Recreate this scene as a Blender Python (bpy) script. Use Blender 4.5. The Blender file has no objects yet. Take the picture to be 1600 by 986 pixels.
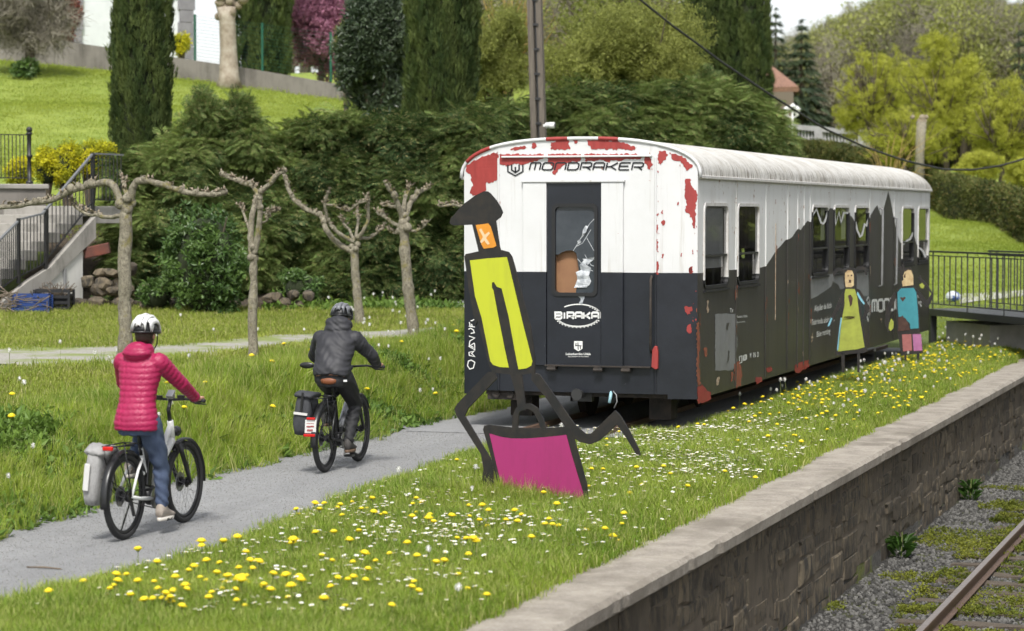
import bpy, bmesh, math, random
import numpy as np
from mathutils import Vector, Matrix, Euler
from mathutils.geometry import tessellate_polygon

# ------------------------------------------------------------------ camera, sky, sun, exposure
sc = bpy.context.scene
COL = sc.collection
FPX = 3778.0                     # focal length in photograph pixels (85 mm on 36 mm over 1600 px)
CAMH = 2.65
YAW, PITCH = math.radians(18.4288), math.radians(2.4099)
cd = bpy.data.cameras.new('camera'); cam = bpy.data.objects.new('camera', cd); COL.objects.link(cam)
cam.location = (0, 0, CAMH)
cam.rotation_euler = (math.radians(90) - PITCH, 0, YAW)
cd.sensor_width = 36; cd.lens = FPX * 36 / 1600; cd.clip_start = 0.5; cd.clip_end = 3000
cd.dof.use_dof = True; cd.dof.focus_distance = 26.0; cd.dof.aperture_fstop = 2.6
sc.camera = cam

SUN_ELEV, SUN_AZ = math.radians(54), math.radians(167)   # azimuth measured clockwise from +Y
wd = bpy.data.worlds.new('World'); sc.world = wd; wd.use_nodes = True
nt = wd.node_tree; nt.nodes.clear()
wo = nt.nodes.new('ShaderNodeOutputWorld'); bg = nt.nodes.new('ShaderNodeBackground')
sky = nt.nodes.new('ShaderNodeTexSky'); sky.sky_type = 'NISHITA'; sky.sun_disc = False
sky.sun_elevation = SUN_ELEV; sky.sun_rotation = SUN_AZ
sky.air_density = 1.0; sky.dust_density = 1.5; sky.ozone_density = 1.0; sky.altitude = 0
hs = nt.nodes.new('ShaderNodeHueSaturation'); hs.inputs['Saturation'].default_value = 0.22
nt.links.new(sky.outputs[0], hs.inputs['Color']); nt.links.new(hs.outputs[0], bg.inputs['Color'])
bg.inputs['Strength'].default_value = 0.135
nt.links.new(bg.outputs[0], wo.inputs[0])
sl = bpy.data.lights.new('sun', 'SUN'); sun = bpy.data.objects.new('sun', sl); COL.objects.link(sun)
sl.energy = 2.7; sl.angle = math.radians(11); sl.color = (1.0, 0.972, 0.92)
sd = Vector((math.sin(SUN_AZ) * math.cos(SUN_ELEV), math.cos(SUN_AZ) * math.cos(SUN_ELEV), math.sin(SUN_ELEV)))
sun.rotation_euler = sd.to_track_quat('Z', 'Y').to_euler()
sc.view_settings.view_transform = 'Standard'; sc.view_settings.look = 'None'
sc.view_settings.gamma = 1.0; sc.view_settings.exposure = 0.58
sc.view_settings.use_curve_mapping = False
sc.render.engine = 'CYCLES'
sc.cycles.max_bounces = 5; sc.cycles.diffuse_bounces = 2; sc.cycles.glossy_bounces = 3
sc.cycles.transmission_bounces = 4; sc.cycles.transparent_max_bounces = 12
sc.cycles.use_denoising = True; sc.cycles.use_adaptive_sampling = True; sc.cycles.adaptive_threshold = .03
try: sc.cycles.denoiser = 'OPENIMAGEDENOISE'
except Exception: pass

# ------------------------------------------------------------------ measuring: pixel of the photograph -> point in the place
_f = np.array([-math.sin(YAW) * math.cos(PITCH), math.cos(YAW) * math.cos(PITCH), -math.sin(PITCH)])
_r = np.array([math.cos(YAW), math.sin(YAW), 0.0]); _u = np.cross(_r, _f)
_C = np.array([0, 0, CAMH])
def ray(u, v): return _f + _r * (u - 800) / FPX - _u * (v - 493) / FPX
def pd(u, v, D): return _C + D * ray(u, v)                       # at depth D
def pz(u, v, z=0.0): d = ray(u, v); return _C + (z - CAMH) / d[2] * d
def pX(u, v, X): d = ray(u, v); return _C + X / d[0] * d
def pY(u, v, Y): d = ray(u, v); return _C + Y / d[1] * d
def pplane(u, v, P, n): d = ray(u, v); n = np.array(n, float); return _C + ((np.array(P) - _C) @ n) / (d @ n) * d
def depth_of(p): return float((np.array(p) - _C) @ _f)
def proj(p):
    d = np.asarray(p, float) - _C; zc = d @ _f
    return np.stack([800 + FPX * (d @ _r) / zc, 493 - FPX * (d @ _u) / zc], -1)

rng = np.random.default_rng(7); random.seed(7)

# ------------------------------------------------------------------ materials
MATS = {}
def _new(name):
    m = bpy.data.materials.new(name); m.use_nodes = True; MATS[name] = m
    t = m.node_tree; b = t.nodes['Principled BSDF']; return m, t, b
def lin(c):
    return tuple((x / 12.92 if x <= .04045 else ((x + .055) / 1.055) ** 2.4) for x in c)
def srgb(r, g, b): return lin((r / 255, g / 255, b / 255))
def c4(c): return (c[0], c[1], c[2], 1)
def _mixc(t, fac, a, b, blend='MIX'):
    n = t.nodes.new('ShaderNodeMix'); n.data_type = 'RGBA'; n.blend_type = blend
    for sock, val in ((n.inputs[0], fac), (n.inputs[6], a), (n.inputs[7], b)):
        if hasattr(val, 'links') or hasattr(val, 'is_output'): t.links.new(val, sock)
        elif isinstance(val, (int, float)): sock.default_value = val
        else: sock.default_value = c4(val)
    return n.outputs[2]
def _noise(t, scale, detail=4, rough=.6, coord='Object', stretch=None, dist=0):
    tc = t.nodes.new('ShaderNodeTexCoord'); out = tc.outputs[coord]
    if stretch:
        mp = t.nodes.new('ShaderNodeMapping'); mp.inputs['Scale'].default_value = stretch
        t.links.new(out, mp.inputs['Vector']); out = mp.outputs[0]
    n = t.nodes.new('ShaderNodeTexNoise'); n.inputs['Scale'].default_value = scale
    n.inputs['Detail'].default_value = detail; n.inputs['Roughness'].default_value = rough
    n.inputs['Distortion'].default_value = dist
    t.links.new(out, n.inputs['Vector']); return n.outputs['Fac']
def _ramp(t, fac, lo, hi, a=0.0, b=1.0):
    n = t.nodes.new('ShaderNodeMapRange'); n.clamp = True
    n.inputs[1].default_value = lo; n.inputs[2].default_value = hi; n.inputs[3].default_value = a; n.inputs[4].default_value = b
    t.links.new(fac, n.inputs[0]); return n.outputs[0]
def _math(t, op, a, b):
    n = t.nodes.new('ShaderNodeMath'); n.operation = op
    for i, v in enumerate((a, b)):
        if isinstance(v, (int, float)): n.inputs[i].default_value = v
        else: t.links.new(v, n.inputs[i])
    return n.outputs[0]
def _bump(t, b, h, strength=.3, dist=.02):
    n = t.nodes.new('ShaderNodeBump'); n.inputs['Strength'].default_value = strength; n.inputs['Distance'].default_value = dist
    t.links.new(h, n.inputs['Height']); t.links.new(n.outputs[0], b.inputs['Normal'])
def plain(name, c, rough=.6, metal=0.0, c2=None, scale=8, spec=.5, bump=0, bscale=60, stretch=None, bdist=.01):
    m, t, b = _new(name)
    b.inputs['Roughness'].default_value = rough; b.inputs['Metallic'].default_value = metal
    b.inputs['Specular IOR Level'].default_value = spec
    if c2 is not None:
        f = _noise(t, scale, 5, .65, stretch=stretch)
        t.links.new(_mixc(t, _ramp(t, f, .35, .65), c, c2), b.inputs['Base Color'])
    else: b.inputs['Base Color'].default_value = c4(c)
    if bump: _bump(t, b, _noise(t, bscale, 4, .6, stretch=stretch), bump, bdist)
    return m
def stained(name, c, dirt, amount=.5, scale=3, streak=(3, 3, .25), rough=.55, bump=.1, specks=None, speck_c=(.1, .04, .02)):
    """paint or concrete with its own vertical streaks and blotches"""
    m, t, b = _new(name); b.inputs['Roughness'].default_value = rough
    a = _noise(t, scale, 6, .7, stretch=streak); bb = _noise(t, scale * .6, 6, .7)
    f = _math(t, 'MULTIPLY', a, bb)
    col = _mixc(t, _ramp(t, f, .22, .45, 0, amount), c, dirt)
    if specks:
        s = _noise(t, specks, 3, .75); col = _mixc(t, _ramp(t, s, .66, .70), col, speck_c)
    t.links.new(col, b.inputs['Base Color'])
    if bump: _bump(t, b, bb, bump, .01)
    return m
def leafmat(name, dark, light, rough=.55, trans=.3, jit=.35, third=None, spec=.35):
    """foliage: each leaf (island) and each spray (instance attribute var) has its own shade of green"""
    m, t, b = _new(name)
    at = t.nodes.new('ShaderNodeAttribute'); at.attribute_type = 'INSTANCER'; at.attribute_name = 'var'
    ge = t.nodes.new('ShaderNodeNewGeometry')
    col = _mixc(t, at.outputs['Fac'], dark, light)
    if third is not None:
        col = _mixc(t, _ramp(t, ge.outputs['Random Per Island'], .82, .9), col, third)
    k = _ramp(t, ge.outputs['Random Per Island'], 0, 1, 1 - jit, 1 + jit)
    cb = t.nodes.new('ShaderNodeCombineColor')
    for i in range(3): t.links.new(k, cb.inputs[i])
    col = _mixc(t, 1.0, col, cb.outputs[0], 'MULTIPLY')
    t.links.new(col, b.inputs['Base Color']); b.inputs['Roughness'].default_value = rough
    b.inputs['Specular IOR Level'].default_value = spec
    if trans:
        tr = t.nodes.new('ShaderNodeBsdfTranslucent'); t.links.new(col, tr.inputs['Color'])
        mx = t.nodes.new('ShaderNodeMixShader'); mx.inputs[0].default_value = trans
        t.links.new(b.outputs[0], mx.inputs[1]); t.links.new(tr.outputs[0], mx.inputs[2])
        t.links.new(mx.outputs[0], t.nodes['Material Output'].inputs['Surface'])
    return m

# ------------------------------------------------------------------ mesh collecting
class MB:
    def __init__(s): s.v = []; s.f = []; s.m = []
    def add(s, vs, fs, mi=0):
        o = len(s.v); s.v.extend([tuple(map(float, p)) for p in vs])
        for q in fs: s.f.append(tuple(i + o for i in q)); s.m.append(mi)
        return s
    def box(s, lo, hi, mi=0):
        (a, b, c), (d, e, f) = lo, hi
        return s.add([(a,b,c),(d,b,c),(d,e,c),(a,e,c),(a,b,f),(d,b,f),(d,e,f),(a,e,f)],
                     [(0,3,2,1),(4,5,6,7),(0,1,5,4),(1,2,6,5),(2,3,7,6),(3,0,4,7)], mi)
    def obox(s, c, ax, ay, az, mi=0):        # oriented box: half axes
        c, ax, ay, az = map(np.array, (c, ax, ay, az)); vs = []
        for k in (-1, 1):
            for i, j in ((-1,-1),(1,-1),(1,1),(-1,1)): vs.append(c + i*ax + j*ay + k*az)
        return s.add(vs, [(0,3,2,1),(4,5,6,7),(0,1,5,4),(1,2,6,5),(2,3,7,6),(3,0,4,7)], mi)
    def bar(s, p, q, w, h=None, mi=0, up=(0,0,1)):   # rectangular bar from p to q
        p, q = np.array(p, float), np.array(q, float); d = q - p; L = np.linalg.norm(d); d = d / L
        up = np.array(up, float)
        if abs(d @ up) > .97: up = np.array([1., 0, 0])
        sx = np.cross(d, up); sx /= np.linalg.norm(sx); uz = np.cross(sx, d); h = h or w
        return s.obox((p + q) / 2, sx * w / 2, d * L / 2, uz * h / 2, mi)
    def tube(s, pts, rad, n=8, mi=0, cap=True, closed=False):
        P = np.array(pts, float); k = len(P); R = np.full(k, rad) if np.isscalar(rad) else np.array(rad, float)
        T = np.gradient(P, axis=0) if not closed else np.roll(P, -1, 0) - np.roll(P, 1, 0)
        T /= np.linalg.norm(T, axis=1)[:, None] + 1e-12
        ref = np.array([0, 0, 1.]) if abs(T[0][2]) < .9 else np.array([1., 0, 0])
        a = np.cross(T[0], ref); a /= np.linalg.norm(a); vs = []
        for i in range(k):
            a = a - T[i] * (a @ T[i]); a /= np.linalg.norm(a) + 1e-12; b = np.cross(T[i], a)
            for j in range(n):
                t = 2 * math.pi * j / n; vs.append(P[i] + R[i] * (math.cos(t) * a + math.sin(t) * b))
        fs = []
        for i in range(k if closed else k - 1):
            i2 = (i + 1) % k
            for j in range(n):
                j2 = (j + 1) % n; fs.append((i*n+j, i*n+j2, i2*n+j2, i2*n+j))
        if cap and not closed:
            fs.append(tuple(range(n))[::-1]); fs.append(tuple((k-1)*n + j for j in range(n)))
        return s.add(vs, fs, mi)
    def loft(s, rings, mi=0, cap=True):
        n = len(rings[0]); vs = [p for r in rings for p in r]; fs = []
        for i in range(len(rings) - 1):
            for j in range(n):
                j2 = (j + 1) % n; fs.append((i*n+j, i*n+j2, (i+1)*n+j2, (i+1)*n+j))
        if cap:
            fs.append(tuple(range(n))[::-1]); fs.append(tuple((len(rings)-1)*n + j for j in range(n)))
        return s.add(vs, fs, mi)
    def poly(s, pts, mi=0):                     # flat polygon, any outline
        tr = tessellate_polygon([[Vector(p) for p in pts]])
        return s.add(pts, [tuple(t) for t in tr], mi)
    def plate(s, pts, off, mi=0):               # polygon extruded by the vector off, centred
        pts = [np.array(p, float) for p in pts]; off = np.array(off, float); n = len(pts)
        tr = tessellate_polygon([[Vector(p) for p in pts]])
        A = [p - off / 2 for p in pts]; B = [p + off / 2 for p in pts]
        fs = [tuple(t) for t in tr] + [tuple(i + n for i in t[::-1]) for t in tr] + [(i, (i+1) % n, n + (i+1) % n, n + i) for i in range(n)]
        return s.add(A + B, fs, mi)
    def ball(s, c, r, nu=10, nv=7, mi=0):
        c = np.array(c, float); r = np.array([r]*3 if np.isscalar(r) else r, float); vs = []
        for i in range(nv + 1):
            ph = math.pi * i / nv
            for j in range(nu):
                th = 2 * math.pi * j / nu
                vs.append(c + r * np.array([math.sin(ph)*math.cos(th), math.sin(ph)*math.sin(th), math.cos(ph)]))
        fs = [(i*nu+j, (i+1)*nu+j, (i+1)*nu+(j+1) % nu, i*nu+(j+1) % nu) for i in range(nv) for j in range(nu)]
        return s.add(vs, fs, mi)
    def build(s, name, mats, parent=None, smooth=False, origin=None, bevel=0, fix=True):
        o = np.zeros(3) if origin is None else np.array(origin, float)
        me = bpy.data.meshes.new(name)
        me.from_pydata([tuple(np.array(p) - o) for p in s.v], [], s.f)
        if not isinstance(mats, (list, tuple)): mats = [mats]
        for m in mats: me.materials.append(MATS[m] if isinstance(m, str) else m)
        if len(mats) > 1: me.polygons.foreach_set('material_index', s.m)
        if smooth: me.polygons.foreach_set('use_smooth', [True] * len(s.f))
        if fix:
            bm = bmesh.new(); bm.from_mesh(me); bmesh.ops.recalc_face_normals(bm, faces=bm.faces); bm.to_mesh(me); bm.free()
        me.update()
        ob = bpy.data.objects.new(name, me); COL.objects.link(ob)
        if parent is not None: ob.parent = parent
        else: ob.location = o
        if bevel:
            bv = ob.modifiers.new('edge', 'BEVEL'); bv.width = bevel; bv.segments = 2; bv.limit_method = 'ANGLE'
        return ob
def empty(name, loc, rz=0):
    o = bpy.data.objects.new(name, None); COL.objects.link(o); o.location = tuple(loc); o.rotation_euler = (0, 0, rz); return o
def tag(o, label=None, cat=None, group=None, kind=None):
    if label: o['label'] = label
    if cat: o['category'] = cat
    if group: o['group'] = group
    if kind: o['kind'] = kind
    return o
def jag(pts, amp, step, rnd):
    """break the edges of an outline into small irregular steps"""
    out = []; n = len(pts)
    for i in range(n):
        a, b = np.array(pts[i], float), np.array(pts[(i+1) % n], float); L = np.linalg.norm(b - a); k = max(1, int(L / step))
        d = (b - a) / (L + 1e-9); nn = np.array([-d[1], d[0]])
        for j in range(k):
            w = 0 if j == 0 else rnd.uniform(-amp, amp)
            out.append(a + (b - a) * (j / k) + nn * w)
    return out
def ribbon(pts, w):
    """2-D polyline -> outline polygon of constant width (mitred)"""
    P = np.array(pts, float); n = len(P); L, R = [], []
    for i in range(n):
        d0 = P[i] - P[i-1] if i > 0 else P[1] - P[0]; d1 = P[i+1] - P[i] if i < n - 1 else P[-1] - P[-2]
        d0 = d0 / (np.linalg.norm(d0) + 1e-9); d1 = d1 / (np.linalg.norm(d1) + 1e-9)
        n0 = np.array([-d0[1], d0[0]]); n1 = np.array([-d1[1], d1[0]]); m = n0 + n1; q = np.linalg.norm(m)
        m = n0 if q < .2 else m / q
        k = min(1.6, 1 / max(.3, m @ n1)); L.append(P[i] + m * w / 2 * k); R.append(P[i] - m * w / 2 * k)
    return L, R

# ------------------------------------------------------------------ scattering (grass, leaves, sprays, far wood)
_NG = {}
def _group(templates):
    key = tuple(t.name for t in templates)
    if key in _NG: return _NG[key]
    g = bpy.data.node_groups.new('scatter', 'GeometryNodeTree')
    g.interface.new_socket('Geometry', in_out='INPUT', socket_type='NodeSocketGeometry')
    g.interface.new_socket('Geometry', in_out='OUTPUT', socket_type='NodeSocketGeometry')
    N = g.nodes; gi = N.new('NodeGroupInput'); go = N.new('NodeGroupOutput')
    ip = N.new('GeometryNodeInstanceOnPoints'); jn = N.new('GeometryNodeJoinGeometry')
    for t in templates:
        oi = N.new('GeometryNodeObjectInfo'); oi.inputs['Object'].default_value = t; oi.inputs['As Instance'].default_value = True
        g.links.new(oi.outputs['Geometry'], jn.inputs[0])
    def attr(nm, ty):
        a = N.new('GeometryNodeInputNamedAttribute'); a.data_type = ty; a.inputs['Name'].default_value = nm; return a.outputs['Attribute']
    er = N.new('FunctionNodeEulerToRotation'); g.links.new(attr('rot', 'FLOAT_VECTOR'), er.inputs[0])
    g.links.new(gi.outputs[0], ip.inputs['Points']); g.links.new(jn.outputs[0], ip.inputs['Instance'])
    ip.inputs['Pick Instance'].default_value = True
    g.links.new(attr('idx', 'INT'), ip.inputs['Instance Index'])
    g.links.new(er.outputs[0], ip.inputs['Rotation']); g.links.new(attr('scl', 'FLOAT_VECTOR'), ip.inputs['Scale'])
    g.links.new(ip.outputs[0], go.inputs[0]); _NG[key] = g; return g
def template(name, mb, mats):
    ob = mb.build(name, mats, fix=False); COL.objects.unlink(ob); return ob
def scatter(name, pts, rot, scl, templates, var=None, parent=None, origin=(0, 0, 0)):
    pts = np.asarray(pts, np.float32) - np.array(origin, np.float32); n = len(pts)
    scl = np.asarray(scl, np.float32)
    if scl.ndim == 1: scl = np.repeat(scl[:, None], 3, 1)
    var = rng.random(n) if var is None else var
    me = bpy.data.meshes.new(name); me.vertices.add(n); me.vertices.foreach_set('co', pts.ravel())
    for nm, ty, dat in (('rot', 'FLOAT_VECTOR', np.asarray(rot, np.float32)), ('scl', 'FLOAT_VECTOR', scl)):
        a = me.attributes.new(nm, ty, 'POINT'); a.data.foreach_set('vector', dat.ravel())
    a = me.attributes.new('idx', 'INT', 'POINT'); a.data.foreach_set('value', rng.integers(0, len(templates), n).astype(np.int32))
    a = me.attributes.new('var', 'FLOAT', 'POINT'); a.data.foreach_set('value', np.asarray(var, np.float32))
    ob = bpy.data.objects.new(name, me); COL.objects.link(ob)
    md = ob.modifiers.new('scatter', 'NODES'); md.node_group = _group(templates)
    if parent is not None: ob.parent = parent
    else: ob.location = tuple(origin)
    ob['kind'] = 'stuff'
    return ob
def out_rot(nrm, tilt=.0, spin=True):
    """Euler angles turning local +X (outward) to nrm horizontally, with random spread"""
    n = len(nrm); az = np.arctan2(nrm[:, 1], nrm[:, 0]) + rng.normal(0, .45, n)
    el = np.arcsin(np.clip(nrm[:, 2], -1, 1))
    return np.stack([rng.normal(0, .35, n), -el * .6 + rng.normal(0, .25, n) + tilt, az], 1)
def rnd_rot(n): return np.stack([rng.uniform(0, 6.28, n), rng.uniform(0, 6.28, n), rng.uniform(0, 6.28, n)], 1)
def yaw_rot(n, lean=.15): return np.stack([rng.normal(0, lean, n), rng.normal(0, lean, n), rng.uniform(0, 6.28, n)], 1)
def vnoise(x, y, s=1.0, seed=0):
    """smooth 2-D value noise 0..1 (numpy)"""
    x = np.asarray(x) * s + 31.7 * seed; y = np.asarray(y) * s - 17.3 * seed
    xi, yi = np.floor(x), np.floor(y); fx, fy = x - xi, y - yi; fx = fx*fx*(3-2*fx); fy = fy*fy*(3-2*fy)
    def h(a, b): q = np.sin(a * 127.1 + b * 311.7 + seed) * 43758.5453; return q - np.floor(q)
    return (h(xi,yi)*(1-fx)+h(xi+1,yi)*fx)*(1-fy) + (h(xi,yi+1)*(1-fx)+h(xi+1,yi+1)*fx)*fy
# ================================================================== THE SETTING
# ------------------------------------------------------------------ terrain height
def sstep(t): t = np.clip(t, 0, 1); return t * t * (3 - 2 * t)
WALLX = -4.62
_cp = []
def cpt(u, D, z): p = _C + D * ray(u, 334); _cp.append((p[0], p[1], z))
for u, D, z in [(0,20,.45),(0,25,.6),(0,31,.7),(200,34,.7),(500,40,.7),(100,40,.72),(400,30,.65),(650,36,.66),(300,25,.55),(-200,30,.7),(-200,44,.8),
                (60,44,.75),(200,44,.75),(450,45,.75),(700,46,.75),(900,48,.7),(1150,50,.7),
                (60,47.5,3.0),(-150,47,3.1),(300,49,2.2),(500,50,2.2),(700,52,2.2),(950,56,2.5),
                (100,52,4.1),(-150,52,4.1),(300,56,4.5),(500,58,4.7),(700,62,4.6),
                (60,62,5.7),(300,64,5.7),(60,75,7.5),(-150,75,7.9),(200,74,7.1),(350,73,6.6),(525,70,6.0),(700,75,7),(100,90,8.4),(600,90,8.5),
                (1000,75,5.5),(1000,100,7),(850,120,10),(300,150,11),(700,160,12),
                (1230,70,1.6),(1230,80,2.0),(1230,95,2.8),(1150,72,2.2),(1300,85,2.0),(1550,50,.2),(1550,54,.6),(1550,57,.78),(1400,60,1.1),(1620,67,1.66),(1455,94,2.75),(1230,110,4.4),(1350,130,5),(1600,130,4.2),(1800,80,1.6),(1800,130,3.5),
                (1300,200,13),(1600,200,11),(1900,200,9),(1300,300,25),(1600,300,27),(1900,300,25),(1450,420,36),(1000,300,18),(600,300,18),(200,300,18),(1000,420,20),(1900,420,34),(200,600,20),(1400,600,44),(1900,600,44)]:
    cpt(u, D, z)
_cp = np.array(_cp)
def path_left(y): return -10.58 + .45 * np.exp(-((y - 17) / 2.2) ** 2) * (y > 10) - np.clip(y - 33, 0, 30) * .12 + .05 * np.sin(y * 1.7) + .04 * np.sin(y * 4.1)
def path_right(y):
    return -8.35 + .30 * np.exp(-((y - 17.0) / 2.0) ** 2) - .10 * np.clip(y - 21, 0, 6) - .42 * np.clip(y - 27, 0, 30) + .05 * np.sin(y * 2.3) + .03 * np.sin(y * 5.9)
def hgt(x, y):
    x = np.asarray(x, float); y = np.asarray(y, float); sh = x.shape; X, Y = x.ravel(), y.ravel()
    out = np.empty(len(X))
    for i in range(0, len(X), 20000):
        dx = X[i:i+20000, None] - _cp[None, :, 0]; dy = Y[i:i+20000, None] - _cp[None, :, 1]
        d2 = dx*dx + dy*dy; sc_ = (_cp[:, 0]**2 + _cp[:, 1]**2) * .004 + .5
        w = 1 / (d2 + sc_) ** 1.9; out[i:i+20000] = (w * _cp[:, 2]).sum(1) / w.sum(1)
    w = sstep((path_left(Y) - X) / 1.5)
    far = sstep((Y - 47.5) / 7)
    z = np.maximum(w, far) * out
    z = z + (1 - far) * np.where((X > path_right(Y)) & (X < WALLX), .05 * sstep((X - np.maximum(path_right(Y), np.where(Y > 27.0, -7.2, -99))) / .5) * sstep((WALLX - .6 - X) / .25), 0)
    z = np.where((X > WALLX - .505) & (Y < 72), -.06, z)
    z = np.where(X > WALLX - .06, np.where(Y > 90, np.maximum(-1.3 + sstep((Y - 90) / 60) * (out + 1.3), -1.3), -1.3), z)
    return z.reshape(sh)
def hit(u, v, z0=.7):
    """where the ray through a pixel meets the terrain"""
    d = ray(u, v); ts = np.arange(10, 500, .15); P = _C[None] + ts[:, None] * d[None]
    hh = hgt(P[:, 0], P[:, 1]); k = np.argmax(P[:, 2] < hh); return P[k]

plainc = lambda *a: srgb(*a)
# grass sheet below the blades: soil and thatch
m, t, b = _new('turf')
n1 = _noise(t, 1.2, 5, .6); n2 = _noise(t, 14, 5, .7)
col = _mixc(t, _ramp(t, n1, .35, .65), (.11, .155, .026), (.16, .20, .045))
col = _mixc(t, _ramp(t, n2, .35, .7), col, (.06, .085, .018))
t.links.new(col, b.inputs['Base Color']); b.inputs['Roughness'].default_value = .9; _bump(t, b, n2, .6, .05)
m, t, b = _new('upper_turf')
n1 = _noise(t, .35, 5, .65); n2 = _noise(t, 5, 5, .7)
col = _mixc(t, _ramp(t, n1, .35, .65), (.21, .28, .04), (.28, .33, .06)); col = _mixc(t, _ramp(t, n2, .45, .75), col, (.16, .22, .035))
t.links.new(col, b.inputs['Base Color']); b.inputs['Roughness'].default_value = .9; _bump(t, b, n2, .5, .08)
m, t, b = _new('soil')
n2 = _noise(t, 9, 6, .7); t.links.new(_mixc(t, _ramp(t, n2, .3, .7), (.035, .026, .018), (.10, .075, .05)), b.inputs['Base Color'])
b.inputs['Roughness'].default_value = .95; _bump(t, b, n2, .8, .06)
m, t, b = _new('ballast_bed')
n2 = _noise(t, 22, 5, .75); n1 = _noise(t, 1.3, 4, .6)
col = _mixc(t, _ramp(t, n2, .35, .65), (.022, .021, .019), (.085, .08, .072)); col = _mixc(t, _ramp(t, n1, .52, .62), col, (.075, .085, .015))
t.links.new(col, b.inputs['Base Color']); b.inputs['Roughness'].default_value = .95; _bump(t, b, n2, 1, .05)
m, t, b = _new('fine_gravel')
n0 = _noise(t, .8, 4, .6, stretch=(1, .35, 1)); n1 = _noise(t, 45, 3, .8); n2 = _noise(t, 130, 2, .8)
n5 = _noise(t, .5, 6, .7, stretch=(2.2, .5, 1), dist=.8); n6 = _noise(t, 5, 5, .75)
col = _mixc(t, _ramp(t, n5, .35, .65), (.225, .227, .23), (.315, .316, .315)); col = _mixc(t, _ramp(t, n6, .55, .75), col, (.15, .147, .14))
col = _mixc(t, _ramp(t, n1, .35, .8), col, (.205, .206, .206)); col = _mixc(t, _ramp(t, n2, .60, .70), col, (.31, .31, .305))
col = _mixc(t, _ramp(t, n2, .36, .28), col, (.10, .10, .10))
t.links.new(col, b.inputs['Base Color']); b.inputs['Roughness'].default_value = .92; _bump(t, b, n1, .7, .012)
m, t, b = _new('pale_gravel')
n1 = _noise(t, 20, 4, .75); n0 = _noise(t, 1.1, 4, .6)
col = _mixc(t, _ramp(t, n1, .3, .7), (.24, .23, .20), (.40, .38, .34)); col = _mixc(t, _ramp(t, n0, .44, .58), col, (.20, .24, .07))
t.links.new(col, b.inputs['Base Color']); b.inputs['Roughness'].default_value = .95

def axis(segs):
    out = []
    for a, b_, st in segs: out.extend(np.arange(a, b_, st))
    return np.array(out + [segs[-1][1]])
gx = axis([(-600,-200,40),(-200,-60,8),(-60,-26,2),(-26,-13,.5),(-13,-5.5,.15),(-5.5,-4.75,.05)]); gx = np.concatenate([gx, [-4.70, -4.66, -4.2, -3, -2, 0, 4, 10, 30, 100, 300]])
gy = axis([(-30,12,6),(12,56,.4),(56,130,2),(130,250,8),(250,900,50)])
GX, GY = np.meshgrid(gx, gy); GZ = hgt(GX, GY)
nx, ny = len(gx), len(gy)
V = np.stack([GX, GY, GZ], -1).reshape(-1, 3)
mb = MB(); mb.v = [tuple(p) for p in V]
cxs = (gx[1:] + gx[:-1]) / 2; cys = (gy[1:] + gy[:-1]) / 2
soil_c = pd(450, 334, 46)
for j in range(ny - 1):
    for i in range(nx - 1):
        mb.f.append((j*nx+i, j*nx+i+1, (j+1)*nx+i+1, (j+1)*nx+i)); x, y = cxs[i], cys[j]
        D = depth_of((x, y, 0)); u = proj((x, y, 1))[0] if D > 1 else 0
        k = 0
        if x > WALLX - .1 and y < 120: k = 2
        elif path_left(y) - .55 < x < path_left(y) + .1 and 14 < y < 34 and vnoise(x, y, .8, 51) > .45: k = 1
        elif 42.8 < D < 49.5 and 60 < u < 1300 and x < path_left(y) - 2: k = 1
        elif D > 49 and x < -14: k = 3
        elif y > 54 : k = 3
        mb.m.append(k)
g = mb.build('ground', ['turf', 'soil', 'ballast_bed', 'upper_turf'], smooth=True, fix=False); tag(g, kind='structure')

# paths laid on the ground
def strip_sheet(name, L, R, ys, mat, lift, cols=6):
    mb = MB(); vs = []; n = cols + 1
    for y in ys:
        for k in range(n):
            x = L(y) + (R(y) - L(y)) * k / cols; vs.append((x, y, 0))
    vs = np.array(vs); vs[:, 2] = hgt(vs[:, 0], vs[:, 1]) + lift
    fs = [(j*n+i, j*n+i+1, (j+1)*n+i+1, (j+1)*n+i) for j in range(len(ys) - 1) for i in range(cols)]
    mb.add(vs, fs); return tag(mb.build(name, mat, fix=False), kind='structure')
strip_sheet('path', lambda y: path_left(y) - .25, lambda y: path_right(y) + .25, np.arange(4, 48, .2), 'fine_gravel', .006, 10)
pad = MB(); pad.add([(-10.5, 27.4, .012), (-7.2, 27.4, .012), (-7.2, 47.5, .012), (-10.5, 47.5, .012)], [(0,1,2,3)])
tag(pad.build('gravel_pad', 'fine_gravel', fix=False), kind='structure')
# the second, paler path beyond the plane trees
pts = [hit(-60, 565), hit(120, 556), hit(330, 545), hit(470, 532), hit(600, 523), hit(720, 516), hit(800, 512)]
pts = np.array(pts); tt = np.linspace(0, len(pts) - 1, 60); cl = np.stack([np.interp(tt, range(len(pts)), pts[:, k]) for k in range(3)], 1)
w = np.interp(tt, [0, 1.2, 2, 6], [2.6, 1.9, 1.0, .8]); vs = []; 
for i, p in enumerate(cl):
    d = cl[min(i+1, 59)] - cl[max(i-1, 0)]; nn = np.array([-d[1], d[0], 0]); nn /= np.linalg.norm(nn)
    for k in (-1, -.5, 0, .5, 1): vs.append(p + nn * w[i] * k * (1 + .12 * math.sin(i * 1.3)))
vs = np.array(vs); vs[:, 2] = hgt(vs[:, 0], vs[:, 1]) + .012
mb = MB(); mb.add(vs, [(j*5+i, j*5+i+1, (j+1)*5+i+1, (j+1)*5+i) for j in range(59) for i in range(4)])
tag(mb.build('side_path', 'pale_gravel', fix=False), kind='structure')
SIDE_PATH = cl; SIDE_W = w

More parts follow.
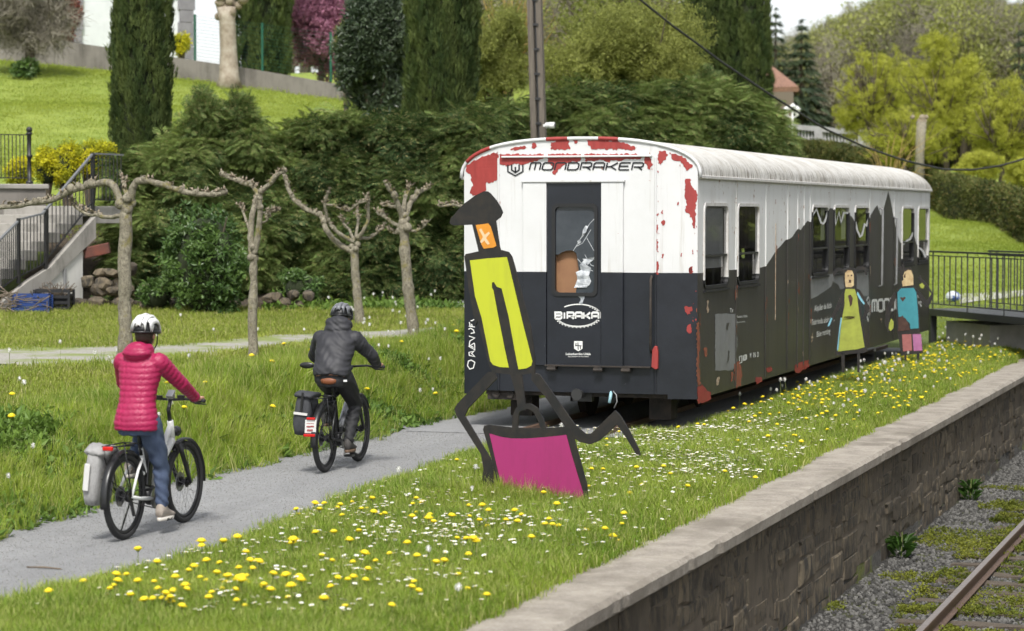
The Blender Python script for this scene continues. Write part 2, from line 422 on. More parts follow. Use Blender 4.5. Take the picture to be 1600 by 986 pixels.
# ------------------------------------------------------------------ platform wall: rubble stones under a concrete coping
m, t, b = _new('rubble_stone')
oi = t.nodes.new('ShaderNodeObjectInfo'); gp = t.nodes.new('ShaderNodeNewGeometry')
def _pn(sc, st, dist=0):
    mp = t.nodes.new('ShaderNodeMapping'); mp.inputs['Scale'].default_value = st; t.links.new(gp.outputs['Position'], mp.inputs['Vector'])
    n = t.nodes.new('ShaderNodeTexNoise'); n.inputs['Scale'].default_value = sc; n.inputs['Detail'].default_value = 6; n.inputs['Roughness'].default_value = .72; n.inputs['Distortion'].default_value = dist; t.links.new(mp.outputs[0], n.inputs['Vector']); return n.outputs['Fac']
n1 = _pn(9, (1, 1, .45), .5); n2 = _pn(1.6, (1, 1, .5))
g0 = t.nodes.new('ShaderNodeTexCoord')
col = _mixc(t, oi.outputs['Random'], (.125, .098, .066), (.20, .16, .105)); col = _mixc(t, _ramp(t, n1, .44, .6), col, (.05, .045, .038)); col = _mixc(t, _ramp(t, n2, .45, .62, 0, .75), col, (.045, .036, .026))
col = _mixc(t, _ramp(t, n1, .36, .28), col, (.22, .195, .15))
t.links.new(col, b.inputs['Base Color']); b.inputs['Roughness'].default_value = .9; _bump(t, b, n1, .7, .03)
stained('wall_mortar', (.13, .105, .075), (.038, .031, .023), .9, 2.5, (2, 2, .5), .95, .6)
m, t, b = _new('coping_concrete')
n1 = _noise(t, 3, 6, .7); n2 = _noise(t, 40, 4, .7); n3 = _noise(t, 1.1, 4, .6)
col = _mixc(t, _ramp(t, n1, .35, .7), (.37, .33, .275), (.20, .172, .142)); col = _mixc(t, _ramp(t, n2, .5, .75), col, (.42, .39, .345))
col = _mixc(t, _ramp(t, n3, .5, .7, 0, .8), col, (.15, .128, .10))
t.links.new(col, b.inputs['Base Color']); b.inputs['Roughness'].default_value = .85; _bump(t, b, n2, .5, .01)
m, t, b = _new('moss')
n1 = _noise(t, 20, 5, .7); t.links.new(_mixc(t, _ramp(t, n1, .3, .7), (.07, .085, .012), (.19, .185, .028)), b.inputs['Base Color']); b.inputs['Roughness'].default_value = 1; _bump(t, b, n1, 1, .04)
wallr = empty('platform_wall', (WALLX, 26, -1.3)); tag(wallr, 'rubble stone platform wall with worn concrete coping above the railway track', 'wall')
o = (WALLX, 26, -1.3)
mb = MB(); mb.box((WALLX - .35, 2, -1.4), (WALLX - .045, 70, -.13)); mb.build('mortar', 'wall_mortar', wallr, origin=o)
y = 2.0; k = 0
rs = random.Random(3)
while y < 70:                                     # cast coping slabs, end to end
    L = rs.uniform(3.2, 4.6); y2 = min(70, y + L); mb = MB()
    n = 36
    ring = []
    for q in range(n + 1):
        yy = y + .004 + (y2 - y - .008) * q / n; e = rs.uniform(-.002, .002); f2 = rs.uniform(-.003, .003) - (.018 if rs.random() < .05 else 0); ch = rs.uniform(0, .004)
        ring.append([(WALLX - .52, yy, -.13), (WALLX - .52, yy, .012), (WALLX - .2, yy, .02 + e), (WALLX + .03 - ch, yy, .014 + e), (WALLX + .066 + f2, yy, -.018 + e - ch), (WALLX + .062 + f2, yy, -.105), (WALLX + .03, yy, -.13)])
    mb.loft(ring); mb.build('coping_slab', 'coping_concrete', wallr, origin=o); y = y2
# stones: irregular courses of uneven blocks
protos = []
for q in range(14):
    bm = bmesh.new(); R_ = []
    pts = [(-.5,-.5),(rs.uniform(-.2,.2),-.53),(.5,-.5),(.52,rs.uniform(-.2,.2)),(.5,.5),(rs.uniform(-.2,.2),.52),(-.5,.5),(-.52,rs.uniform(-.2,.2))]; pts = [(a+rs.uniform(-.09,.09), c+rs.uniform(-.1,.1)) for a, c in pts]
    for X_, k_ in ((-.5,1.0),(.34,1.0),(.5,.86)): R_.append([bm.verts.new((X_ + rs.uniform(-.05,.05), a*k_, c*k_)) for a, c in pts])
    for i_ in range(2):
        for j_ in range(8): bm.faces.new((R_[i_][j_], R_[i_][(j_+1)%8], R_[i_+1][(j_+1)%8], R_[i_+1][j_]))
    cc_ = bm.verts.new((.53, rs.uniform(-.15,.15), rs.uniform(-.15,.15)))
    for j_ in range(8): bm.faces.new((R_[2][j_], R_[2][(j_+1)%8], cc_))
    bm.faces.new(R_[0][::-1]); bmesh.ops.recalc_face_normals(bm, faces=bm.faces)
    me = bpy.data.meshes.new('stone'); bm.to_mesh(me); bm.free(); me.materials.append(MATS['rubble_stone'])
    protos.append(me)
stones = []
yseg = 11.0
while yseg < 62:                                  # each bay has its own uneven courses
    Lb = rs.uniform(.45, .95); z = -1.36
    while z < -.15:
        h = rs.uniform(.12, .30); h = min(h, -.12 - z) if -.12 - z - h > .06 else -.125 - z
        k = rs.choice((1, 1, 2, 2)) if h > .16 else rs.choice((1, 2, 2)); cuts = sorted([0, 1] + [rs.uniform(.3, .7) for _ in range(k - 1)])
        for a_, b_ in zip(cuts[:-1], cuts[1:]):
            stones.append((yseg + (a_ + b_) / 2 * Lb + rs.uniform(-.03, .03), z + h / 2 + rs.uniform(-.02, .02), (b_ - a_) * Lb * rs.uniform(.88, 1.02), h * rs.uniform(.82, .98)))
        z += h
    yseg += Lb
vis = []
for s_ in stones:
    p = proj((WALLX, s_[0], s_[1])); D = depth_of((WALLX, s_[0], s_[1]))
    vis.append((-(s_[2] * s_[3]) / D**2 if (-20 < p[0] < 1620 and p[1] < 1000) else 1, s_))
vis.sort(key=lambda a: a[0]); rest = MB()
for k, (kk, s_) in enumerate(vis):
    if kk > 0: continue
    dp = rs.uniform(.09, .13); me = protos[k % 14]; pos = (WALLX - .094 + rs.uniform(-.008, .012), s_[0], s_[1])
    if k < 295:
        ob = bpy.data.objects.new('stone', me); COL.objects.link(ob); ob.parent = wallr
        ob.location = (pos[0] - o[0], pos[1] - o[1], pos[2] - o[2]); ob.scale = (dp, s_[2] * 1.0, s_[3] * 1.02)
    else:
        vs = [(v.co.x * dp + pos[0], v.co.y * s_[2] + pos[1], v.co.z * s_[3] * 1.02 + pos[2]) for v in me.vertices]
        rest.add(vs, [tuple(p.vertices) for p in me.polygons])
if rest.v: tag(rest.build('far_stones', 'rubble_stone', wallr, origin=o), kind='stuff')

# ------------------------------------------------------------------ railway track below the platform
m, t, b = _new('rail_steel')
n1 = _noise(t, 30, 5, .7); t.links.new(_mixc(t, _ramp(t, n1, .3, .7), (.10, .062, .042), (.20, .13, .095)), b.inputs['Base Color']); b.inputs['Roughness'].default_value = .6; b.inputs['Metallic'].default_value = .4
plain('rail_top', (.42, .36, .32), .35, .8, (.30, .22, .17), 20)
plain('old_timber', (.13, .10, .07), .9, 0, (.06, .05, .04), 12, bump=.5, stretch=(1, 8, 8))
tr = empty('railway_track', (-2.85, 26, -1.3)); tag(tr, 'rusty railway track with mossy sleepers below the platform wall', 'railway track'); o = (-2.85, 26, -1.3)
for X in (-3.36, -2.31):
    mb = MB(); prof = [(-.06,-1.245),(.06,-1.245),(.06,-1.235),(.012,-1.215),(.012,-1.145),(.034,-1.13),(.034,-1.105),(-.034,-1.105),(-.034,-1.13),(-.012,-1.145),(-.012,-1.215),(-.06,-1.235)]
    mb.loft([[(X + a, yy, c) for a, c in prof] for yy in (2, 20, 40, 70)]); rl = mb.build('rail', 'rail_steel', tr, origin=o)
    mb = MB(); mb.box((X - .03, 2, -1.1045), (X + .03, 70, -1.1005)); mb.build('running_surface', 'rail_top', rl, origin=o)
bm_ = MB(); bm_.box((-1.0, -.11, -.1), (1.0, .11, .055))
sl0 = None; rs = random.Random(5)
for k in range(38):
    yy = 12 + k * .66
    mb = MB(); L = rs.uniform(.93, 1.02)
    ring = []
    for q in range(6):
        xx = -2.835 - L + 2 * L * q / 5; j = lambda: rs.uniform(-.012, .012)
        ring.append([(xx, yy - .11 + j(), -1.36), (xx, yy + .11 + j(), -1.36), (xx, yy + .105 + j(), -1.268 + j()), (xx, yy - .105 + j(), -1.268 + j())])
    mb.loft(ring); sl_ = mb.build('sleeper', 'old_timber', tr, origin=o)

# ================================================================== THE CARRIAGE
CX0, CX1, CY0, CY1 = -10.03, -7.06, 28.23, 46.5
CO = (-8.55, 28.23, 0.0); CXM = -8.545
BORD, SKIRT, GUT, TOP = 1.94, .42, 3.10, 3.575
# paints
m, t, b = _new('white_paint'); b.inputs['Roughness'].default_value = .5
a1 = _noise(t, 2.2, 6, .7, stretch=(2.5, 2.5, .18)); a2 = _noise(t, 1.3, 6, .7); s1 = _noise(t, 9, 3, .8); s2 = _noise(t, 26, 3, .7)
f = _math(t, 'MULTIPLY', a1, a2); col = _mixc(t, _ramp(t, f, .24, .5, 0, .55), (.78, .78, .765), (.46, .43, .37))
col = _mixc(t, _math(t, 'MULTIPLY', _ramp(t, s1, .60, .66), _ramp(t, a1, .52, .58)), col, (.30, .16, .09))
col = _mixc(t, _ramp(t, s2, .74, .77), col, (.20, .13, .09))
t.links.new(col, b.inputs['Base Color']); _bump(t, b, a2, .08, .02)
m, t, b = _new('front_white_paint'); b.inputs['Roughness'].default_value = .5
a2 = _noise(t, 1.3, 6, .7); s2 = _noise(t, 9, 4, .75); col = _mixc(t, _ramp(t, a2, .45, .75, 0, .35), (.66, .66, .66), (.52, .51, .49))
a6 = _noise(t, 3, 6, .7, stretch=(3, 3, .15)); col = _mixc(t, _ramp(t, a6, .56, .70, 0, .5), col, (.40, .36, .30)); col = _mixc(t, _ramp(t, s2, .71, .73), col, (.32, .05, .035))
t.links.new(col, b.inputs['Base Color']); _bump(t, b, a2, .08, .02)
m, t, b = _new('roof_paint'); b.inputs['Roughness'].default_value = .75
a1 = _noise(t, 2.5, 7, .75); a2 = _noise(t, 5, 7, .8, stretch=(.8, 1.3, .8)); a3 = _noise(t, 30, 4, .8)
col = _mixc(t, _ramp(t, a1, .45, .72, 0, .8), (.66, .645, .61), (.40, .365, .30)); col = _mixc(t, _ramp(t, a2, .60, .70), col, (.17, .14, .10)); col = _mixc(t, _ramp(t, a3, .62, .72), col, (.24, .2, .15))
tcz = t.nodes.new('ShaderNodeTexCoord'); sx_ = t.nodes.new('ShaderNodeSeparateXYZ'); t.links.new(tcz.outputs['Object'], sx_.inputs[0])
low = _ramp(t, sx_.outputs[2], 3.11, 3.42, 1, 0); a4 = _noise(t, 6, 7, .8, stretch=(1, 2.2, .5)); col = _mixc(t, _math(t, 'MULTIPLY', low, _ramp(t, a4, .48, .6)), col, (.12, .095, .06))
a5 = _noise(t, 2.2, 6, .75); col = _mixc(t, _ramp(t, a5, .52, .7, 0, .5), col, (.40, .37, .30))
t.links.new(col, b.inputs['Base Color']); _bump(t, b, a3, .7, .02)
m, t, b = _new('charcoal_paint'); b.inputs['Roughness'].default_value = .45
a1 = _noise(t, 2.0, 6, .7, stretch=(2.5, 2.5, .2)); a2 = _noise(t, 5, 6, .75)
col = _mixc(t, _ramp(t, a1, .35, .7), (.032, .030, .027), (.058, .054, .048)); col = _mixc(t, _ramp(t, a2, .70, .74), col, (.16, .075, .04))
t.links.new(col, b.inputs['Base Color']); _bump(t, b, a2, .1, .02)
m, t, b = _new('navy_paint'); b.inputs['Roughness'].default_value = .4
a2 = _noise(t, 2, 6, .75); s2 = _noise(t, 24, 3, .8); col = _mixc(t, _ramp(t, a2, .35, .7), (.0075, .009, .0135), (.015, .0175, .025)); col = _mixc(t, _ramp(t, s2, .755, .775), col, (.4, .4, .4))
t.links.new(col, b.inputs['Base Color']); _bump(t, b, a2, .1, .03)
m, t, b = _new('red_primer'); b.inputs['Roughness'].default_value = .6
a2 = _noise(t, 5, 6, .7, stretch=(2, 2, .5)); t.links.new(_mixc(t, _ramp(t, a2, .35, .7), (.36, .045, .04), (.24, .028, .025)), b.inputs['Base Color'])
plain('rust', (.20, .075, .03), .9, 0, (.33, .09, .05), 14, bump=.4)
plain('flake_cream', (.55, .47, .36), .8, 0, (.3, .18, .1), 20)
plain('grey_overpaint', (.23, .235, .235), .6, 0, (.19, .19, .19), 5)
plain('lettering_white', (.74, .74, .72), .6); plain('lettering_navy', (.012, .013, .018), .5)
plain('black_rubber', (.012, .012, .013), .55); plain('window_metal', (.045, .045, .045), .4, .3); plain('window_white_rim', (.72, .71, .69), .5, 0, (.55, .52, .48), 8)
plain('underframe_black', (.018, .017, .016), .8, 0, (.05, .038, .03), 7, bump=.4)
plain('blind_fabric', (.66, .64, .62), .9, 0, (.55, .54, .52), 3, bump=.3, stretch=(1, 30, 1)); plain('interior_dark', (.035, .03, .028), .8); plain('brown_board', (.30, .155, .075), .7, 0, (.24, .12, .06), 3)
m, t, b = _new('window_glass')
tb = t.nodes.new('ShaderNodeBsdfTransparent'); tb.inputs[0].default_value = (.86, .88, .89, 1); gl = t.nodes.new('ShaderNodeBsdfGlossy'); gl.inputs['Roughness'].default_value = .02
fr = t.nodes.new('ShaderNodeFresnel'); fr.inputs[0].default_value = 1.4; mx = t.nodes.new('ShaderNodeMixShader')
t.links.new(fr.outputs[0], mx.inputs[0]); t.links.new(tb.outputs[0], mx.inputs[1]); t.links.new(gl.outputs[0], mx.inputs[2]); t.links.new(mx.outputs[0], t.nodes['Material Output'].inputs[0])
plain('door_glass', (.035, .042, .052), .12, 0, (.06, .068, .08), 2.5, bump=.05, bscale=12)
plain('broken_glass', (.62, .64, .66), .25, 0, (.25, .27, .3), 18, bump=.4)

car = empty('train_carriage', CO); tag(car, 'disused white and charcoal train carriage with peeling red paint and black mountain graphic', 'train carriage')
def side(u, v): return pX(u, v, CX1)
def Z3(x, y): return (1060 + x * .28397, 220 + y * .28397)        # measured on an enlarged crop
def Z4(x, y): return (1060 + x * .26365, 400 + y * .26365)
def Z1(x, y): return (690 + x * .32457, 190 + y * .32457)
def Z2(x, y): return (690 + x * .35503, 440 + y * .35503)
WZ0, WZ1 = 1.755, 2.765
wins = []
for a, b_ in ((140,270),(325,441),(735,822),(855,937),(970,1045),(1230,1293),(1318,1373)):
    y0 = side(*Z3(a, 500))[1]; y1 = side(*Z3(b_, 500))[1]; wins.append((y0, y1))
prof_z3 = [(105,728),(142,726),(270,712),(330,708),(441,700),(480,690),(505,655),(522,628),(540,600),(565,575),(590,545),(610,540),(628,527),(645,500),(660,480),(672,492),(690,465),(710,440),(725,446),(735,432),(750,395),(760,380),(785,455),(797,455),(822,385),(835,370),(850,372),(857,385),(865,460),(885,395),(895,450),(912,398),(937,405),(955,418),(968,440),(985,495),(1003,525),(1025,465),(1035,468),(1047,430),(1060,405),(1080,370),(1095,355),(1105,385),(1115,412),(1128,378),(1140,335),(1155,275),(1168,330),(1180,395),(1195,470),(1208,520),(1220,558),(1238,570),(1262,548),(1275,540),(1290,508),(1300,530),(1310,568),(1318,575),(1345,600),(1373,606),(1385,606)]
prof = np.array([[side(*Z3(x, y))[1], side(*Z3(x, y))[2]] for x, y in prof_z3]); prof[0, 0] = CY0
def pzat(y): return np.interp(y, prof[:, 0], prof[:, 1])
# side walls (near and far), with real openings for the windows
def side_wall(X, face, paint_profile, name):
    mb = MB(); ys = sorted(set(list(np.arange(CY0, CY1, .03)) + [CY1] + [w for p in wins for w in p] + list(prof[:, 0])))
    ys = [y for y in ys if CY0 <= y <= CY1]
    def quad(y0, y1, a0, a1, b0, b1, mi):
        if max(b0 - a0, b1 - a1) < 1e-4: return
        mb.add([(X, y0, a0), (X, y1, a1), (X, y1, b1), (X, y0, b0)], [(0,1,2,3)], mi)
    for y0, y1 in zip(ys[:-1], ys[1:]):
        if y1 - y0 < 1e-5: continue
        p0, p1 = (pzat(y0), pzat(y1)) if paint_profile else (BORD, BORD); ym = (y0 + y1) / 2
        hole = any(a < ym < c for a, c in wins)
        for lo, hi in (((SKIRT, WZ0), (WZ1, GUT)) if hole else ((SKIRT, GUT),)):
            c0, c1 = np.clip(p0, lo, hi), np.clip(p1, lo, hi)
            quad(y0, y1, lo, lo, c0, c1, 1); quad(y0, y1, c0, c1, hi, hi, 0)
    return mb.build(name, ['white_paint', 'charcoal_paint'], car, origin=CO, fix=False)
side_wall(CX1, 1, True, 'side_wall'); side_wall(CX0, -1, False, 'side_wall')
# windows
for sgn, X in ((1, CX1), (-1, CX0)):
    for i, (y0, y1) in enumerate(wins):
        mb = MB(); d = .035
        def rrect(a, b_, c, e, r, X_, n=5):
            out = []
            for (cy, cz, a0) in ((b_-r, e-r, 0), (a+r, e-r, 90), (a+r, c+r, 180), (b_-r, c+r, 270)):
                for k in range(n): an = math.radians(a0 + 90 * k / (n - 1)); out.append((X_, cy + r * math.cos(an), cz + r * math.sin(an)))
            return out
        xo, xi = X + sgn * .016, X - sgn * .04
        R = [rrect(y0-.02, y1+.02, WZ0-.02, WZ1+.02, .11, X - sgn*.002), rrect(y0-.02, y1+.02, WZ0-.02, WZ1+.02, .11, xo), rrect(y0+.02, y1-.02, WZ0+.02, WZ1-.02, .08, xo), rrect(y0+.02, y1-.02, WZ0+.02, WZ1-.02, .08, xi)]
        n = len(R[0]); vs = [p for r in R for p in r]; fs = []; ms = []
        for q in range(3):
            for j in range(n): fs.append((q*n+j, q*n+(j+1) % n, (q+1)*n+(j+1) % n, (q+1)*n+j))
        for fq in fs:
            zc = np.mean([vs[k][2] for k in fq]); yc = np.mean([vs[k][1] for k in fq])
            lim = pzat(yc) if i > 1 else BORD + .02
            mb.add([vs[k] for k in fq], [(0,1,2,3)], 1 if zc > lim else 0)
        fr_ = mb.build('window', ['black_rubber', 'window_white_rim'], car, origin=CO)
        bar_z = WZ0 + .38
        mb = MB(); mb.add([(X - sgn*.03, y0+.03, WZ0+.03), (X - sgn*.03, y1-.03, WZ0+.03), (X - sgn*.03, y1-.03, bar_z), (X - sgn*.03, y0+.03, bar_z)], [(0,1,2,3)]); mb.build('pane', 'window_glass', fr_, origin=CO, fix=False)
        mb = MB(); mb.add([(X - sgn*.012, y0+.03, bar_z), (X - sgn*.012, y1-.03, bar_z), (X - sgn*.012, y1-.03, WZ1-.03), (X - sgn*.012, y0+.03, WZ1-.03)], [(0,1,2,3)]); mb.build('pane', 'window_glass', fr_, origin=CO, fix=False)
        mb = MB(); mb.box((min(X - sgn*.05, X + sgn*.008), y0+.03, bar_z-.013), (max(X - sgn*.05, X + sgn*.008), y1-.03, bar_z+.013)); mb.build('sash_bar', 'window_metal', fr_, origin=CO)
        if sgn < 0 and i < 6:
            mb = MB(); mb.add([(X + .12, y0-.1, WZ0-.1), (X + .12, y1+.1, WZ0-.1), (X + .12, y1+.1, WZ1+.1), (X + .12, y0-.1, WZ1+.1)], [(0,1,2,3)]); mb.build('blind_or_blocker', 'interior_dark', fr_, origin=CO, fix=False)  # dark sheet added behind far windows to block green light showing through
        if sgn > 0:
            mb = MB(); mb.box((X + .0, y0-.02, WZ0-.062), (X + .028, y1+.02, WZ0-.034)); mb.build('sill', 'black_rubber', fr_, origin=CO)
            if i in (0, 1, 2, 3):                     # roller blinds and curtains inside
                z0 = (1.98, 2.2, 2.25, 2.25)[i]; ya, yb = ((y0, y1), (y0, y1), (y0 + .75 * (y1-y0), y1), (y0 + .7 * (y1-y0), y1))[i]
                mb = MB(); k = 16
                R2 = [[(X - .05 - .004 * math.sin(q * 2.1), ya + (yb - ya) * q / k, z0), (X - .05 - .004 * math.sin(q * 2.1), ya + (yb - ya) * q / k, WZ1 - .01)] for q in range(k + 1)]
                for q in range(k): mb.add([R2[q][0], R2[q+1][0], R2[q+1][1], R2[q][1]], [(0,1,2,3)])
                mb.build('blind_or_blocker', 'blind_fabric' if i != 1 else 'interior_dark', fr_, origin=CO, fix=False)
# roof: arched section swept along, rounded down at both ends
def roof_section(sc_=1.0, drop=0.0, n=28):
    out = []
    hw = (CX1 - CX0) / 2
    for k in range(n + 1):
        a = math.pi * k / n; ca, sa = math.cos(a), math.sin(a); e = 2 / 2.5
        x = CXM + (hw + .035) * sc_ * math.copysign(abs(ca) ** e, ca); z = GUT + (TOP - GUT) * sc_ * abs(sa) ** e - drop
        out.append((x, z))
    return out
ys = [CY0 - .02] + list(np.linspace(CY0 + .15, CY1 - .5, 60)) + [CY1 - .3, CY1 - .15, CY1 - .05, CY1 + .02]
secs = []
for k, y in enumerate(ys):
    s_ = 1.0; 
    if y > CY1 - .5: q = (y - (CY1 - .5)) / .52; s_ = math.sqrt(max(.02, 1 - q * q * .75))
    R = roof_section(1.0, 0)
    secs.append([(x, y, GUT + (z - GUT) * s_) for x, z in R])
mb = MB(); n = len(secs[0])
mb.add([p for r in secs for p in r], [(i*n+j, i*n+j+1, (i+1)*n+j+1, (i+1)*n+j) for i in range(len(secs)-1) for j in range(n-1)])
roof = mb.build('roof', 'roof_paint', car, smooth=True, origin=CO)
for X, s_ in ((CX1, 1), (CX0, -1)):
    mb = MB(); mb.box((min(X + s_*.002, X + s_*.05), CY0 + .02, GUT - .03), (max(X + s_*.002, X + s_*.05), CY1 - .02, GUT + .012)); mb.build('gutter', 'window_white_rim', roof, origin=CO, bevel=.008)
for y in np.arange(CY0 + 2.2, CY1 - 1, 2.35):                   # roof sheet seams
    mb = MB(); R = roof_section()
    for j in range(3, n - 4):
        (x0, z0), (x1, z1) = R[j], R[j+1]; mb.add([(x0, y-.02, z0+.004), (x1, y-.02, z1+.004), (x1, y+.02, z1+.004), (x0, y+.02, z0+.004)], [(0,1,2,3)])
    mb.build('roof_seam', 'roof_paint', roof, origin=CO)
# end wall: three facets, the outer two folded back
EX = [CX0, -9.545, -7.555, CX1]; EYB = [CY0, CY0 - .10, CY0 - .10, CY0]
def endY(x): return float(np.interp(x, EX, EYB))
def roofz(x):
    R = roof_section(1.0); xs = [p[0] for p in R][::-1]; zs = [p[1] for p in R][::-1]; return float(np.interp(x, xs, zs))
DX0, DX1 = -8.92, -8.225; GX0, GX1 = -9.22, -7.95                # door, gangway surround
WX0, WX1, EWZ0, EWZ1 = -8.82, -8.30, 1.68, 2.745                 # door window
mb = MB(); xs = sorted(set(list(np.linspace(CX0, CX1, 61)) + EX + [DX0, DX1]))
for x0, x1 in zip(xs[:-1], xs[1:]):
    xm = (x0 + x1) / 2; y0, y1 = endY(x0), endY(x1); zb0 = zb1 = SKIRT
    if -9.95 < xm < -7.4: zb0 = zb1 = SKIRT + .055
    if DX0 < xm < DX1:
        mb.add([(x0,y0,zb0),(x1,y1,zb1),(x1,y1,.80),(x0,y0,.80)], [(0,1,2,3)], 1); mb.add([(x0,y0,3.02),(x1,y1,3.02),(x1,y1,roofz(x1)),(x0,y0,roofz(x0))], [(0,1,2,3)], 0); continue
    mb.add([(x0,y0,zb0),(x1,y1,zb1),(x1,y1,BORD),(x0,y0,BORD)], [(0,1,2,3)], 1)
    mb.add([(x0,y0,BORD),(x1,y1,BORD),(x1,y1,roofz(x1)),(x0,y0,roofz(x0))], [(0,1,2,3)], 0)
endw = mb.build('end_wall', ['front_white_paint', 'navy_paint'], car, origin=CO, fix=False)
mb = MB(); R = roof_section()                                     # rounded roof edge bead over the end wall
mb.tube([(x, endY(np.clip(x, CX0, CX1)) - .005, z - .012) for x, z in R], .022, 8); mb.build('roof_edge', 'front_white_paint', roof, smooth=True, origin=CO)
for xa, xb in ((-9.99,-9.66),(-8.93,-8.66),(-8.27,-8.02)):
    mb = MB(); q = [(x, endY(np.clip(x, CX0, CX1)) - .005, roofz(x) - .012) for x in np.linspace(xa, xb, 14)]; rj = random.Random(int(xa*100)); mb.tube(q, [.0235 + rj.uniform(0, .002) for _ in q], 8); mb.build('peeled_patch', 'red_primer', endw, smooth=True, origin=CO)
mb = MB(); mb.bar((-9.50, CY0 - .118, 3.345), (-7.60, CY0 - .118, 3.345), .05, .022); mb.build('visor_ledge', 'front_white_paint', endw, origin=CO, bevel=.006)
for X in (-9.545, -7.555):                                        # vertical fold beads
    mb = MB(); mb.tube([(X, CY0 - .105, BORD + .005), (X, CY0 - .105, 3.33)], .016, 6); mb.build('corner_bead', 'front_white_paint', endw, origin=CO)
    mb = MB(); mb.tube([(X, CY0 - .105, SKIRT + .06), (X, CY0 - .105, BORD - .005)], .016, 6); mb.build('corner_bead', 'navy_paint', endw, origin=CO)
# raised gangway surround each side of the door and above
YB = CY0 - .10
for (a, b_) in ((GX0, DX0), (DX1, GX1)):
    for lo, hi, mt in ((.80, BORD, 'navy_paint'), (BORD, 3.03, 'front_white_paint')):
        mb = MB(); mb.box((a, YB - .045, lo), (b_, YB - .002, hi)); mb.build('door_surround', mt, endw, origin=CO, bevel=.006)
mb = MB(); mb.box((GX0 - .02, YB - .06, 3.032), (GX1 + .02, YB - .002, 3.065)); mb.build('drip_rail', 'front_white_paint', endw, origin=CO, bevel=.006)
# door with a window opening
def frame4(mb, x0, x1, z0, z1, a0, a1, b0, b1, y0, y1, mi=0):
    mb.box((x0, y0, z0), (a0, y1, z1), mi); mb.box((a1, y0, z0), (x1, y1, z1), mi); mb.box((a0, y0, z0), (a1, y1, b0), mi); mb.box((a0, y0, b1), (a1, y1, z1), mi)
mb = MB(); frame4(mb, DX0 + .006, DX1 - .006, .81, 3.02, WX0, WX1, EWZ0, EWZ1, YB - .025, YB + .02); door = mb.build('door', 'navy_paint', car, origin=CO)
mb = MB()
def rr2(a, b_, c, e, r, n=6):
    out = []
    for (cx, cz, a0) in ((b_-r, e-r, 0), (a+r, e-r, 90), (a+r, c+r, 180), (b_-r, c+r, 270)):
        for k in range(n): an = math.radians(a0 + 90 * k / (n - 1)); out.append((cx + r * math.cos(an), cz + r * math.sin(an)))
    return out
A = rr2(WX0-.03, WX1+.03, EWZ0-.03, EWZ1+.03, .07); B = rr2(WX0+.012, WX1-.012, EWZ0+.012, EWZ1-.012, .05); n = len(A)
vs = [(x, YB - .03, z) for x, z in A] + [(x, YB - .042, z) for x, z in A] + [(x, YB - .042, z) for x, z in B] + [(x, YB + .01, z) for x, z in B]
mb.add(vs, [(q*n+j, q*n+(j+1) % n, (q+1)*n+(j+1) % n, (q+1)*n+j) for q in range(3) for j in range(n)]); mb.build('window_seal', 'black_rubber', door, origin=CO)
# broken pane: outline goes round the hole
def dz(x, y): p = pY(*Z1(x, y), YB); return (p[0], p[2])
hole = [(560,830),(648,822),(652,770),(662,720),(655,660),(648,632),(628,620),(600,622),(578,630),(566,640),(558,640)]
outer = [(WX1, EWZ0), (WX1, EWZ1), (WX0, EWZ1)]
hl = [dz(x, y) for x, y in hole]; hl[-1] = (WX0, hl[-1][1]); hl[0] = (WX0 + .2, EWZ0)
pl = outer + [(WX0, hl[-2][1])] + hl[::-1][1:-1] + [(dz(648, 830)[0], EWZ0)]
mb = MB(); mb.plate([(x, YB - .005, z) for x, z in pl], (0, .006, 0)); mb.build('broken_pane', 'door_glass', door, origin=CO)
mb = MB(); mb.add([(WX0-.05, YB+.06, EWZ0-.05), (WX1+.05, YB+.06, EWZ0-.05), (WX1+.05, YB+.06, EWZ1), (WX0-.05, YB+.06, EWZ1)], [(0,1,2,3)]); mb.build('inner_board', 'brown_board', door, origin=CO, fix=False)
rs = random.Random(11)
for poly in ([(640,800),(655,760),(648,725),(672,715),(668,690),(690,665),(700,690),(722,705),(712,740),(722,770),(700,800),(668,798)], [(650,830),(690,825),(692,850),(680,880),(666,876),(655,850)], [(683,520),(697,500),(708,505),(690,545),(676,560)], [(655,575),(668,566),(676,580),(660,590)], [(680,660),(715,655),(740,650),(735,665),(705,690)]):
    q = [dz(x, y) for x, y in jag(poly, 4, 14, rs)]
    mb = MB(); mb.plate([(x, YB - .012 - rs.uniform(0, .02), z) for x, z in q], (0, .003, 0)); mb.build('glass_shard', 'broken_glass', door, origin=CO)
for line in ([(750,455),(715,490),(690,530),(655,590),(635,622)], [(700,560),(745,640)], [(720,520),(680,585),(650,600)], [(655,660),(690,700),(730,720)], [(690,640),(720,690),(745,700)]):
    L, R = ribbon([dz(x, y) for x, y in line], .007); mb = MB()
    for k in range(len(L) - 1): mb.add([(L[k][0], YB-.011, L[k][1]), (L[k+1][0], YB-.011, L[k+1][1]), (R[k+1][0], YB-.011, R[k+1][1]), (R[k][0], YB-.011, R[k][1])], [(0,1,2,3)])
    mb.build('crack', 'broken_glass', door, origin=CO)
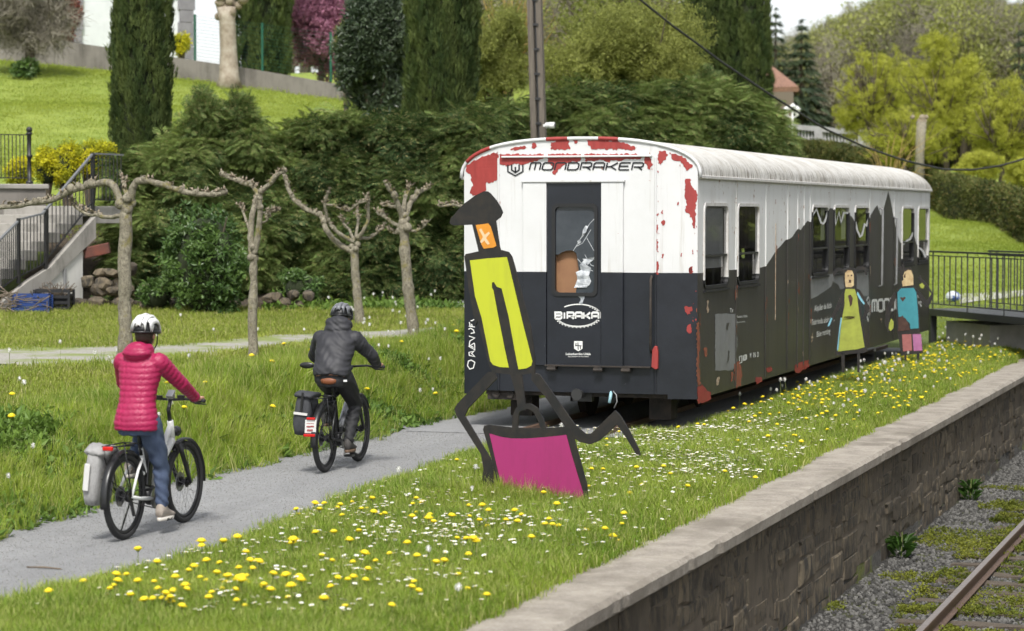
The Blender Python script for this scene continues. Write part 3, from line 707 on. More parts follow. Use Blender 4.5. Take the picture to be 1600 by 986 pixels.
# threshold with hinges, hand rails, red lamp
mb = MB(); mb.box((-8.93, YB - .075, .795), (-7.60, YB - .004, .812)); th = mb.build('threshold', 'underframe_black', endw, origin=CO)
for X in (-8.89, -8.30, -7.95):
    mb = MB(); mb.box((X, YB - .10, .745), (X + .10, YB - .004, .792)); mb.tube([(X - .005, YB - .09, .76), (X + .105, YB - .09, .76)], .02, 8); mb.build('hinge', 'underframe_black', endw, origin=CO)
mb = MB(); mb.tube([(-7.595, YB - .02, 1.9), (-7.595, YB - .07, 1.86), (-7.595, YB - .07, 1.02), (-7.595, YB - .02, .98)], .016, 8); mb.build('grab_rail', 'underframe_black', endw, smooth=True, origin=CO)
mb = MB(); L = [pY(*Z2(x, y), YB) for x, y in ((928,375),(932,300),(942,282),(952,284),(957,310),(956,382),(945,386))]; mb.plate([(p[0], YB - .03, p[2]) for p in L], (0, .05, 0)); mb.build('tail_reflector', 'red_primer', endw, origin=CO, bevel=.006)
# peeled paint on the end wall: patches of older red showing (outlines of their own)
def onend(x, y, lift=.004):
    u, v = Z1(x, y); p = pY(u, v, YB)
    for _ in range(4): p = pY(u, v, endY(np.clip(p[0], CX0, CX1)) - lift)
    return p
peels = [
 [(118,215),(150,190),(205,168),(272,145),(272,250),(262,285),(232,298),(218,290),(216,330),(195,345),(180,360),(150,358),(135,345),(150,300),(140,262),(116,238)],
 [(278,158),(490,155),(486,180),(460,190),(425,195),(400,205),(360,205),(330,210),(310,215),(290,208),(278,205)],
 [(513,155),(668,155),(666,190),(640,192),(600,200),(580,215),(560,230),(548,258),(535,252),(538,225),(515,200)],
 [(686,156),(940,156),(965,170),(955,182),(930,178),(900,180),(850,190),(840,185),(800,195),(770,185),(735,192),(690,190)],
 [(526,100),(560,88),(612,90),(618,135),(528,135)], [(697,88),(760,88),(850,95),(940,125),(930,136),(870,134),(720,132)], [(330,135),(380,118),(415,122),(400,132),(360,138)], [(435,108),(450,102),(458,120),(445,132),(433,126)], [(630,88),(655,86),(655,100),(640,106)],
 [(978,165),(1000,168),(1018,205),(1005,232),(990,225),(975,185)], [(1045,140),(1080,142),(1090,160),(1075,185),(1055,208),(1042,200)], [(1105,155),(1150,165),(1180,185),(1210,215),(1195,225),(1180,238),(1165,215),(1150,190),(1120,188),(1106,175)],
 [(1175,275),(1195,275),(1205,310),(1225,330),(1232,370),(1222,410),(1222,515),(1210,512),(1205,470),(1185,440),(1172,430),(1180,395),(1170,350)],
 [(435,306),(450,302),(462,330),(465,360),(450,366),(438,350)], [(1030,500),(1042,495),(1040,540),(1032,530)], [(1028,570),(1040,565),(1040,620),(1030,620)], [(1032,675),(1042,672),(1042,738),(1030,735)], [(1058,480),(1070,472),(1076,490),(1064,502)], [(1060,640),(1068,635),(1066,658),(1058,655)], [(1195,700),(1208,696),(1206,730),(1194,728)], [(1135,390),(1142,385),(1140,402),(1133,402)], [(1060,430),(1066,425),(1066,445),(1060,445)], [(1172,888),(1205,890),(1208,905),(1185,935),(1172,915)],
 [(1185,980),(1200,975),(1205,1010),(1190,1020),(1180,1000)], [(406,365),(414,365),(414,440),(408,440)], [(406,670),(412,670),(412,720),(405,720)], [(1152,635),(1158,632),(1156,650),(1150,650)]]
rs = random.Random(21)
for k, P in enumerate(peels):
    q = jag(P, 5.0, 7, rs); mb = MB(); mb.poly([onend(x, y, .0045 + .0004 * (k % 3)) for x, y in q]); mb.build('peeled_patch', 'red_primer', endw, origin=CO, fix=False)
rs = random.Random(77)
for k in range(70):                                               # small flakes along seams and edges
    x, y = rs.choice(((1036 + rs.gauss(0, 7), rs.uniform(170, 720)), (1225 + rs.gauss(-8, 8), rs.uniform(260, 960)), (408 + rs.gauss(0, 5), rs.uniform(300, 700)), (rs.uniform(120, 1200), 150 + abs(rs.gauss(0, 40))), (275 + rs.gauss(0, 4), rs.uniform(150, 420))))
    w_, h_ = rs.uniform(1.2, 4.5), rs.uniform(2, 10); mb = MB(); q = jag([(x - w_, y), (x, y - h_), (x + w_, y), (x + w_*.3, y + h_)], 1.5, 3, rs); mb.poly([onend(a, c, .0062) for a, c in q]); mb.build('paint_flake', 'red_primer' if rs.random() < .8 else 'rust', endw, origin=CO, fix=False)
# lettering drawn as strokes ------------------------------------------------
GL = {  # unit-high glyph strokes on a 1 x 1 cell, rounded technical lettering
 'M': [[(0,0),(0,.85),(.12,1),(.88,1),(1,.85),(1,0)], [(.5,1),(.5,0)]], 'O': [[(.15,0),(.85,0),(1,.15),(1,.85),(.85,1),(.15,1),(0,.85),(0,.15),(.15,0)]],
 'N': [[(0,0),(0,.85),(.12,1),(.85,1),(1,.85),(1,0)]], 'D': [[(0,0),(.8,0),(1,.2),(1,.8),(.8,1),(0,1),(0,0)]],
 'R': [[(0,0),(0,1),(.85,1),(1,.85),(1,.55),(.85,.4),(.15,.4)], [(.55,.4),(1,0)]], 'A': [[(0,0),(0,.85),(.15,1),(.85,1),(1,.85),(1,0)], [(0,.4),(1,.4)]],
 'K': [[(0,0),(0,1)], [(0,.45),(.4,.45),(1,1)], [(.4,.45),(1,0)]], 'E': [[(1,0),(.12,0),(0,.12),(0,.88),(.12,1),(1,1)], [(0,.52),(.85,.52)]],
 'B': [[(0,0),(0,1),(.85,1),(1,.85),(1,.65),(.88,.52),(.1,.52)], [(.88,.52),(1,.4),(1,.15),(.85,0),(0,0)]], 'I': [[(.5,0),(.5,1)]]}
def strokes(word, adv=1.0, gap=.3, narrow='I'):
    out = []; x = 0
    for ch in word:
        w_ = .35 if ch in narrow else 1.0
        for st in GL[ch]: out.append([(x + (px_ * 1.0 if ch not in narrow else .17) * adv, py_) for px_, py_ in st])
        x += (w_ * adv) + gap
    return out, x - gap
def stroke_mesh(lines, width, place, name, mat, parent):
    mb = MB()
    for ln in lines:
        L, R = ribbon(ln, width)
        for k in range(len(L) - 1): mb.add([place(*L[k]), place(*L[k+1]), place(*R[k+1]), place(*R[k])], [(0,1,2,3)])
    return mb.build(name, mat, parent, origin=CO, fix=False)
def bil(P, w_, h_):
    """map a w x h panel to four corners of a measured quad (bottom-left, bottom-right, top-right, top-left)"""
    P = [np.array(p) for p in P]
    return lambda x, y: (P[0]*(1-x/w_)*(1-y/h_) + P[1]*(x/w_)*(1-y/h_) + P[2]*(x/w_)*(y/h_) + P[3]*(1-x/w_)*(y/h_))
ls, W = strokes('MONDRAKER', 1.5, .35); ls = [[(x + .25 * y, y) for x, y in l] for l in ls]
stroke_mesh(ls, .2, bil([onend(422,232,.009), onend(965,232,.009), onend(965,198,.009), onend(422,198,.009)], W, 1), 'lettering', 'lettering_navy', endw)
def shield(c, s_): return [[(c[0]-s_, c[1]+s_*.9), (c[0]-s_, c[1]-s_*.3), (c[0], c[1]-s_), (c[0]+s_, c[1]-s_*.3), (c[0]+s_, c[1]+s_*.9)], [(c[0]-s_*.5, c[1]+s_*.9), (c[0]-s_*.5, c[1]), (c[0], c[1]-s_*.45), (c[0]+s_*.5, c[1]), (c[0]+s_*.5, c[1]+s_*.9)], [(c[0], c[1]-s_*.45), (c[0], c[1]+s_*.5)]]
stroke_mesh([[(x, y) for x, y in l] for l in shield((0, 0), 1)], .2, lambda x, y: onend(355 + 36*x, 232 - 28*y, .009), 'emblem', 'lettering_navy', endw)
# door emblem: toothed ring with the name across it
def onz2(x, y, Y): return pY(*Z2(x, y), Y)
def plz2(Y): return lambda x, y: onz2(x, y, Y)
YD = YB - .0275
ring = [(603 + 98 * math.cos(a), 150 - 50 * math.sin(a)) for a in np.radians(np.linspace(-10, 130, 30))]
stroke_mesh([ring], 5, plz2(YD), 'emblem_ring', 'lettering_white', door)
ring = [(600 + 92 * math.cos(a), 152 - 46 * math.sin(a)) for a in np.radians(np.linspace(195, 338, 30))]
stroke_mesh([ring], 7, plz2(YD), 'emblem_ring', 'lettering_white', door)
teeth = []
for a in list(np.radians(np.linspace(197, 336, 15))) + list(np.radians(np.linspace(-8, 55, 8))):
    teeth.append([(600 + 90 * math.cos(a), 151 - 46 * math.sin(a)), (600 + 103 * math.cos(a), 151 - 54 * math.sin(a))])
stroke_mesh(teeth, 5, plz2(YD), 'emblem_teeth', 'lettering_white', door)
mb = MB(); mb.poly([onz2(x, y, YD - .001) for x, y in ((494,130),(696,130),(696,168),(494,168))]); mb.build('name_band', 'navy_paint', door, origin=CO, fix=False)
ls, W = strokes('BIRAKA', 1.4, .38)
stroke_mesh(ls, .34, bil([onz2(500,163,YD-.003), onz2(690,163,YD-.003), onz2(690,136,YD-.003), onz2(500,136,YD-.003)], W, 1), 'lettering', 'lettering_white', door)
crest = [(583,262),(620,262),(620,295),(602,307),(583,295)]
mb = MB(); mb.poly([onz2(x, y, YD) for x, y in crest]); mb.build('crest', 'lettering_white', door, origin=CO, fix=False)
stroke_mesh([[(592,270),(590,285)], [(610,285),(612,297)], [(600,268),(601,300)], [(588,281),(616,283)]], 4, plz2(YD - .001), 'crest_mark', 'lettering_navy', door)
def font_text(s_, place, name, mat, parent, bold=0.0):
    cu = bpy.data.curves.new('t', 'FONT'); cu.body = s_; cu.size = 1; cu.offset = bold; cu.resolution_u = 2
    ob = bpy.data.objects.new('t', cu); COL.objects.link(ob); dg = bpy.context.evaluated_depsgraph_get()
    me = bpy.data.meshes.new_from_object(ob.evaluated_get(dg)); co = np.array([v.co[:] for v in me.vertices]); fs = [tuple(p.vertices) for p in me.polygons]
    bpy.data.objects.remove(ob); x0, x1 = co[:, 0].min(), co[:, 0].max()
    mb = MB(); mb.add([place((c[0] - x0) / (x1 - x0), c[1] / .72) for c in co], fs); bpy.data.meshes.remove(me)
    return mb.build(name, mat, parent, origin=CO, fix=False)
font_text('Lekunberriko Udala', bil([onz2(547,323,YD), onz2(656,323,YD), onz2(656,313,YD), onz2(547,313,YD)], 1, 1), 'lettering', 'lettering_white', door, .02)
font_text('Ayuntamiento de Lekunberri', bil([onz2(556,332,YD), onz2(648,332,YD), onz2(648,326,YD), onz2(556,326,YD)], 1, 1), 'lettering', 'lettering_white', door)
# spray scrawl running down the outer facet
scr = [[(128,172),(134,172),(144,166)], [(122,178),(126,196)], [(120,196),(146,200)], [(132,186),(134,197)], [(118,210),(128,205),(140,213),(144,225),(128,228)], [(120,240),(146,248),(124,262)], [(124,262),(122,280),(140,290)], [(145,270),(120,285),(146,300),(145,272)], [(120,310),(122,325),(146,330),(132,316),(144,305),(120,312)], [(130,345),(146,355),(140,380),(124,385),(114,370),(118,350),(130,345)]]
def onl(x, y):
    u, v = Z2(x, y); p = pY(u, v, CY0)
    for _ in range(4): p = pY(u, v, endY(np.clip(p[0], CX0, CX1)) - .005)
    return p
stroke_mesh(scr, 4.2, onl, 'graffiti', 'lettering_white', endw)
# graphics on the long side ---------------------------------------------------
sw = [o_ for o_ in car.children if o_.name == 'side_wall'][0]
def sd_(u, v, lift=.004): return pX(u, v, CX1 + lift)
def z3(lift=.004): return lambda x, y: sd_(*Z3(x, y), lift)
def z4(lift=.004): return lambda x, y: sd_(*Z4(x, y), lift)
for ln in ([(738,412),(760,376),(785,450),(797,456),(806,445),(824,385)], [(858,375),(866,460),(884,392),(895,450),(910,396),(938,398)], [(972,440),(985,495),(1000,526),(1010,520),(1025,460),(1035,466),(1047,428)], [(1236,570),(1262,547),(1275,540),(1293,504)], [(1318,588),(1335,595),(1347,610),(1360,642)]):
    stroke_mesh([ln], 10, z3(-.006), 'mountain_line', 'lettering_white', sw)
# lighter rectangle under three windows with its own ridge line, grey overpaint, lettering
mb = MB(); pl = z4(.003)
for a, c in ((0, 0),): mb.poly([pl(x, y) for x, y in [(785,120),(850,118),(915,105),(925,78),(1125,70),(1130,235),(1090,240),(1050,190),(985,190),(960,200),(948,172),(915,150),(905,182),(865,210),(820,240),(785,255)]])
mb.build('overpaint', 'grey_overpaint', sw, origin=CO, fix=False)
mb = MB(); mb.poly([z4(.003)(x, y) for x, y in jag([(218,345),(345,340),(348,420),(338,440),(352,490),(345,600),(350,640),(318,678),(218,680)], 3, 12, random.Random(4))]); mb.build('overpaint', 'grey_overpaint', sw, origin=CO, fix=False)
mb = MB(); mb.poly([z4(.005)(x, y) for x, y in jag([(285,400),(300,395),(292,440),(284,435)], 2, 8, random.Random(4))]); mb.poly([z4(.005)(x, y) for x, y in jag([(295,560),(304,565),(300,610),(286,645),(294,600)], 2, 8, random.Random(6))]); mb.build('flaked_patch', 'charcoal_paint', sw, origin=CO, fix=False)
def quad4(x0, x1, y0, y1, skew=0, lift=.005): q = z4(lift); return bil([q(x0, y0), q(x1, y0 - skew), q(x1, y1 - skew), q(x0, y1)], 1, 1)
font_text('Alquiler de bicis', quad4(806, 907, 328, 292, 22), 'lettering', 'lettering_white', sw, .015)
font_text('Txirrinda alokairua', quad4(787, 925, 410, 376, 25), 'lettering', 'lettering_white', sw, .015)
font_text('Bike renting', quad4(820, 900, 480, 446, 22), 'lettering', 'lettering_white', sw, .015)
font_text('Tx', quad4(305, 325, 335, 310, 3), 'lettering', 'lettering_white', sw, .02); font_text('Turismo Udala', quad4(345, 408, 368, 352, 6), 'lettering', 'lettering_white', sw); font_text('Plaza de bicis', quad4(347, 395, 397, 388, 5), 'lettering', 'lettering_white', sw)
stroke_mesh([[(x, y) for x, y in l] for l in ([(362,596),(362,636),(376,630),(376,592),(362,596)], [(384,590),(384,622)], [(390,588),(390,618),(398,616),(398,586),(390,588)], [(404,584),(404,614)])], 4.5, z4(), 'lettering', 'lettering_white', sw)
for ch, x in (('M', 424), ('I', 443), ('N', 450), ('D', 468)): font_text(ch, quad4(x, x + (8 if ch != 'I' else 3), 604 - (x-424)*.15, 574 - (x-424)*.15), 'lettering', 'lettering_white', sw, .03)
ls, W = strokes('MONDRAKER', 1.1, .3); q = z4()
stroke_mesh(ls, .24, bil([q(1148,332), q(1440,300), q(1440,238), q(1148,265)], W, 1), 'lettering', 'lettering_white', sw)
stroke_mesh([[(1125,240),(1115,265),(1114,340),(1125,390)], [(1125,240),(1134,265),(1135,340),(1125,390)], [(1125,270),(1125,350)]], 5, z4(), 'emblem', 'lettering_white', sw)
# flaked and rusty patches along the bottom and the corner
rs = random.Random(9)
for mat_, polys in (('rust', [[(105,400),(122,390),(128,520),(122,640),(132,760),(118,770),(108,700),(112,560)], [(150,545),(165,540),(172,560),(166,600),(155,590)]]),
                    ('red_primer', [[(112,780),(140,760),(165,790),(195,815),(192,850),(150,868),(114,872)], [(690,650),(720,630),(770,615),(772,660),(720,690),(695,690)], [(520,665),(548,652),(556,680),(530,690)], [(455,720),(490,715),(498,745),(462,760)], [(64,70),(78,62),(84,80),(76,108),(66,104)]]),
                    ('rust', [[(330,640),(360,620),(378,690),(372,760),(345,790),(335,740)], [(310,690),(325,685),(322,740),(312,745)]]),
                    ('flake_cream', [[(172,262),(178,262),(178,335),(170,338)], [(785,480),(795,455),(796,500),(788,515)], [(735,570),(742,565),(745,590),(736,592)], [(230,720),(242,715),(240,760),(228,770)], [(1195,370),(1208,372),(1204,398)]])):
    for P in polys:
        mb = MB(); mb.poly([z4(.0045)(x, y) for x, y in jag(P, 5, 9, rs)]); mb.build('flaked_patch', mat_, sw, origin=CO, fix=False)
for k in range(46):                                               # rust runs down the long side
    x = rs.choice((110, 316, 480, 535, 600, 655, 690, 724, 1050, 1185, rs.uniform(110, 1370))) + rs.gauss(0, 5); yb = rs.uniform(300, 900) if rs.random() < .4 else rs.uniform(880, 1130) - .2*x; ln = rs.uniform(15, 70); w_ = rs.uniform(.8, 2.6)
    p = [side(*Z3(a, c)) for a, c in jag([(x - w_, yb), (x + w_, yb), (x + w_*.4, yb + ln), (x - w_*.4, yb + ln)], .6, 8, rs)]
    if min(q[2] for q in p) < SKIRT + .02 or any(a - .04 < p[0][1] < c + .04 for a, c in wins) or p[0][1] < CY0 + .05: continue
    mb = MB(); mb.poly([(CX1 + .0132, q[1], q[2]) for q in p]); mb.build('rust_run', 'rust' if rs.random() < .75 else 'flake_cream', sw, origin=CO, fix=False)
for x, y0, y1, mat_ in ((535,455,985,'flake_cream'),(655,580,870,'flake_cream')):     # door seams and pipes
    p0, p1 = side(*Z3(x, y0)), side(*Z3(x, y1)); mb = MB(); mb.box((CX1 + .001, p0[1]-.012, max(p1[2], .5)), (CX1 + .006, p0[1]+.012, p0[2])); mb.build('door_seam', mat_, sw, origin=CO)
for x in (316, 480, 600, 655, 690, 724, 1050, 1185):
    y = side(*Z3(x, 500))[1]; mb = MB(); zt = float(pzat(y)); mb.box((CX1 + .0015, y - .018, zt), (CX1 + .012, y + .018, GUT - .04)); mb.build('cover_strip', 'white_paint', sw, origin=CO)
    mb = MB(); mb.box((CX1 + .0015, y - .018, SKIRT + .03), (CX1 + .012, y + .018, zt)); mb.build('cover_strip', 'charcoal_paint', sw, origin=CO)
for x, y0, y1 in ((1105,370,803),(1185,420,795)):
    p0, p1 = side(*Z3(x, y0)), side(*Z3(x, y1)); mb = MB(); X = CX1 + .06
    mb.tube([(CX1, p0[1], p0[2]), (X, p0[1], p0[2] - .03), (X, p0[1], p1[2] + .03), (CX1, p0[1], p1[2])], .02, 8); mb.build('grab_rail', 'grey_overpaint', sw, smooth=True, origin=CO)
# floor, ceiling lining, far end, interior
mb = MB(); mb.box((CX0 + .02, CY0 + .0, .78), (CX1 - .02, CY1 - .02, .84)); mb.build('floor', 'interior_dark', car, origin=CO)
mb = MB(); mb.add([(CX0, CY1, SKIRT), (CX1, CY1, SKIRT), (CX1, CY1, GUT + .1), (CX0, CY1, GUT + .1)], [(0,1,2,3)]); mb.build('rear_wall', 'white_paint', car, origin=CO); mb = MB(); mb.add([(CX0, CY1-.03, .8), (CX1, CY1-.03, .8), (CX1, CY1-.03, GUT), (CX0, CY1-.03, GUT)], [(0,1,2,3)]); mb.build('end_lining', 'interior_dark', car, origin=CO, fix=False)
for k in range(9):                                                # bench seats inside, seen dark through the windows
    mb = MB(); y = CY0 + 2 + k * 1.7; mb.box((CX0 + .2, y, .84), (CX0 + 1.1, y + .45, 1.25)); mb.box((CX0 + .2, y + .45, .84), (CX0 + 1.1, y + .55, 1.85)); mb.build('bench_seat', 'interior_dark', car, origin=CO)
# underframe, bogies, coupling
mb = MB(); mb.box((-9.4, CY0 + .1, .50), (-7.7, CY1 - .1, .70)); mb.box((-9.75, CY0 + .02, .42), (-7.3, CY0 + .12, .62)); mb.build('underframe', 'underframe_black', car, origin=CO)
for yc in (CY0 + 3.0, CY1 - 3.0):
    mb = MB()
    for X in (-9.15, -7.95): mb.box((X - .06, yc - 1.35, .30), (X + .06, yc + 1.35, .52)); mb.box((X - .1, yc - 1.05, .2), (X + .1, yc - .75, .45)); mb.box((X - .1, yc + .75, .2), (X + .1, yc + 1.05, .45))
    bg_ = mb.build('bogie', 'underframe_black', car, origin=CO)
    for y in (yc - .9, yc + .9):
        mb = MB(); mb.tube([(-9.1, y, .36), (-8.0, y, .36)], .06, 8)
        for X in (-9.05, -8.05): mb.tube([(X - .05, y, .36), (X + .05, y, .36)], .36, 24)
        mb.build('wheelset', 'underframe_black', bg_, origin=CO)
mb = MB(); mb.tube([(-8.50, CY0 + .1, .46), (-8.50, CY0 - .22, .46)], .05, 12); mb.tube([(-8.50, CY0 - .22, .46), (-8.50, CY0 - .25, .46)], .07, 14); mb.box((-8.62, CY0, .36), (-8.38, CY0 + .1, .56)); mb.build('coupling', 'window_metal', car, origin=CO)
plain('hose_blue', (.30, .50, .56), .5)
mb = MB(); mb.tube([(-8.11, CY0 - .08, .50), (-8.11, CY0 - .12, .43), (-8.12, CY0 - .13, .36)], .02, 8); mb.build('hose_end', 'hose_blue', car, smooth=True, origin=CO)
mb = MB(); mb.tube([(-8.08, CY0 - .1, .50), (-8.03, CY0 - .14, .46), (-8.02, CY0 - .14, .38), (-8.06, CY0 - .13, .30)], .008, 6); mb.build('hose_end', 'grey_overpaint', car, smooth=True, origin=CO)
mb = MB(); mb.box((-9.72, CY0 - .02, .36), (-9.25, CY0 + .3, .50)); mb.tube([(-9.6, CY0 - .05, .43), (-9.6, CY0 - .01, .43)], .05, 12); mb.tube([(-9.42, CY0 - .05, .43), (-9.42, CY0 - .01, .43)], .05, 12); mb.build('buffer_beam', 'underframe_black', car, origin=CO)
for X in (-9.45, -7.65):
    mb = MB(); mb.box((X - .14, CY0 + .5, .12), (X + .14, CY0 + .8, .48)); mb.build('step_bracket', 'underframe_black', car, origin=CO)
sid = empty('siding_track', (-8.55, 37, 0)); tag(sid, 'short length of rail on which the old carriage stands', 'railway track')
for X in (-9.05, -8.05):
    mb = MB(); mb.box((X - .035, 27.4, .005), (X + .035, 47.5, .075)); mb.build('rail', 'rail_steel', sid, origin=(-8.55, 37, 0), bevel=.01)
# thin concrete kerb between carriage pad and grass
mb = MB(); mb.box((-7.30, 26.9, -.1), (-7.18, 47.5, .075)); tag(mb.build('kerb', 'coping_concrete', bevel=.012), kind='structure')
# ================================================================== PAINTED STEEL FIGURES
plain('black_steel', (.013, .013, .014), .5, 0, (.03, .024, .02), 9, bump=.1)
stained('panel_lime', (.52, .56, .03), (.34, .36, .04), .45, 4, (3, 3, .3), .45, .03); stained('panel_magenta', (.36, .03, .15), (.22, .025, .09), .5, 4, (3, 3, .3), .5, .03); plain('panel_orange', (.75, .30, .03), .5, 0, (.66, .26, .03), 5)
plain('panel_cream', (.62, .50, .28), .7, 0, (.42, .28, .14), 9); plain('panel_olive', (.36, .40, .06), .7, 0, (.27, .30, .05), 8); plain('panel_turquoise', (.05, .27, .32), .6, 0, (.04, .22, .27), 6); plain('panel_sky', (.20, .45, .55), .7)
plain('panel_rose', (.40, .14, .13), .7, 0, (.30, .10, .10), 9); plain('panel_pink', (.45, .17, .34), .7, 0, (.35, .12, .26), 7); plain('rust_brown', (.05, .024, .02), .85, 0, (.08, .04, .03), 10)
plain('face_mark', (.80, .56, .34), .6)
def figure(name, P, dirv, black, panels, label, thick=.012, cat='cutout figure'):
    P = np.array(P, float); dv = np.array([dirv[0], dirv[1], 0.]); dv /= np.linalg.norm(dv); nn = np.array([dv[1], -dv[0], 0])
    root = empty(name, P); tag(root, label, cat, 'painted steel cutout figures')
    # several overlapping limbs are cut from one sheet: stack them a hair apart inside the thickness
    for k, (nm, poly) in enumerate(black):
        mb = MB(); mb.plate([pplane(u, v, P, nn) + nn * (.0011 * (k % 3)) for u, v in poly], nn * thick); mb.build(nm, 'black_steel', root, origin=P)
    for nm, mt, poly in panels:
        q = [pplane(u, v, P, nn) for u, v in poly]
        for s_ in (1, -1):
            if s_ < 0 and nm in ('face_cross', 'stain'): continue
            lift = .0112 if nm not in ('face_cross', 'stain') else .0128
            mb = MB(); mb.plate([p + nn * s_ * lift for p in q], nn * .002); mb.build(nm, mt, root, origin=P)
    return root
z1 = lambda L: [Z1(*p) for p in L]; z2 = lambda L: [Z2(*p) for p in L]; z4l = lambda L: [Z4(*p) for p in L]
P0 = pz(842, 789, 0.03)
hat = z1([(40,490),(46,465),(60,450),(85,420),(110,395),(160,358),(205,335),(222,336),(235,345),(265,380),(285,412),(295,437),(285,460),(262,478),(230,490),(160,496),(60,500)])
headp = z1([(148,490),(262,476),(280,600),(292,640),(185,645)])
bodyp = [Z1(112,650),Z1(118,638),Z1(190,622),Z1(290,618),Z1(325,628),Z1(340,650),Z1(352,690),Z1(430,985),Z2(412,330),Z2(412,402),Z2(330,412),Z2(228,400),Z2(212,372),Z2(160,170),Z1(165,985),Z1(135,820)]
legA = z2([(235,395),(245,425),(118,558),(103,590),(215,775),(232,815),(222,960),(165,960),(186,825),(175,760),(66,588),(58,560),(70,538),(205,398)])
armp = z2([(300,395),(352,395),(362,470),(372,565),(338,572),(330,500)])
handle = z2([(312,660),(314,590),(330,555),(362,537),(392,536),(425,556),(448,600),(462,650),(440,655),(428,615),(410,578),(385,560),(362,560),(345,575),(338,600),(338,662)])
legB = z2([(398,398),(432,408),(540,560),(590,632),(636,670),(660,668),(765,566),(784,584),(830,660),(868,735),(876,766),(858,760),(815,690),(772,628),(740,660),(695,700),(655,716),(610,706),(575,682),(520,600),(460,510),(396,432)])
case = z2([(184,650),(190,634),(208,630),(300,640),(380,645),(470,643),(556,638),(572,648),(585,690),(640,890),(650,1010),(275,1010),(228,800)])
yel = [Z1(140,668),Z1(230,658),Z1(318,652),Z1(330,700),Z1(398,985),Z2(403,350),Z2(398,370),Z2(375,382),Z2(342,386),Z2(325,300),Z2(298,150),Z2(268,30),Z1(270,795),Z1(256,772),Z1(246,775),Z1(246,800),Z2(232,40),Z2(250,140),Z2(280,290),Z2(299,378),Z2(260,376),Z2(230,366),Z2(218,350),Z2(180,160),Z1(165,840)]
mag = z2([(214,668),(260,682),(310,690),(380,690),(450,685),(520,678),(552,674),(575,760),(625,925),(640,1005),(288,1005),(258,860)])
figure('cutout_figure', P0, (.93, -.36), [('hat', hat), ('head', headp), ('body', bodyp), ('leg', legA), ('arm', armp), ('suitcase_handle', handle), ('leg', legB), ('suitcase', case)],
       [('face_panel', 'panel_orange', z1([(168,498),(228,490),(240,505),(268,598),(255,606),(207,612),(195,590)])), ('face_cross', 'face_mark', z1([(185,520),(195,515),(212,545),(232,530),(236,540),(218,560),(236,588),(226,594),(210,572),(196,586),(190,578),(204,555)])),
        ('lime_panel', 'panel_lime', yel), ('suitcase_panel', 'panel_magenta', mag)],
       'walking steel cutout figure in a beret with lime panel carrying a magenta suitcase')
# the two smaller weathered figures beside the carriage
def foot(u, X):                              # where the vertical through pixel column u meets the strip X = const
    d = ray(u, 400); return np.array([X, X / d[0] * d[1], float(hgt(np.array([X]), np.array([X / d[0] * d[1]]))[0])])
Pw = foot(1330, -6.55); Pm = foot(1425, -6.5)
dress = z4l([(985,185),(1050,185),(1068,215),(1078,300),(1095,420),(1112,530),(1122,565),(1095,575),(930,585),(935,540),(950,420),(968,300),(972,220)])
figure('cutout_figure', Pw, (.97, .1), [('body', dress), ('head', z4l([(978,88),(1000,72),(1035,68),(1052,85),(1058,120),(1056,195),(985,195),(978,140)])),
        ('hair', z4l([(915,110),(925,78),(950,66),(985,80),(985,98),(950,88),(935,100),(922,125)])), ('hair', z4l([(1030,88),(1062,62),(1095,60),(1115,70),(1120,110),(1110,115),(1100,82),(1065,82),(1040,100)])),
        ('arm', z4l([(985,210),(990,235),(945,330),(905,415),(885,425),(880,400),(925,320),(965,225)])), ('arm', z4l([(1050,190),(1075,200),(1115,265),(1135,310),(1110,380),(1090,375),(1108,310),(1080,260),(1055,225)])),
        ('leg', z4l([(965,575),(985,575),(985,690),(968,690)])), ('leg', z4l([(1060,565),(1076,565),(1074,690),(1060,690)]))],
       [('face_panel', 'panel_cream', z4l([(988,100),(1005,84),(1030,86),(1040,110),(1040,175),(1025,185),(992,185),(987,140)])), ('dress_panel', 'panel_olive', z4l([(992,195),(1045,195),(1060,240),(1070,330),(1088,440),(1104,540),(1060,552),(945,566),(955,460),(972,360),(985,290),(985,225)])),
        ('belt', 'rust_brown', z4l([(975,360),(1010,355),(1045,358),(1045,368),(1012,378),(975,382)])), ('hem_panel', 'panel_sky', z4l([(940,560),(955,420),(962,365),(970,366),(962,440),(950,555)])), ('sleeve_panel', 'panel_sky', z4l([(1062,210),(1085,250),(1105,280),(1100,290),(1075,258),(1058,225)])), ('sleeve_panel', 'panel_sky', z4l([(905,365),(912,370),(898,410),(884,420),(890,400)])),
        ('stain', 'rust_brown', z4l([(1005,235),(1020,228),(1035,250),(1028,290),(1018,300),(1012,265)])), ('stain', 'rust_brown', z4l([(1010,140),(1025,142),(1024,160),(1010,158)])), ('stain', 'rust_brown', z4l([(1003,112),(1009,112),(1009,122),(1003,122)])), ('stain', 'rust_brown', z4l([(1022,110),(1030,110),(1030,120),(1022,120)]))],
       'weathered steel cutout woman in an olive green dress beside the carriage')
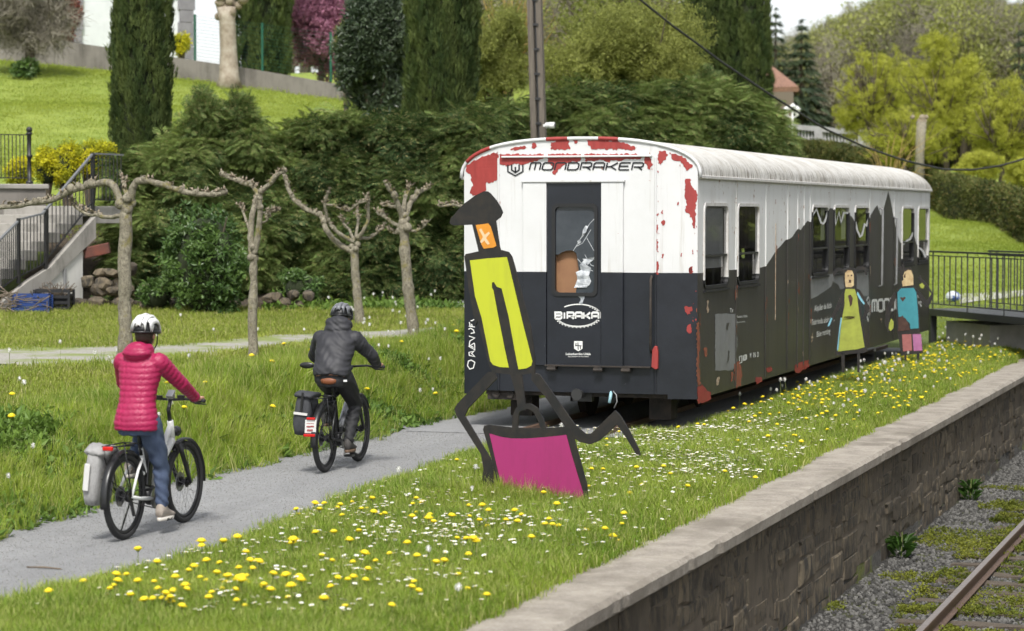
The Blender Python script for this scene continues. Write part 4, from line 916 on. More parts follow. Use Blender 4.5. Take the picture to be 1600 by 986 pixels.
figure('cutout_figure', Pm, (.97, .1), [('body', z4l([(1290,215),(1305,190),(1345,178),(1395,180),(1412,200),(1425,300),(1432,440),(1428,465),(1300,465),(1292,380)])), ('head', z4l([(1312,90),(1335,70),(1378,68),(1392,95),(1398,185),(1322,185),(1316,130)])),
        ('hair', z4l([(1298,75),(1312,55),(1325,70),(1330,30),(1340,66),(1350,80),(1315,92)])), ('arm', z4l([(1296,205),(1300,232),(1262,310),(1250,390),(1262,445),(1240,450),(1222,400),(1234,300),(1268,230)])),
        ('arm', z4l([(1400,185),(1440,220),(1470,265),(1500,225),(1455,165),(1440,150),(1420,135),(1430,110),(1440,130),(1466,158),(1512,225),(1500,270),(1475,310),(1440,270),(1410,220)])), ('shorts', z4l([(1302,460),(1436,458),(1450,575),(1320,590)])), ('leg', z4l([(1338,580),(1352,580),(1352,690),(1340,690)])), ('leg', z4l([(1412,575),(1428,575),(1426,690),(1414,690)]))],
       [('face_panel', 'panel_cream', z4l([(1340,95),(1360,82),(1380,84),(1392,120),(1393,172),(1330,180),(1325,150),(1335,140),(1332,120)])), ('shirt_panel', 'panel_turquoise', z4l([(1298,215),(1320,192),(1395,188),(1410,215),(1420,330),(1424,428),(1375,432),(1372,400),(1362,390),(1330,360),(1306,372),(1300,300)])),
        ('shorts_panel', 'panel_rose', z4l([(1325,465),(1380,463),(1385,560),(1332,565)])), ('shorts_panel', 'panel_pink', z4l([(1388,463),(1438,463),(1446,560),(1395,562)])), ('flower_panel', 'panel_olive', z4l([(1428,170),(1445,160),(1460,175),(1452,192),(1436,190)])), ('bag_panel', 'panel_olive', z4l([(1262,370),(1275,390),(1275,425),(1258,445),(1246,430),(1250,395)])),
        ('stain', 'rust_brown', z4l(jag([(1306,360),(1330,352),(1362,395),(1372,440),(1300,445)], 3, 10, random.Random(2)))), ('stain', 'rust_brown', z4l([(1313,248),(1322,243),(1330,248),(1340,240),(1348,248),(1330,272)])), ('stain', 'rust_brown', z4l([(1340,108),(1348,100),(1345,130),(1335,128)]))],
       'weathered steel cutout man in a turquoise shirt near the railing end of the carriage')

# ================================================================== BICYCLES
plain('bike_white', (.74, .74, .73), .3); plain('bike_black', (.014, .014, .015), .35); plain('tyre_rubber', (.02, .02, .021), .75, bump=.2, bscale=80); plain('rim_dark', (.03, .03, .032), .35, .5); plain('steel', (.42, .42, .43), .35, .9); plain('spoke_steel', (.30, .30, .31), .35, .8)
plain('reflect_strip', (.55, .55, .54), .4); plain('saddle_brown', (.20, .065, .025), .5); plain('red_plastic', (.50, .012, .010), .25); plain('plate_white', (.72, .72, .70), .4); plain('plate_ink', (.30, .06, .06), .5); plain('bike_silver', (.36, .36, .37), .35, .6)
plain('bag_grey', (.34, .335, .33), .9, 0, (.27, .265, .26), 40, bump=.3, bscale=200); plain('bag_dark', (.035, .037, .042), .8, 0, (.05, .052, .058), 30, bump=.2); plain('bag_pale', (.58, .57, .55), .8)
def circ(c, r, n=40, ax='x'):
    return [(c[0], c[1] + r * math.cos(2*math.pi*k/n), c[2] + r * math.sin(2*math.pi*k/n)) for k in range(n)]
def wheel(root, y, tw, strip, R=.352):
    mb = MB(); mb.tube(circ((0, y, R), R - tw), tw, 10, closed=True); w_ = mb.build('wheel', 'tyre_rubber', root, smooth=True)
    mb = MB(); n = 40
    for r0, r1, dx in ((R - 2*tw + .004, R - 2*tw - .022, .012),):
        A = circ((dx, y, R), r0, n); B = circ((-dx, y, R), r0, n); C_ = circ((-dx*.6, y, R), r1, n); D_ = circ((dx*.6, y, R), r1, n)
        mb.add(A + B + C_ + D_, [(a*n+j, a*n+(j+1) % n, ((a+1) % 4)*n+(j+1) % n, ((a+1) % 4)*n+j) for a in range(4) for j in range(n)])
    mb.build('rim', 'rim_dark', w_, smooth=True)
    if strip:
        mb = MB()
        for s_ in (1, -1):
            A = circ((s_*(tw*.92), y, R), R - tw + .004, n); B = circ((s_*(tw*.92), y, R), R - tw - .004, n); mb.add(A + B, [(j, (j+1) % n, n + (j+1) % n, n + j) for j in range(n)])
        mb.build('reflective_strip', 'reflect_strip', w_)
    mb = MB(); mb.tube([(-.055, y, R), (.055, y, R)], .028, 10); mb.tube([(-.03, y, R), (-.022, y, R)], .045, 12); mb.tube([(.022, y, R), (.03, y, R)], .045, 12); mb.build('hub', 'rim_dark', w_)
    mb = MB(); ri = R - 2*tw - .01
    for k in range(28):
        a = 2*math.pi*k/28; b_ = a + (.5 if k % 2 else -.5); s_ = 1 if k % 4 < 2 else -1
        mb.tube([(s_*.026, y + .042*math.cos(b_), R + .042*math.sin(b_)), (0, y + ri*math.cos(a), R + ri*math.sin(a))], .0014, 4)
    tag(mb.build('spokes', 'spoke_steel', w_), kind='stuff')
    mb = MB(); mb.tube([(-.042, y, R), (-.038, y, R)], .085, 24); mb.build('brake_disc', 'spoke_steel', w_)
    return w_
def bicycle(loc, rz, S):
    root = empty('bicycle', loc, rz); WB, R = S['wb'], .352; fm, dk = S['frame'], 'bike_black'
    wheel(root, 0, S['tw'], S['strip'], R); wheel(root, WB, S['tw'], S['strip'], R)
    BB = np.array([0, .455, .29]); ST = np.array([0, .30, .72 if S['step'] else .78]); HT = np.array([0, .86, .90]); HB = np.array([0, .895, .74])
    mb = MB()
    mb.tube([HB + [0, -.01, -.01], BB + [0, .16, .25] if S['step'] else (HB + BB) / 2 + [0, 0, .0], BB + [0, .05, .03]], [.036, .042, .045] if S['step'] else [.036, .045, .045], 12)
    if S['step']: mb.tube([HT + [0, 0, -.05], (HT + ST) / 2 + [0, .06, -.20], ST + [0, .02, -.22]], [.024, .022, .02], 10)
    else: mb.tube([HT + [0, 0, -.03], ST + [0, 0, -.03]], [.024, .02], 10)
    mb.tube([BB, ST], .02, 10); mb.tube([HB, HT], .027, 12)
    for s_ in (1, -1):
        mb.tube([BB + [s_*.04, -.04, .0], (s_*.06, .15, .32), (s_*.066, 0, R)], [.018, .015, .013], 8); mb.tube([ST + [s_*.02, 0, -.08], (s_*.05, .15, .55), (s_*.066, 0, R)], [.013, .012, .012], 8)
    fr = mb.build('frame', fm, root, smooth=True)
    mb = MB(); mb.ball(BB + [0, .02, .02], (.06, .10, .085), 14, 9); mb.build('motor', dk, fr, smooth=True)
    if not S['step']:
        mb = MB(); mb.tube([BB + [0, .09, .12], HB + [0, -.10, -.10]], .052, 10); mb.build('battery', 'bike_silver', fr, smooth=True)
    else:
        mb = MB(); mb.obox(BB + [0, -.035, .26], (.035, 0, 0), (0, .04, -.012), (0, .03, .16)); mb.build('battery', dk, fr, bevel=.01)
    # fork and front mudguard
    mb = MB(); F0 = HB + [0, .012, -.04]
    mb.tube([F0, HB], .022, 8); mb.tube([F0 + [-.065, 0, 0], F0 + [.065, 0, 0]], .022, 8)
    for s_ in (1, -1): mb.tube([F0 + [s_*.062, 0, .0], (s_*.062, (F0[1]+WB)/2, (F0[2]+R)/2), (s_*.06, WB, R)], [.022, .02, .016], 8)
    fk = mb.build('fork', dk, root, smooth=True)
    def guard(y, a0, a1, w_, mat_):
        mb = MB(); n = 22; r = R + .028; rows = []
        for k in range(n + 1):
            a = math.radians(a0 + (a1 - a0) * k / n); cy, cz = y + r*math.cos(a), R + r*math.sin(a); cy2, cz2 = y + (r-.012)*math.cos(a), R + (r-.012)*math.sin(a)
            rows.append([(-w_, cy2, cz2), (-w_*.6, cy, cz), (w_*.6, cy, cz), (w_, cy2, cz2)])
        mb.add([p for q in rows for p in q], [(i*4+j, i*4+j+1, (i+1)*4+j+1, (i+1)*4+j) for i in range(n) for j in range(3)])
        g_ = mb.build('mudguard', mat_, root, smooth=True); sdm = g_.modifiers.new('t', 'SOLIDIFY'); sdm.thickness = .004
        mb = MB(); a = math.radians(a0 + (a1-a0) * .78)
        for s_ in (1, -1): mb.tube([(s_*.065, y, R), (s_*w_, y + r*math.cos(a), R + r*math.sin(a))], .004, 5)
        mb.build('stay', dk, g_)
    guard(0, 20, 190, .034, dk); guard(WB, -5 if S['step'] else 30, 130, .032, dk)
    # seat post, saddle
    mb = MB(); SD = np.array([0, .235, S['sad']]); mb.tube([ST + [0, .01, -.06], SD + [0, .02, -.05]], .016, 10); mb.tube([SD + [-.022, -.1, -.045], SD + [-.022, .1, -.03]], .005, 5); mb.tube([SD + [.022, -.1, -.045], SD + [.022, .1, -.03]], .005, 5); sp = mb.build('seat_post', dk, root, smooth=True)
    rings = []
    for yy, w_, h_ in ((-.135, .055, .02), (-.12, .085, .03), (-.06, .088, .034), (.0, .058, .03), (.07, .03, .024), (.13, .02, .018), (.145, .01, .01)):
        rings.append([SD + [w_*math.cos(a), yy, h_*math.sin(a) - .012 - (.012 if math.sin(a) < 0 else 0)] for a in np.linspace(0, 2*math.pi, 15)[:-1]])
    mb = MB(); mb.loft(rings); mb.build('saddle', S['saddle'], root, smooth=True)
    # stem, handlebar, grips, display, brake levers
    gy, gz, gx_ = S['grip']; mb = MB(); ST0 = HT + [0, -.01, .0]; BC = np.array([0, S['bary'], gz + .0])
    mb.tube([HT + [0, 0, -.02], HT + [0, -.03, .09], BC], .018, 8); stm = mb.build('stem', dk, root, smooth=True)
    st = S['steer']
    def hb(x, y, z): return (x*math.cos(st) , y + x*math.sin(st), z)
    mb = MB(); mb.tube([hb(-gx_-.06, gy, gz), hb(-gx_+.06, gy + .02, gz), hb(-.16, S['bary'] - .0, gz + .01), BC, hb(.16, S['bary'], gz + .01), hb(gx_-.06, gy + .02, gz), hb(gx_+.06, gy, gz)], .0115, 8); bar = mb.build('handlebar', dk, root, smooth=True)
    for s_ in (1, -1):
        mb = MB(); mb.tube([hb(s_*(gx_+.065), gy - .002, gz), hb(s_*(gx_-.06), gy + .018, gz)], .0175, 10); mb.build('grip', 'tyre_rubber', bar, smooth=True)
        mb = MB(); mb.tube([hb(s_*(gx_-.08), gy + .03, gz - .005), hb(s_*(gx_-.06), gy + .08, gz - .03), hb(s_*(gx_+.04), gy + .075, gz - .035)], [.01, .008, .006], 6); mb.build('brake_lever', dk, bar, smooth=True)
    if S['step']:
        mb = MB(); mb.obox(BC + [0, -.0, .05], (.032, 0, 0), (0, .03, .025), (0, -.006, .008)); mb.obox(BC + [0, .01, .02], (.03, 0, 0), (0, .02, 0), (0, 0, .03)); mb.build('display', 'bike_silver', bar, bevel=.005)
        mb = MB(); mb.obox(BC + [.1, -.005, .02], (.03, 0, 0), (0, .018, 0), (0, 0, .022)); mb.obox(BC + [-.1, -.005, .015], (.025, 0, 0), (0, .015, 0), (0, 0, .02)); mb.build('controls', dk, bar, bevel=.005)
        mb = MB(); mb.tube([(0, .92, .80), (0, .99, .80)], [.03, .045], 12); mb.build('head_light', dk, fk, smooth=True)
    else:
        mb = MB(); q = np.array(hb(-gx_ - .09, gy - .03, gz + .0)); mb.tube([q + [.03, .03, 0], q + [-.02, 0, .01]], .006, 6); mb.ball(q + [-.08, -.01, .01], (.085, .018, .035), 12, 8); mb.build('mirror', dk, bar, smooth=True)
    # cranks, pedals, chain
    cr = math.radians(S['crank']); dy, dzv = math.cos(cr) * .17, math.sin(cr) * .17; mb = MB()
    mb.tube([BB + [-.075, 0, 0], BB + [.075, 0, 0]], .014, 8)
    for s_ in (1, -1): mb.bar(BB + [s_*.078, 0, 0], BB + [s_*.085, s_*dy, s_*dzv], .016, .022)
    ck = mb.build('crank', dk, root); mb = MB(); mb.tube([BB + [.05, 0, 0], BB + [.055, 0, 0]], .085, 22); mb.build('chainring', 'spoke_steel', ck)
    for s_ in (1, -1):
        mb = MB(); c = BB + [s_*.14, s_*dy, s_*dzv]; mb.box(c + [-.045, -.045, -.011], c + [.045, .045, .011]); mb.build('pedal', dk, ck, bevel=.004)
    mb = MB(); mb.tube([(.053, .455, .29+.085), (.053, 0, R+.045), (.053, -.045, R), (.053, 0, R-.045), (.053, .455, .29-.085)], .005, 5); mb.build('chain', 'rim_dark', root)
    mb = MB(); mb.tube([(.045, 0, R), (.06, 0, R)], .05, 16); mb.tube([(.06, -.01, R-.03), (.07, .03, R-.16)], .014, 6); mb.build('derailleur', 'rim_dark', root)
    # rack
    mb = MB(); rz_ = 2*R + .075
    for s_ in (1, -1):
        mb.tube([(s_*.06, .18, rz_-.03), (s_*.06, .1, rz_), (s_*.06, -.27, rz_)], .006, 6); mb.tube([(s_*.066, 0, R), (s_*.062, -.12, rz_)], .006, 6); mb.tube([(s_*.066, 0, R), (s_*.064, -.22, rz_-.1), (s_*.06, -.25, rz_)], .005, 6)
    mb.tube([(-.06, -.27, rz_), (.06, -.27, rz_)], .006, 6); mb.tube([(-.06, .1, rz_), (.06, .1, rz_)], .006, 6); mb.tube([(0, .18, rz_-.03), (0, -.27, rz_)], .006, 6); mb.build('luggage_rack', dk, root, smooth=True)
    if S['step']:
        mb = MB(); mb.box((-.045, -.30, rz_-.03), (.045, -.275, rz_+.004)); mb.build('tail_light', 'red_plastic', root, bevel=.008)
        mb = MB(); mb.bar((-.06, .33, .42), (-.16, .25, .03), .012); mb.build('kick_stand', dk, root)
    else:
        mb = MB(); mb.obox((-.03, -.37, .50), (.06, 0, 0), (0, .004, 0), (.006, -.008, .068)); pl_ = mb.build('number_plate', 'plate_white', root, bevel=.004)
        mb = MB(); mb.obox((-.02, -.385, .582), (.045, 0, 0), (0, .012, 0), (0, 0, .012)); mb.build('tail_light', 'red_plastic', root, bevel=.006)
        mb = MB(); mb.obox((-.04, -.378, .412), (.06, 0, 0), (0, .012, 0), (0, 0, .014)); mb.build('reflector', 'red_plastic', root, bevel=.006)
        for k, (x, z, w_) in enumerate(((-.03, .535, .04), (-.05, .50, .02), (-.01, .503, .018), (-.035, .465, .03))):
            mb = MB(); mb.obox((x, -.3765, z), (w_, 0, 0), (0, .0015, 0), (0, 0, .007)); mb.build('plate_print', 'plate_ink', pl_)
    return root
WOM = pz(195, 843, 0.006); MAN = pz(508, 738, 0.006)
RZW, RZM = math.radians(1.0), math.radians(4.5)
b1 = bicycle(WOM, RZW, dict(wb=1.13, frame='bike_white', step=True, tw=.026, strip=True, sad=.925, saddle='bike_black', grip=(.84, 1.075, .27), bary=.87, steer=-.03, crank=-88))
tag(b1, 'white step-through electric bicycle with black mudguards ridden by the person in magenta', 'bicycle')
b2 = bicycle(MAN, RZM, dict(wb=1.13, frame='bike_black', step=False, tw=.03, strip=False, sad=.945, saddle='saddle_brown', grip=(.88, 1.03, .30), bary=.92, steer=.05, crank=-118))
tag(b2, 'black electric bicycle with brown saddle and white number plate on the gravel path', 'bicycle')
def loc2w(root_loc, rz, p): c, s_ = math.cos(rz), math.sin(rz); return (root_loc[0] + c*p[0] - s_*p[1], root_loc[1] + s_*p[0] + c*p[1], root_loc[2] + p[2])
def soft_bag(name, base, rz, size, mat_, label, cat='pannier'):
    root = empty(name, base, rz); w_, l_, h_ = size; rings = []
    for k in range(9):
        t_ = k / 8; s_ = (.80, .93, .99, 1.0, 1.0, .98, .95, .88, .7)[k]
        wv = lambda a: 1 + .05*math.sin(a*3 + k*1.1) + .04*math.sin(a*7 + k*2.3)
        rings.append([(w_/2*s_*wv(a)*math.copysign(abs(math.cos(a))**.45, math.cos(a)), l_/2*s_*math.copysign(abs(math.sin(a))**.5, math.sin(a)), h_*t_) for a in np.linspace(0, 2*math.pi, 25)[:-1]])
    mb = MB(); mb.loft(rings); mb.build('bag', mat_, root, smooth=True); root.rotation_euler[1] = .10; tag(root, label, cat); return root
bw = soft_bag('pannier', loc2w(WOM, RZW, (-.185, -.12, .30)), RZW, (.15, .33, .46), 'bag_grey', 'pale grey fabric pannier on the rack of the white bicycle')
mb = MB(); mb.box((-.05, -.185, .12), (.0, -.172, .34)); mb.build('side_panel', 'bag_pale', bw, bevel=.01)
mb = MB(); mb.loft([[(x, .155*math.cos(a), .43 + .05*math.sin(a) + .012*math.sin(a*3 + x*40)) for a in np.linspace(0, 2*math.pi, 17)[:-1]] for x in (-.08, -.05, 0, .05, .085)]); mb.build('flap', 'bag_grey', bw, smooth=True)
bm2 = soft_bag('pannier', loc2w(MAN, RZM, (-.18, -.13, .40)), RZM, (.19, .32, .42), 'bag_dark', 'dark grey roll-top pannier on the black bicycle')
mb = MB(); mb.box((-.075, -.176, .21), (.07, -.166, .235)); mb.build('stripe', 'bag_pale', bm2)
mb = MB(); mb.loft([[(x, .17*math.cos(a), .405 + .035*math.sin(a)) for a in np.linspace(0, 2*math.pi, 13)[:-1]] for x in (-.09, -.04, .04, .09)]); mb.build('roll_top', 'bag_dark', bm2, smooth=True)
mb = MB(); mb.box((-.01, -.175, .24), (.012, -.168, .44)); mb.build('strap', 'bike_black', bm2)

# ================================================================== CYCLISTS
plain('skin', (.48, .26, .18), .55, 0, (.42, .22, .15), 10); plain('jacket_magenta', (.36, .010, .075), .5, 0, (.30, .008, .062), 6, bump=.06, bscale=120); plain('jacket_black', (.020, .020, .024), .62, 0, (.03, .03, .036), 5, bump=.08, bscale=90)
plain('denim', (.045, .065, .12), .85, 0, (.065, .09, .15), 14, bump=.2, bscale=150); plain('trousers_black', (.010, .010, .012), .7, 0, (.016, .016, .018), 8); plain('shoe_beige', (.36, .31, .27), .7, 0, (.28, .24, .2), 20); plain('sole_white', (.62, .58, .52), .6); plain('shoe_dark', (.05, .045, .042), .7); plain('sole_brown', (.13, .08, .05), .7)
plain('helmet_white', (.74, .74, .74), .3); plain('helmet_grey', (.16, .165, .18), .3); plain('helmet_black', (.012, .012, .013), .4); plain('hair_dark', (.04, .026, .018), .6); plain('hair_grey', (.16, .15, .14), .6); plain('logo_white', (.7, .7, .7), .5)
def remeshed(mb, voxel, smooth=4):
    me = bpy.data.meshes.new('tmp'); me.from_pydata([tuple(p) for p in mb.v], [], mb.f)
    bm = bmesh.new(); bm.from_mesh(me); bmesh.ops.recalc_face_normals(bm, faces=bm.faces); bm.to_mesh(me); bm.free()
    ob = bpy.data.objects.new('tmp', me); COL.objects.link(ob); r = ob.modifiers.new('r', 'REMESH'); r.mode = 'VOXEL'; r.voxel_size = voxel
    s_ = ob.modifiers.new('s', 'SMOOTH'); s_.iterations = smooth; s_.factor = .5
    dg = bpy.context.evaluated_depsgraph_get(); m2 = bpy.data.meshes.new_from_object(ob.evaluated_get(dg)); bpy.data.objects.remove(ob); bpy.data.meshes.remove(me); return m2
def as_obj(me, name, mat_, parent):
    me.materials.clear(); me.materials.append(MATS[mat_]); me.polygons.foreach_set('use_smooth', [True] * len(me.polygons)); ob = bpy.data.objects.new(name, me); COL.objects.link(ob); ob.parent = parent; return ob
def limb(mb, pts, rad, n=14):
    P = np.array(pts, float); k = len(P); tt = np.linspace(0, k - 1, (k - 1) * 6 + 1)
    mb.tube([[np.interp(t_, range(k), P[:, a]) for a in range(3)] for t_ in tt], np.interp(tt, range(k), rad), n)
    for p, r in zip(P, rad): mb.ball(p, r * .995, 12, 8)
def trunk(mb, rings, n=24):
    """rings: centre y, centre z, half width, half depth, lean angle"""
    out = []
    for cy, cz, w_, d_, ln in rings:
        c, s_ = math.cos(ln), math.sin(ln); out.append([(w_*math.copysign(abs(math.cos(a))**.85, math.cos(a)), cy + d_*math.sin(a)*c, cz - d_*math.sin(a)*s_) for a in np.linspace(0, 2*math.pi, n + 1)[:-1]])
    mb.loft(out)
def person(loc, rz, S, label):
    root = empty('person', loc, rz); J = S['J']
    # ---- continuous body
    mb = MB(); trunk(mb, [(a, z_, w_ - .02, d_ - .018, l) for a, z_, w_, d_, l in S['trunk']])
    limb(mb, [J['neck'], J['head'] + np.array([0, -.01, -.06])], [.055, .05]); mb.ball(J['head'], (.073, .093, .108), 18, 14); mb.ball(J['head'] + np.array([0, .03, -.06]), (.055, .065, .055), 14, 10)
    mb.ball(J['head'] + np.array([0, .098, -.02]), (.012, .018, .02), 8, 6)
    for s_ in (1, -1): mb.ball(J['head'] + np.array([s_*.076, -.005, -.02]), (.012, .022, .03), 8, 6)
    for sd_n, s_ in (('R', 1), ('L', -1)):
        sh, el, wr = J['sh'+sd_n], J['el'+sd_n], J['wr'+sd_n]; limb(mb, [sh, el, wr], [.05, .04, .026])
        hd = J['grip'+sd_n]; d = (hd - wr); d /= np.linalg.norm(d); pc = wr + d * .045
        mb.ball(pc, (.038, .048, .022), 12, 8)
        for q in range(4):                              # four fingers over the grip and a thumb below
            fx = hd[0] + s_*(-.03 + .021*q); L = (.9, 1.0, .95, .8)[q]
            limb(mb, [(fx, pc[1] + .025, pc[2] + .012), (fx, hd[1] + .026*L, hd[2] + .022), (fx, hd[1] + .036*L, hd[2] - .006), (fx, hd[1] + .014*L, hd[2] - .026)], [.0098, .0095, .009, .008], 8)
        limb(mb, [(hd[0] - s_*.03, pc[1], pc[2]), (hd[0] - s_*.055, hd[1] - .005, hd[2] - .014), (hd[0] - s_*.05, hd[1] + .022, hd[2] - .024)], [.012, .0105, .009], 8)
        hp, kn, an = J['hp'+sd_n], J['kn'+sd_n], J['an'+sd_n]; limb(mb, [hp, kn, an], [.075, .05, .034]); limb(mb, [an, an + np.array([0, .05, -.06]), an + np.array([0, .15, -.075])], [.032, .032, .026])
    as_obj(remeshed(mb, .009, 3), 'body', 'skin', root)
    # ---- trousers
    mb = MB(); trunk(mb, [(a, z_, w_, d_, l) for a, z_, w_, d_, l in S['hips']])
    for s_n in 'RL': limb(mb, [J['hp'+s_n], (J['hp'+s_n]*.5 + J['kn'+s_n]*.5), J['kn'+s_n], (J['kn'+s_n]*.55 + J['an'+s_n]*.45), J['an'+s_n] + np.array([0, 0, .015])], S['legr'])
    m_ = remeshed(mb, .011, 4); co = np.array([v.co[:] for v in m_.vertices]); nr = np.array([v.normal[:] for v in m_.vertices])
    co += nr * (.0045 * np.sin(co[:, 2:3]*70 + co[:, 1:2]*45 + 3*np.sin(co[:, 0:1]*30 + co[:, 2:3]*7)) * (.35 + np.exp(-((co[:, 2:3] - .58)/.16)**2) + np.exp(-((co[:, 2:3] - .27)/.07)**2)) + .003*np.sin(co[:, 2:3]*31 + co[:, 0:1]*60)); m_.vertices.foreach_set('co', co.ravel().astype(np.float32)); as_obj(m_, 'trousers', S['trousers'], root)
    # ---- jacket with hood
    mb = MB(); trunk(mb, S['trunk']); 
    for s_n in 'RL':
        sh, el, wr = J['sh'+s_n], J['el'+s_n], J['wr'+s_n]; limb(mb, [sh * .6 + np.array(J['chest']) * .4, sh, (sh+el)/2, el, (el+wr)/2, wr - (wr-el)*.06], S['armr'])
    for c, r in S['hood']: mb.ball(c, r, 18, 12)
    m_ = remeshed(mb, .0095, 5); co = np.array([v.co[:] for v in m_.vertices]); nr = np.array([v.normal[:] for v in m_.vertices])
    best = np.full(len(co), 9.); sv = co[:, 2].copy() - .35 * co[:, 1] * S['lean']; inarm = np.zeros(len(co), bool)
    for s_n in 'RL':
        for a, b_, o_ in ((J['sh'+s_n], J['el'+s_n], 0), (J['el'+s_n], J['wr'+s_n], 1)):
            L = np.linalg.norm(b_ - a); d = (b_ - a)/L; t_ = np.clip((co - a) @ d, 0, L); dist = np.linalg.norm(co - a - t_[:, None]*d, axis=1)
            k = (dist < best) & (dist < .085) & (np.abs(co[:, 0]) > S['armx']); best = np.where(k, dist, best); sv = np.where(k, t_ + o_ * np.linalg.norm(J['el'+s_n] - J['sh'+s_n]), sv); inarm |= k
    if S['quilt']:
        wob = .002*np.sin(co[:, 0]*23 + co[:, 2]*9) + .001*np.sin(co[:, 0]*51 - co[:, 1]*30); amp = .0075*(1 + .2*np.sin(co[:, 0]*37 + co[:, 2]*61)); co += nr * (amp * (np.abs(np.sin(math.pi * (sv + wob) / .047)) ** .45 - .6) + .0012*np.sin(co[:, 0]*140 + 5*np.sin(co[:, 2]*60)))[:, None]
        for xx in (.085, -.085): co -= nr * (.006 * np.exp(-((co[:, 0] - xx) / .006) ** 2) * (~inarm) * (co[:, 2] < 1.42))[:, None]
    else:
        nz = np.sin(sv*42 + 4*np.sin(co[:, 0]*11) + co[:, 1]*9) * .5 + np.sin(sv*95 + 6*np.sin(co[:, 0]*17 + sv*9)) * .3; co += nr * (.0075 * nz)[:, None]
    m_.vertices.foreach_set('co', co.ravel().astype(np.float32)); m_.update(); jk = as_obj(m_, 'jacket', S['jacket'], root)
    mb = MB()
    for s_n in 'RL':
        wr, el = J['wr'+s_n], J['el'+s_n]; d = (wr-el)/np.linalg.norm(wr-el); mb.tube([wr - d*.045, wr - d*.005], S['armr'][-1] + .004, 14)
    mb.build('cuff', S['jacket'], jk, smooth=True)
    # ---- shoes
    for s_n in 'RL':
        an = J['an'+s_n]; rings = []
        for yy, w_, zt, zb in ((-.065, .028, -.01, -.085), (-.05, .038, .03, -.09), (.0, .040, .045, -.092), (.06, .042, -.005, -.094), (.12, .045, -.035, -.094), (.17, .040, -.05, -.092), (.195, .02, -.06, -.086)):
            rings.append([an + np.array([w_*math.cos(a), yy, (zt + zb)/2 + (zt - zb)/2*math.sin(a)]) for a in np.linspace(0, 2*math.pi, 15)[:-1]])
        mb = MB(); mb.loft(rings); shn = mb.build('shoe', S['shoe'], root, smooth=True)
        mb = MB(); mb.loft([[an + np.array([w_*math.cos(a)*1.03, .064 + .135*math.sin(a), z_]) for a in np.linspace(0, 2*math.pi, 21)[:-1]] for w_, z_ in ((.043, -.112), (.045, -.10), (.043, -.082))]); mb.build('sole', S['sole'], shn, smooth=True)
    # ---- hair and helmet
    H = J['head']; tl = S['htilt']; ct, s_t = math.cos(tl), math.sin(tl)
    HS = 1.0
    def hp(x, y, z_): x, y, z_ = x*HS, y*HS, (z_ - (.014 if HS > 1 else 0))*HS; return H + np.array([x, y*ct + z_*s_t, -y*s_t + z_*ct])
    mb = MB(); rings = []
    for z_, q in ((-.085, .72), (-.05, .95), (0, 1.04), (.05, 1.0)): rings.append([hp(.078*q*math.cos(a), -.012 + .092*q*math.sin(a), z_) for a in np.linspace(math.pi*.94, 2.06*math.pi, 15)])
    n = 15; mb.add([p for r in rings for p in r], [(i*n+j, i*n+j+1, (i+1)*n+j+1, (i+1)*n+j) for i in range(3) for j in range(n-1)]); hr = mb.build('hair', S['hair'], root, smooth=True); sm = hr.modifiers.new('t', 'SOLIDIFY'); sm.thickness = .012
    HS = 1.12
    mb = MB(); rings = []
    for k in range(9):
        ph = math.radians(-8 + 98 * k / 8); rings.append([hp(.088*math.cos(ph)*math.cos(a), .118*math.cos(ph)*math.sin(a), .035 + .098*math.sin(ph)) for a in np.linspace(0, 2*math.pi, 25)[:-1]])
    mb.loft(rings); hm = mb.build('helmet', 'helmet_black', root, smooth=True)
    def shellp(x, y, k=1.0):                         # height of the outer shell over (x, y)
        q = 1 - (x/.104)**2 - (y/.138)**2; return .022 + .138 * max(q, 0)**.42 * k
    for x0, w0 in ((0, .021), (.045, .016), (-.045, .016), (.08, .015), (-.08, .015)):     # shell ribs with vents between
        ymax = .138 * math.sqrt(max(.02, 1 - (x0/.104)**2)) * .985; rows = []
        for k in range(17):
            yy = -ymax + 2*ymax*k/16; xx = x0 * (1 - .12*(yy/ymax)**2); rows.append([hp(xx - w0, yy, shellp(xx - w0*.8, yy*.98)), hp(xx, yy, shellp(xx, yy*.98) + .006), hp(xx + w0, yy, shellp(xx + w0*.8, yy*.98))])
        mb = MB(); mb.add([p for r in rows for p in r], [(i*3+j, i*3+j+1, (i+1)*3+j+1, (i+1)*3+j) for i in range(16) for j in range(2)]); o_ = mb.build('shell_rib', S['helmet'], hm, smooth=True); sm = o_.modifiers.new('t', 'SOLIDIFY'); sm.thickness = .016
    for yb in (-.062, .02):
        rows = []
        for k in range(13):
            xx = -.092 + .184*k/12; rows.append([hp(xx, yb - .013, shellp(xx, yb - .013) - .001), hp(xx, yb + .013, shellp(xx, yb + .013) - .001)])
        mb = MB(); mb.add([p for r in rows for p in r], [(i*2, i*2+1, (i+1)*2+1, (i+1)*2) for i in range(12)]); o_ = mb.build('shell_bridge', S['helmet'], hm, smooth=True); sm = o_.modifiers.new('t', 'SOLIDIFY'); sm.thickness = .012
    mb = MB(); mb.tube([hp(.093*math.cos(a), .124*math.sin(a), .03 - .014*(math.sin(a) < 0)*abs(math.sin(a))) for a in np.linspace(0, 2*math.pi, 33)[:-1]], .012, 8, closed=True); mb.build('helmet_rim', 'helmet_black', hm, smooth=True)
    mb = MB()
    for s_ in (1, -1): mb.tube([hp(s_*.088, .02, .03), hp(s_*.076, .04, -.06), hp(s_*.03, .07, -.115)], .005, 5)
    mb.build('chin_strap', 'helmet_black', hm)
    tag(root, label, 'person'); return root
A = np.array
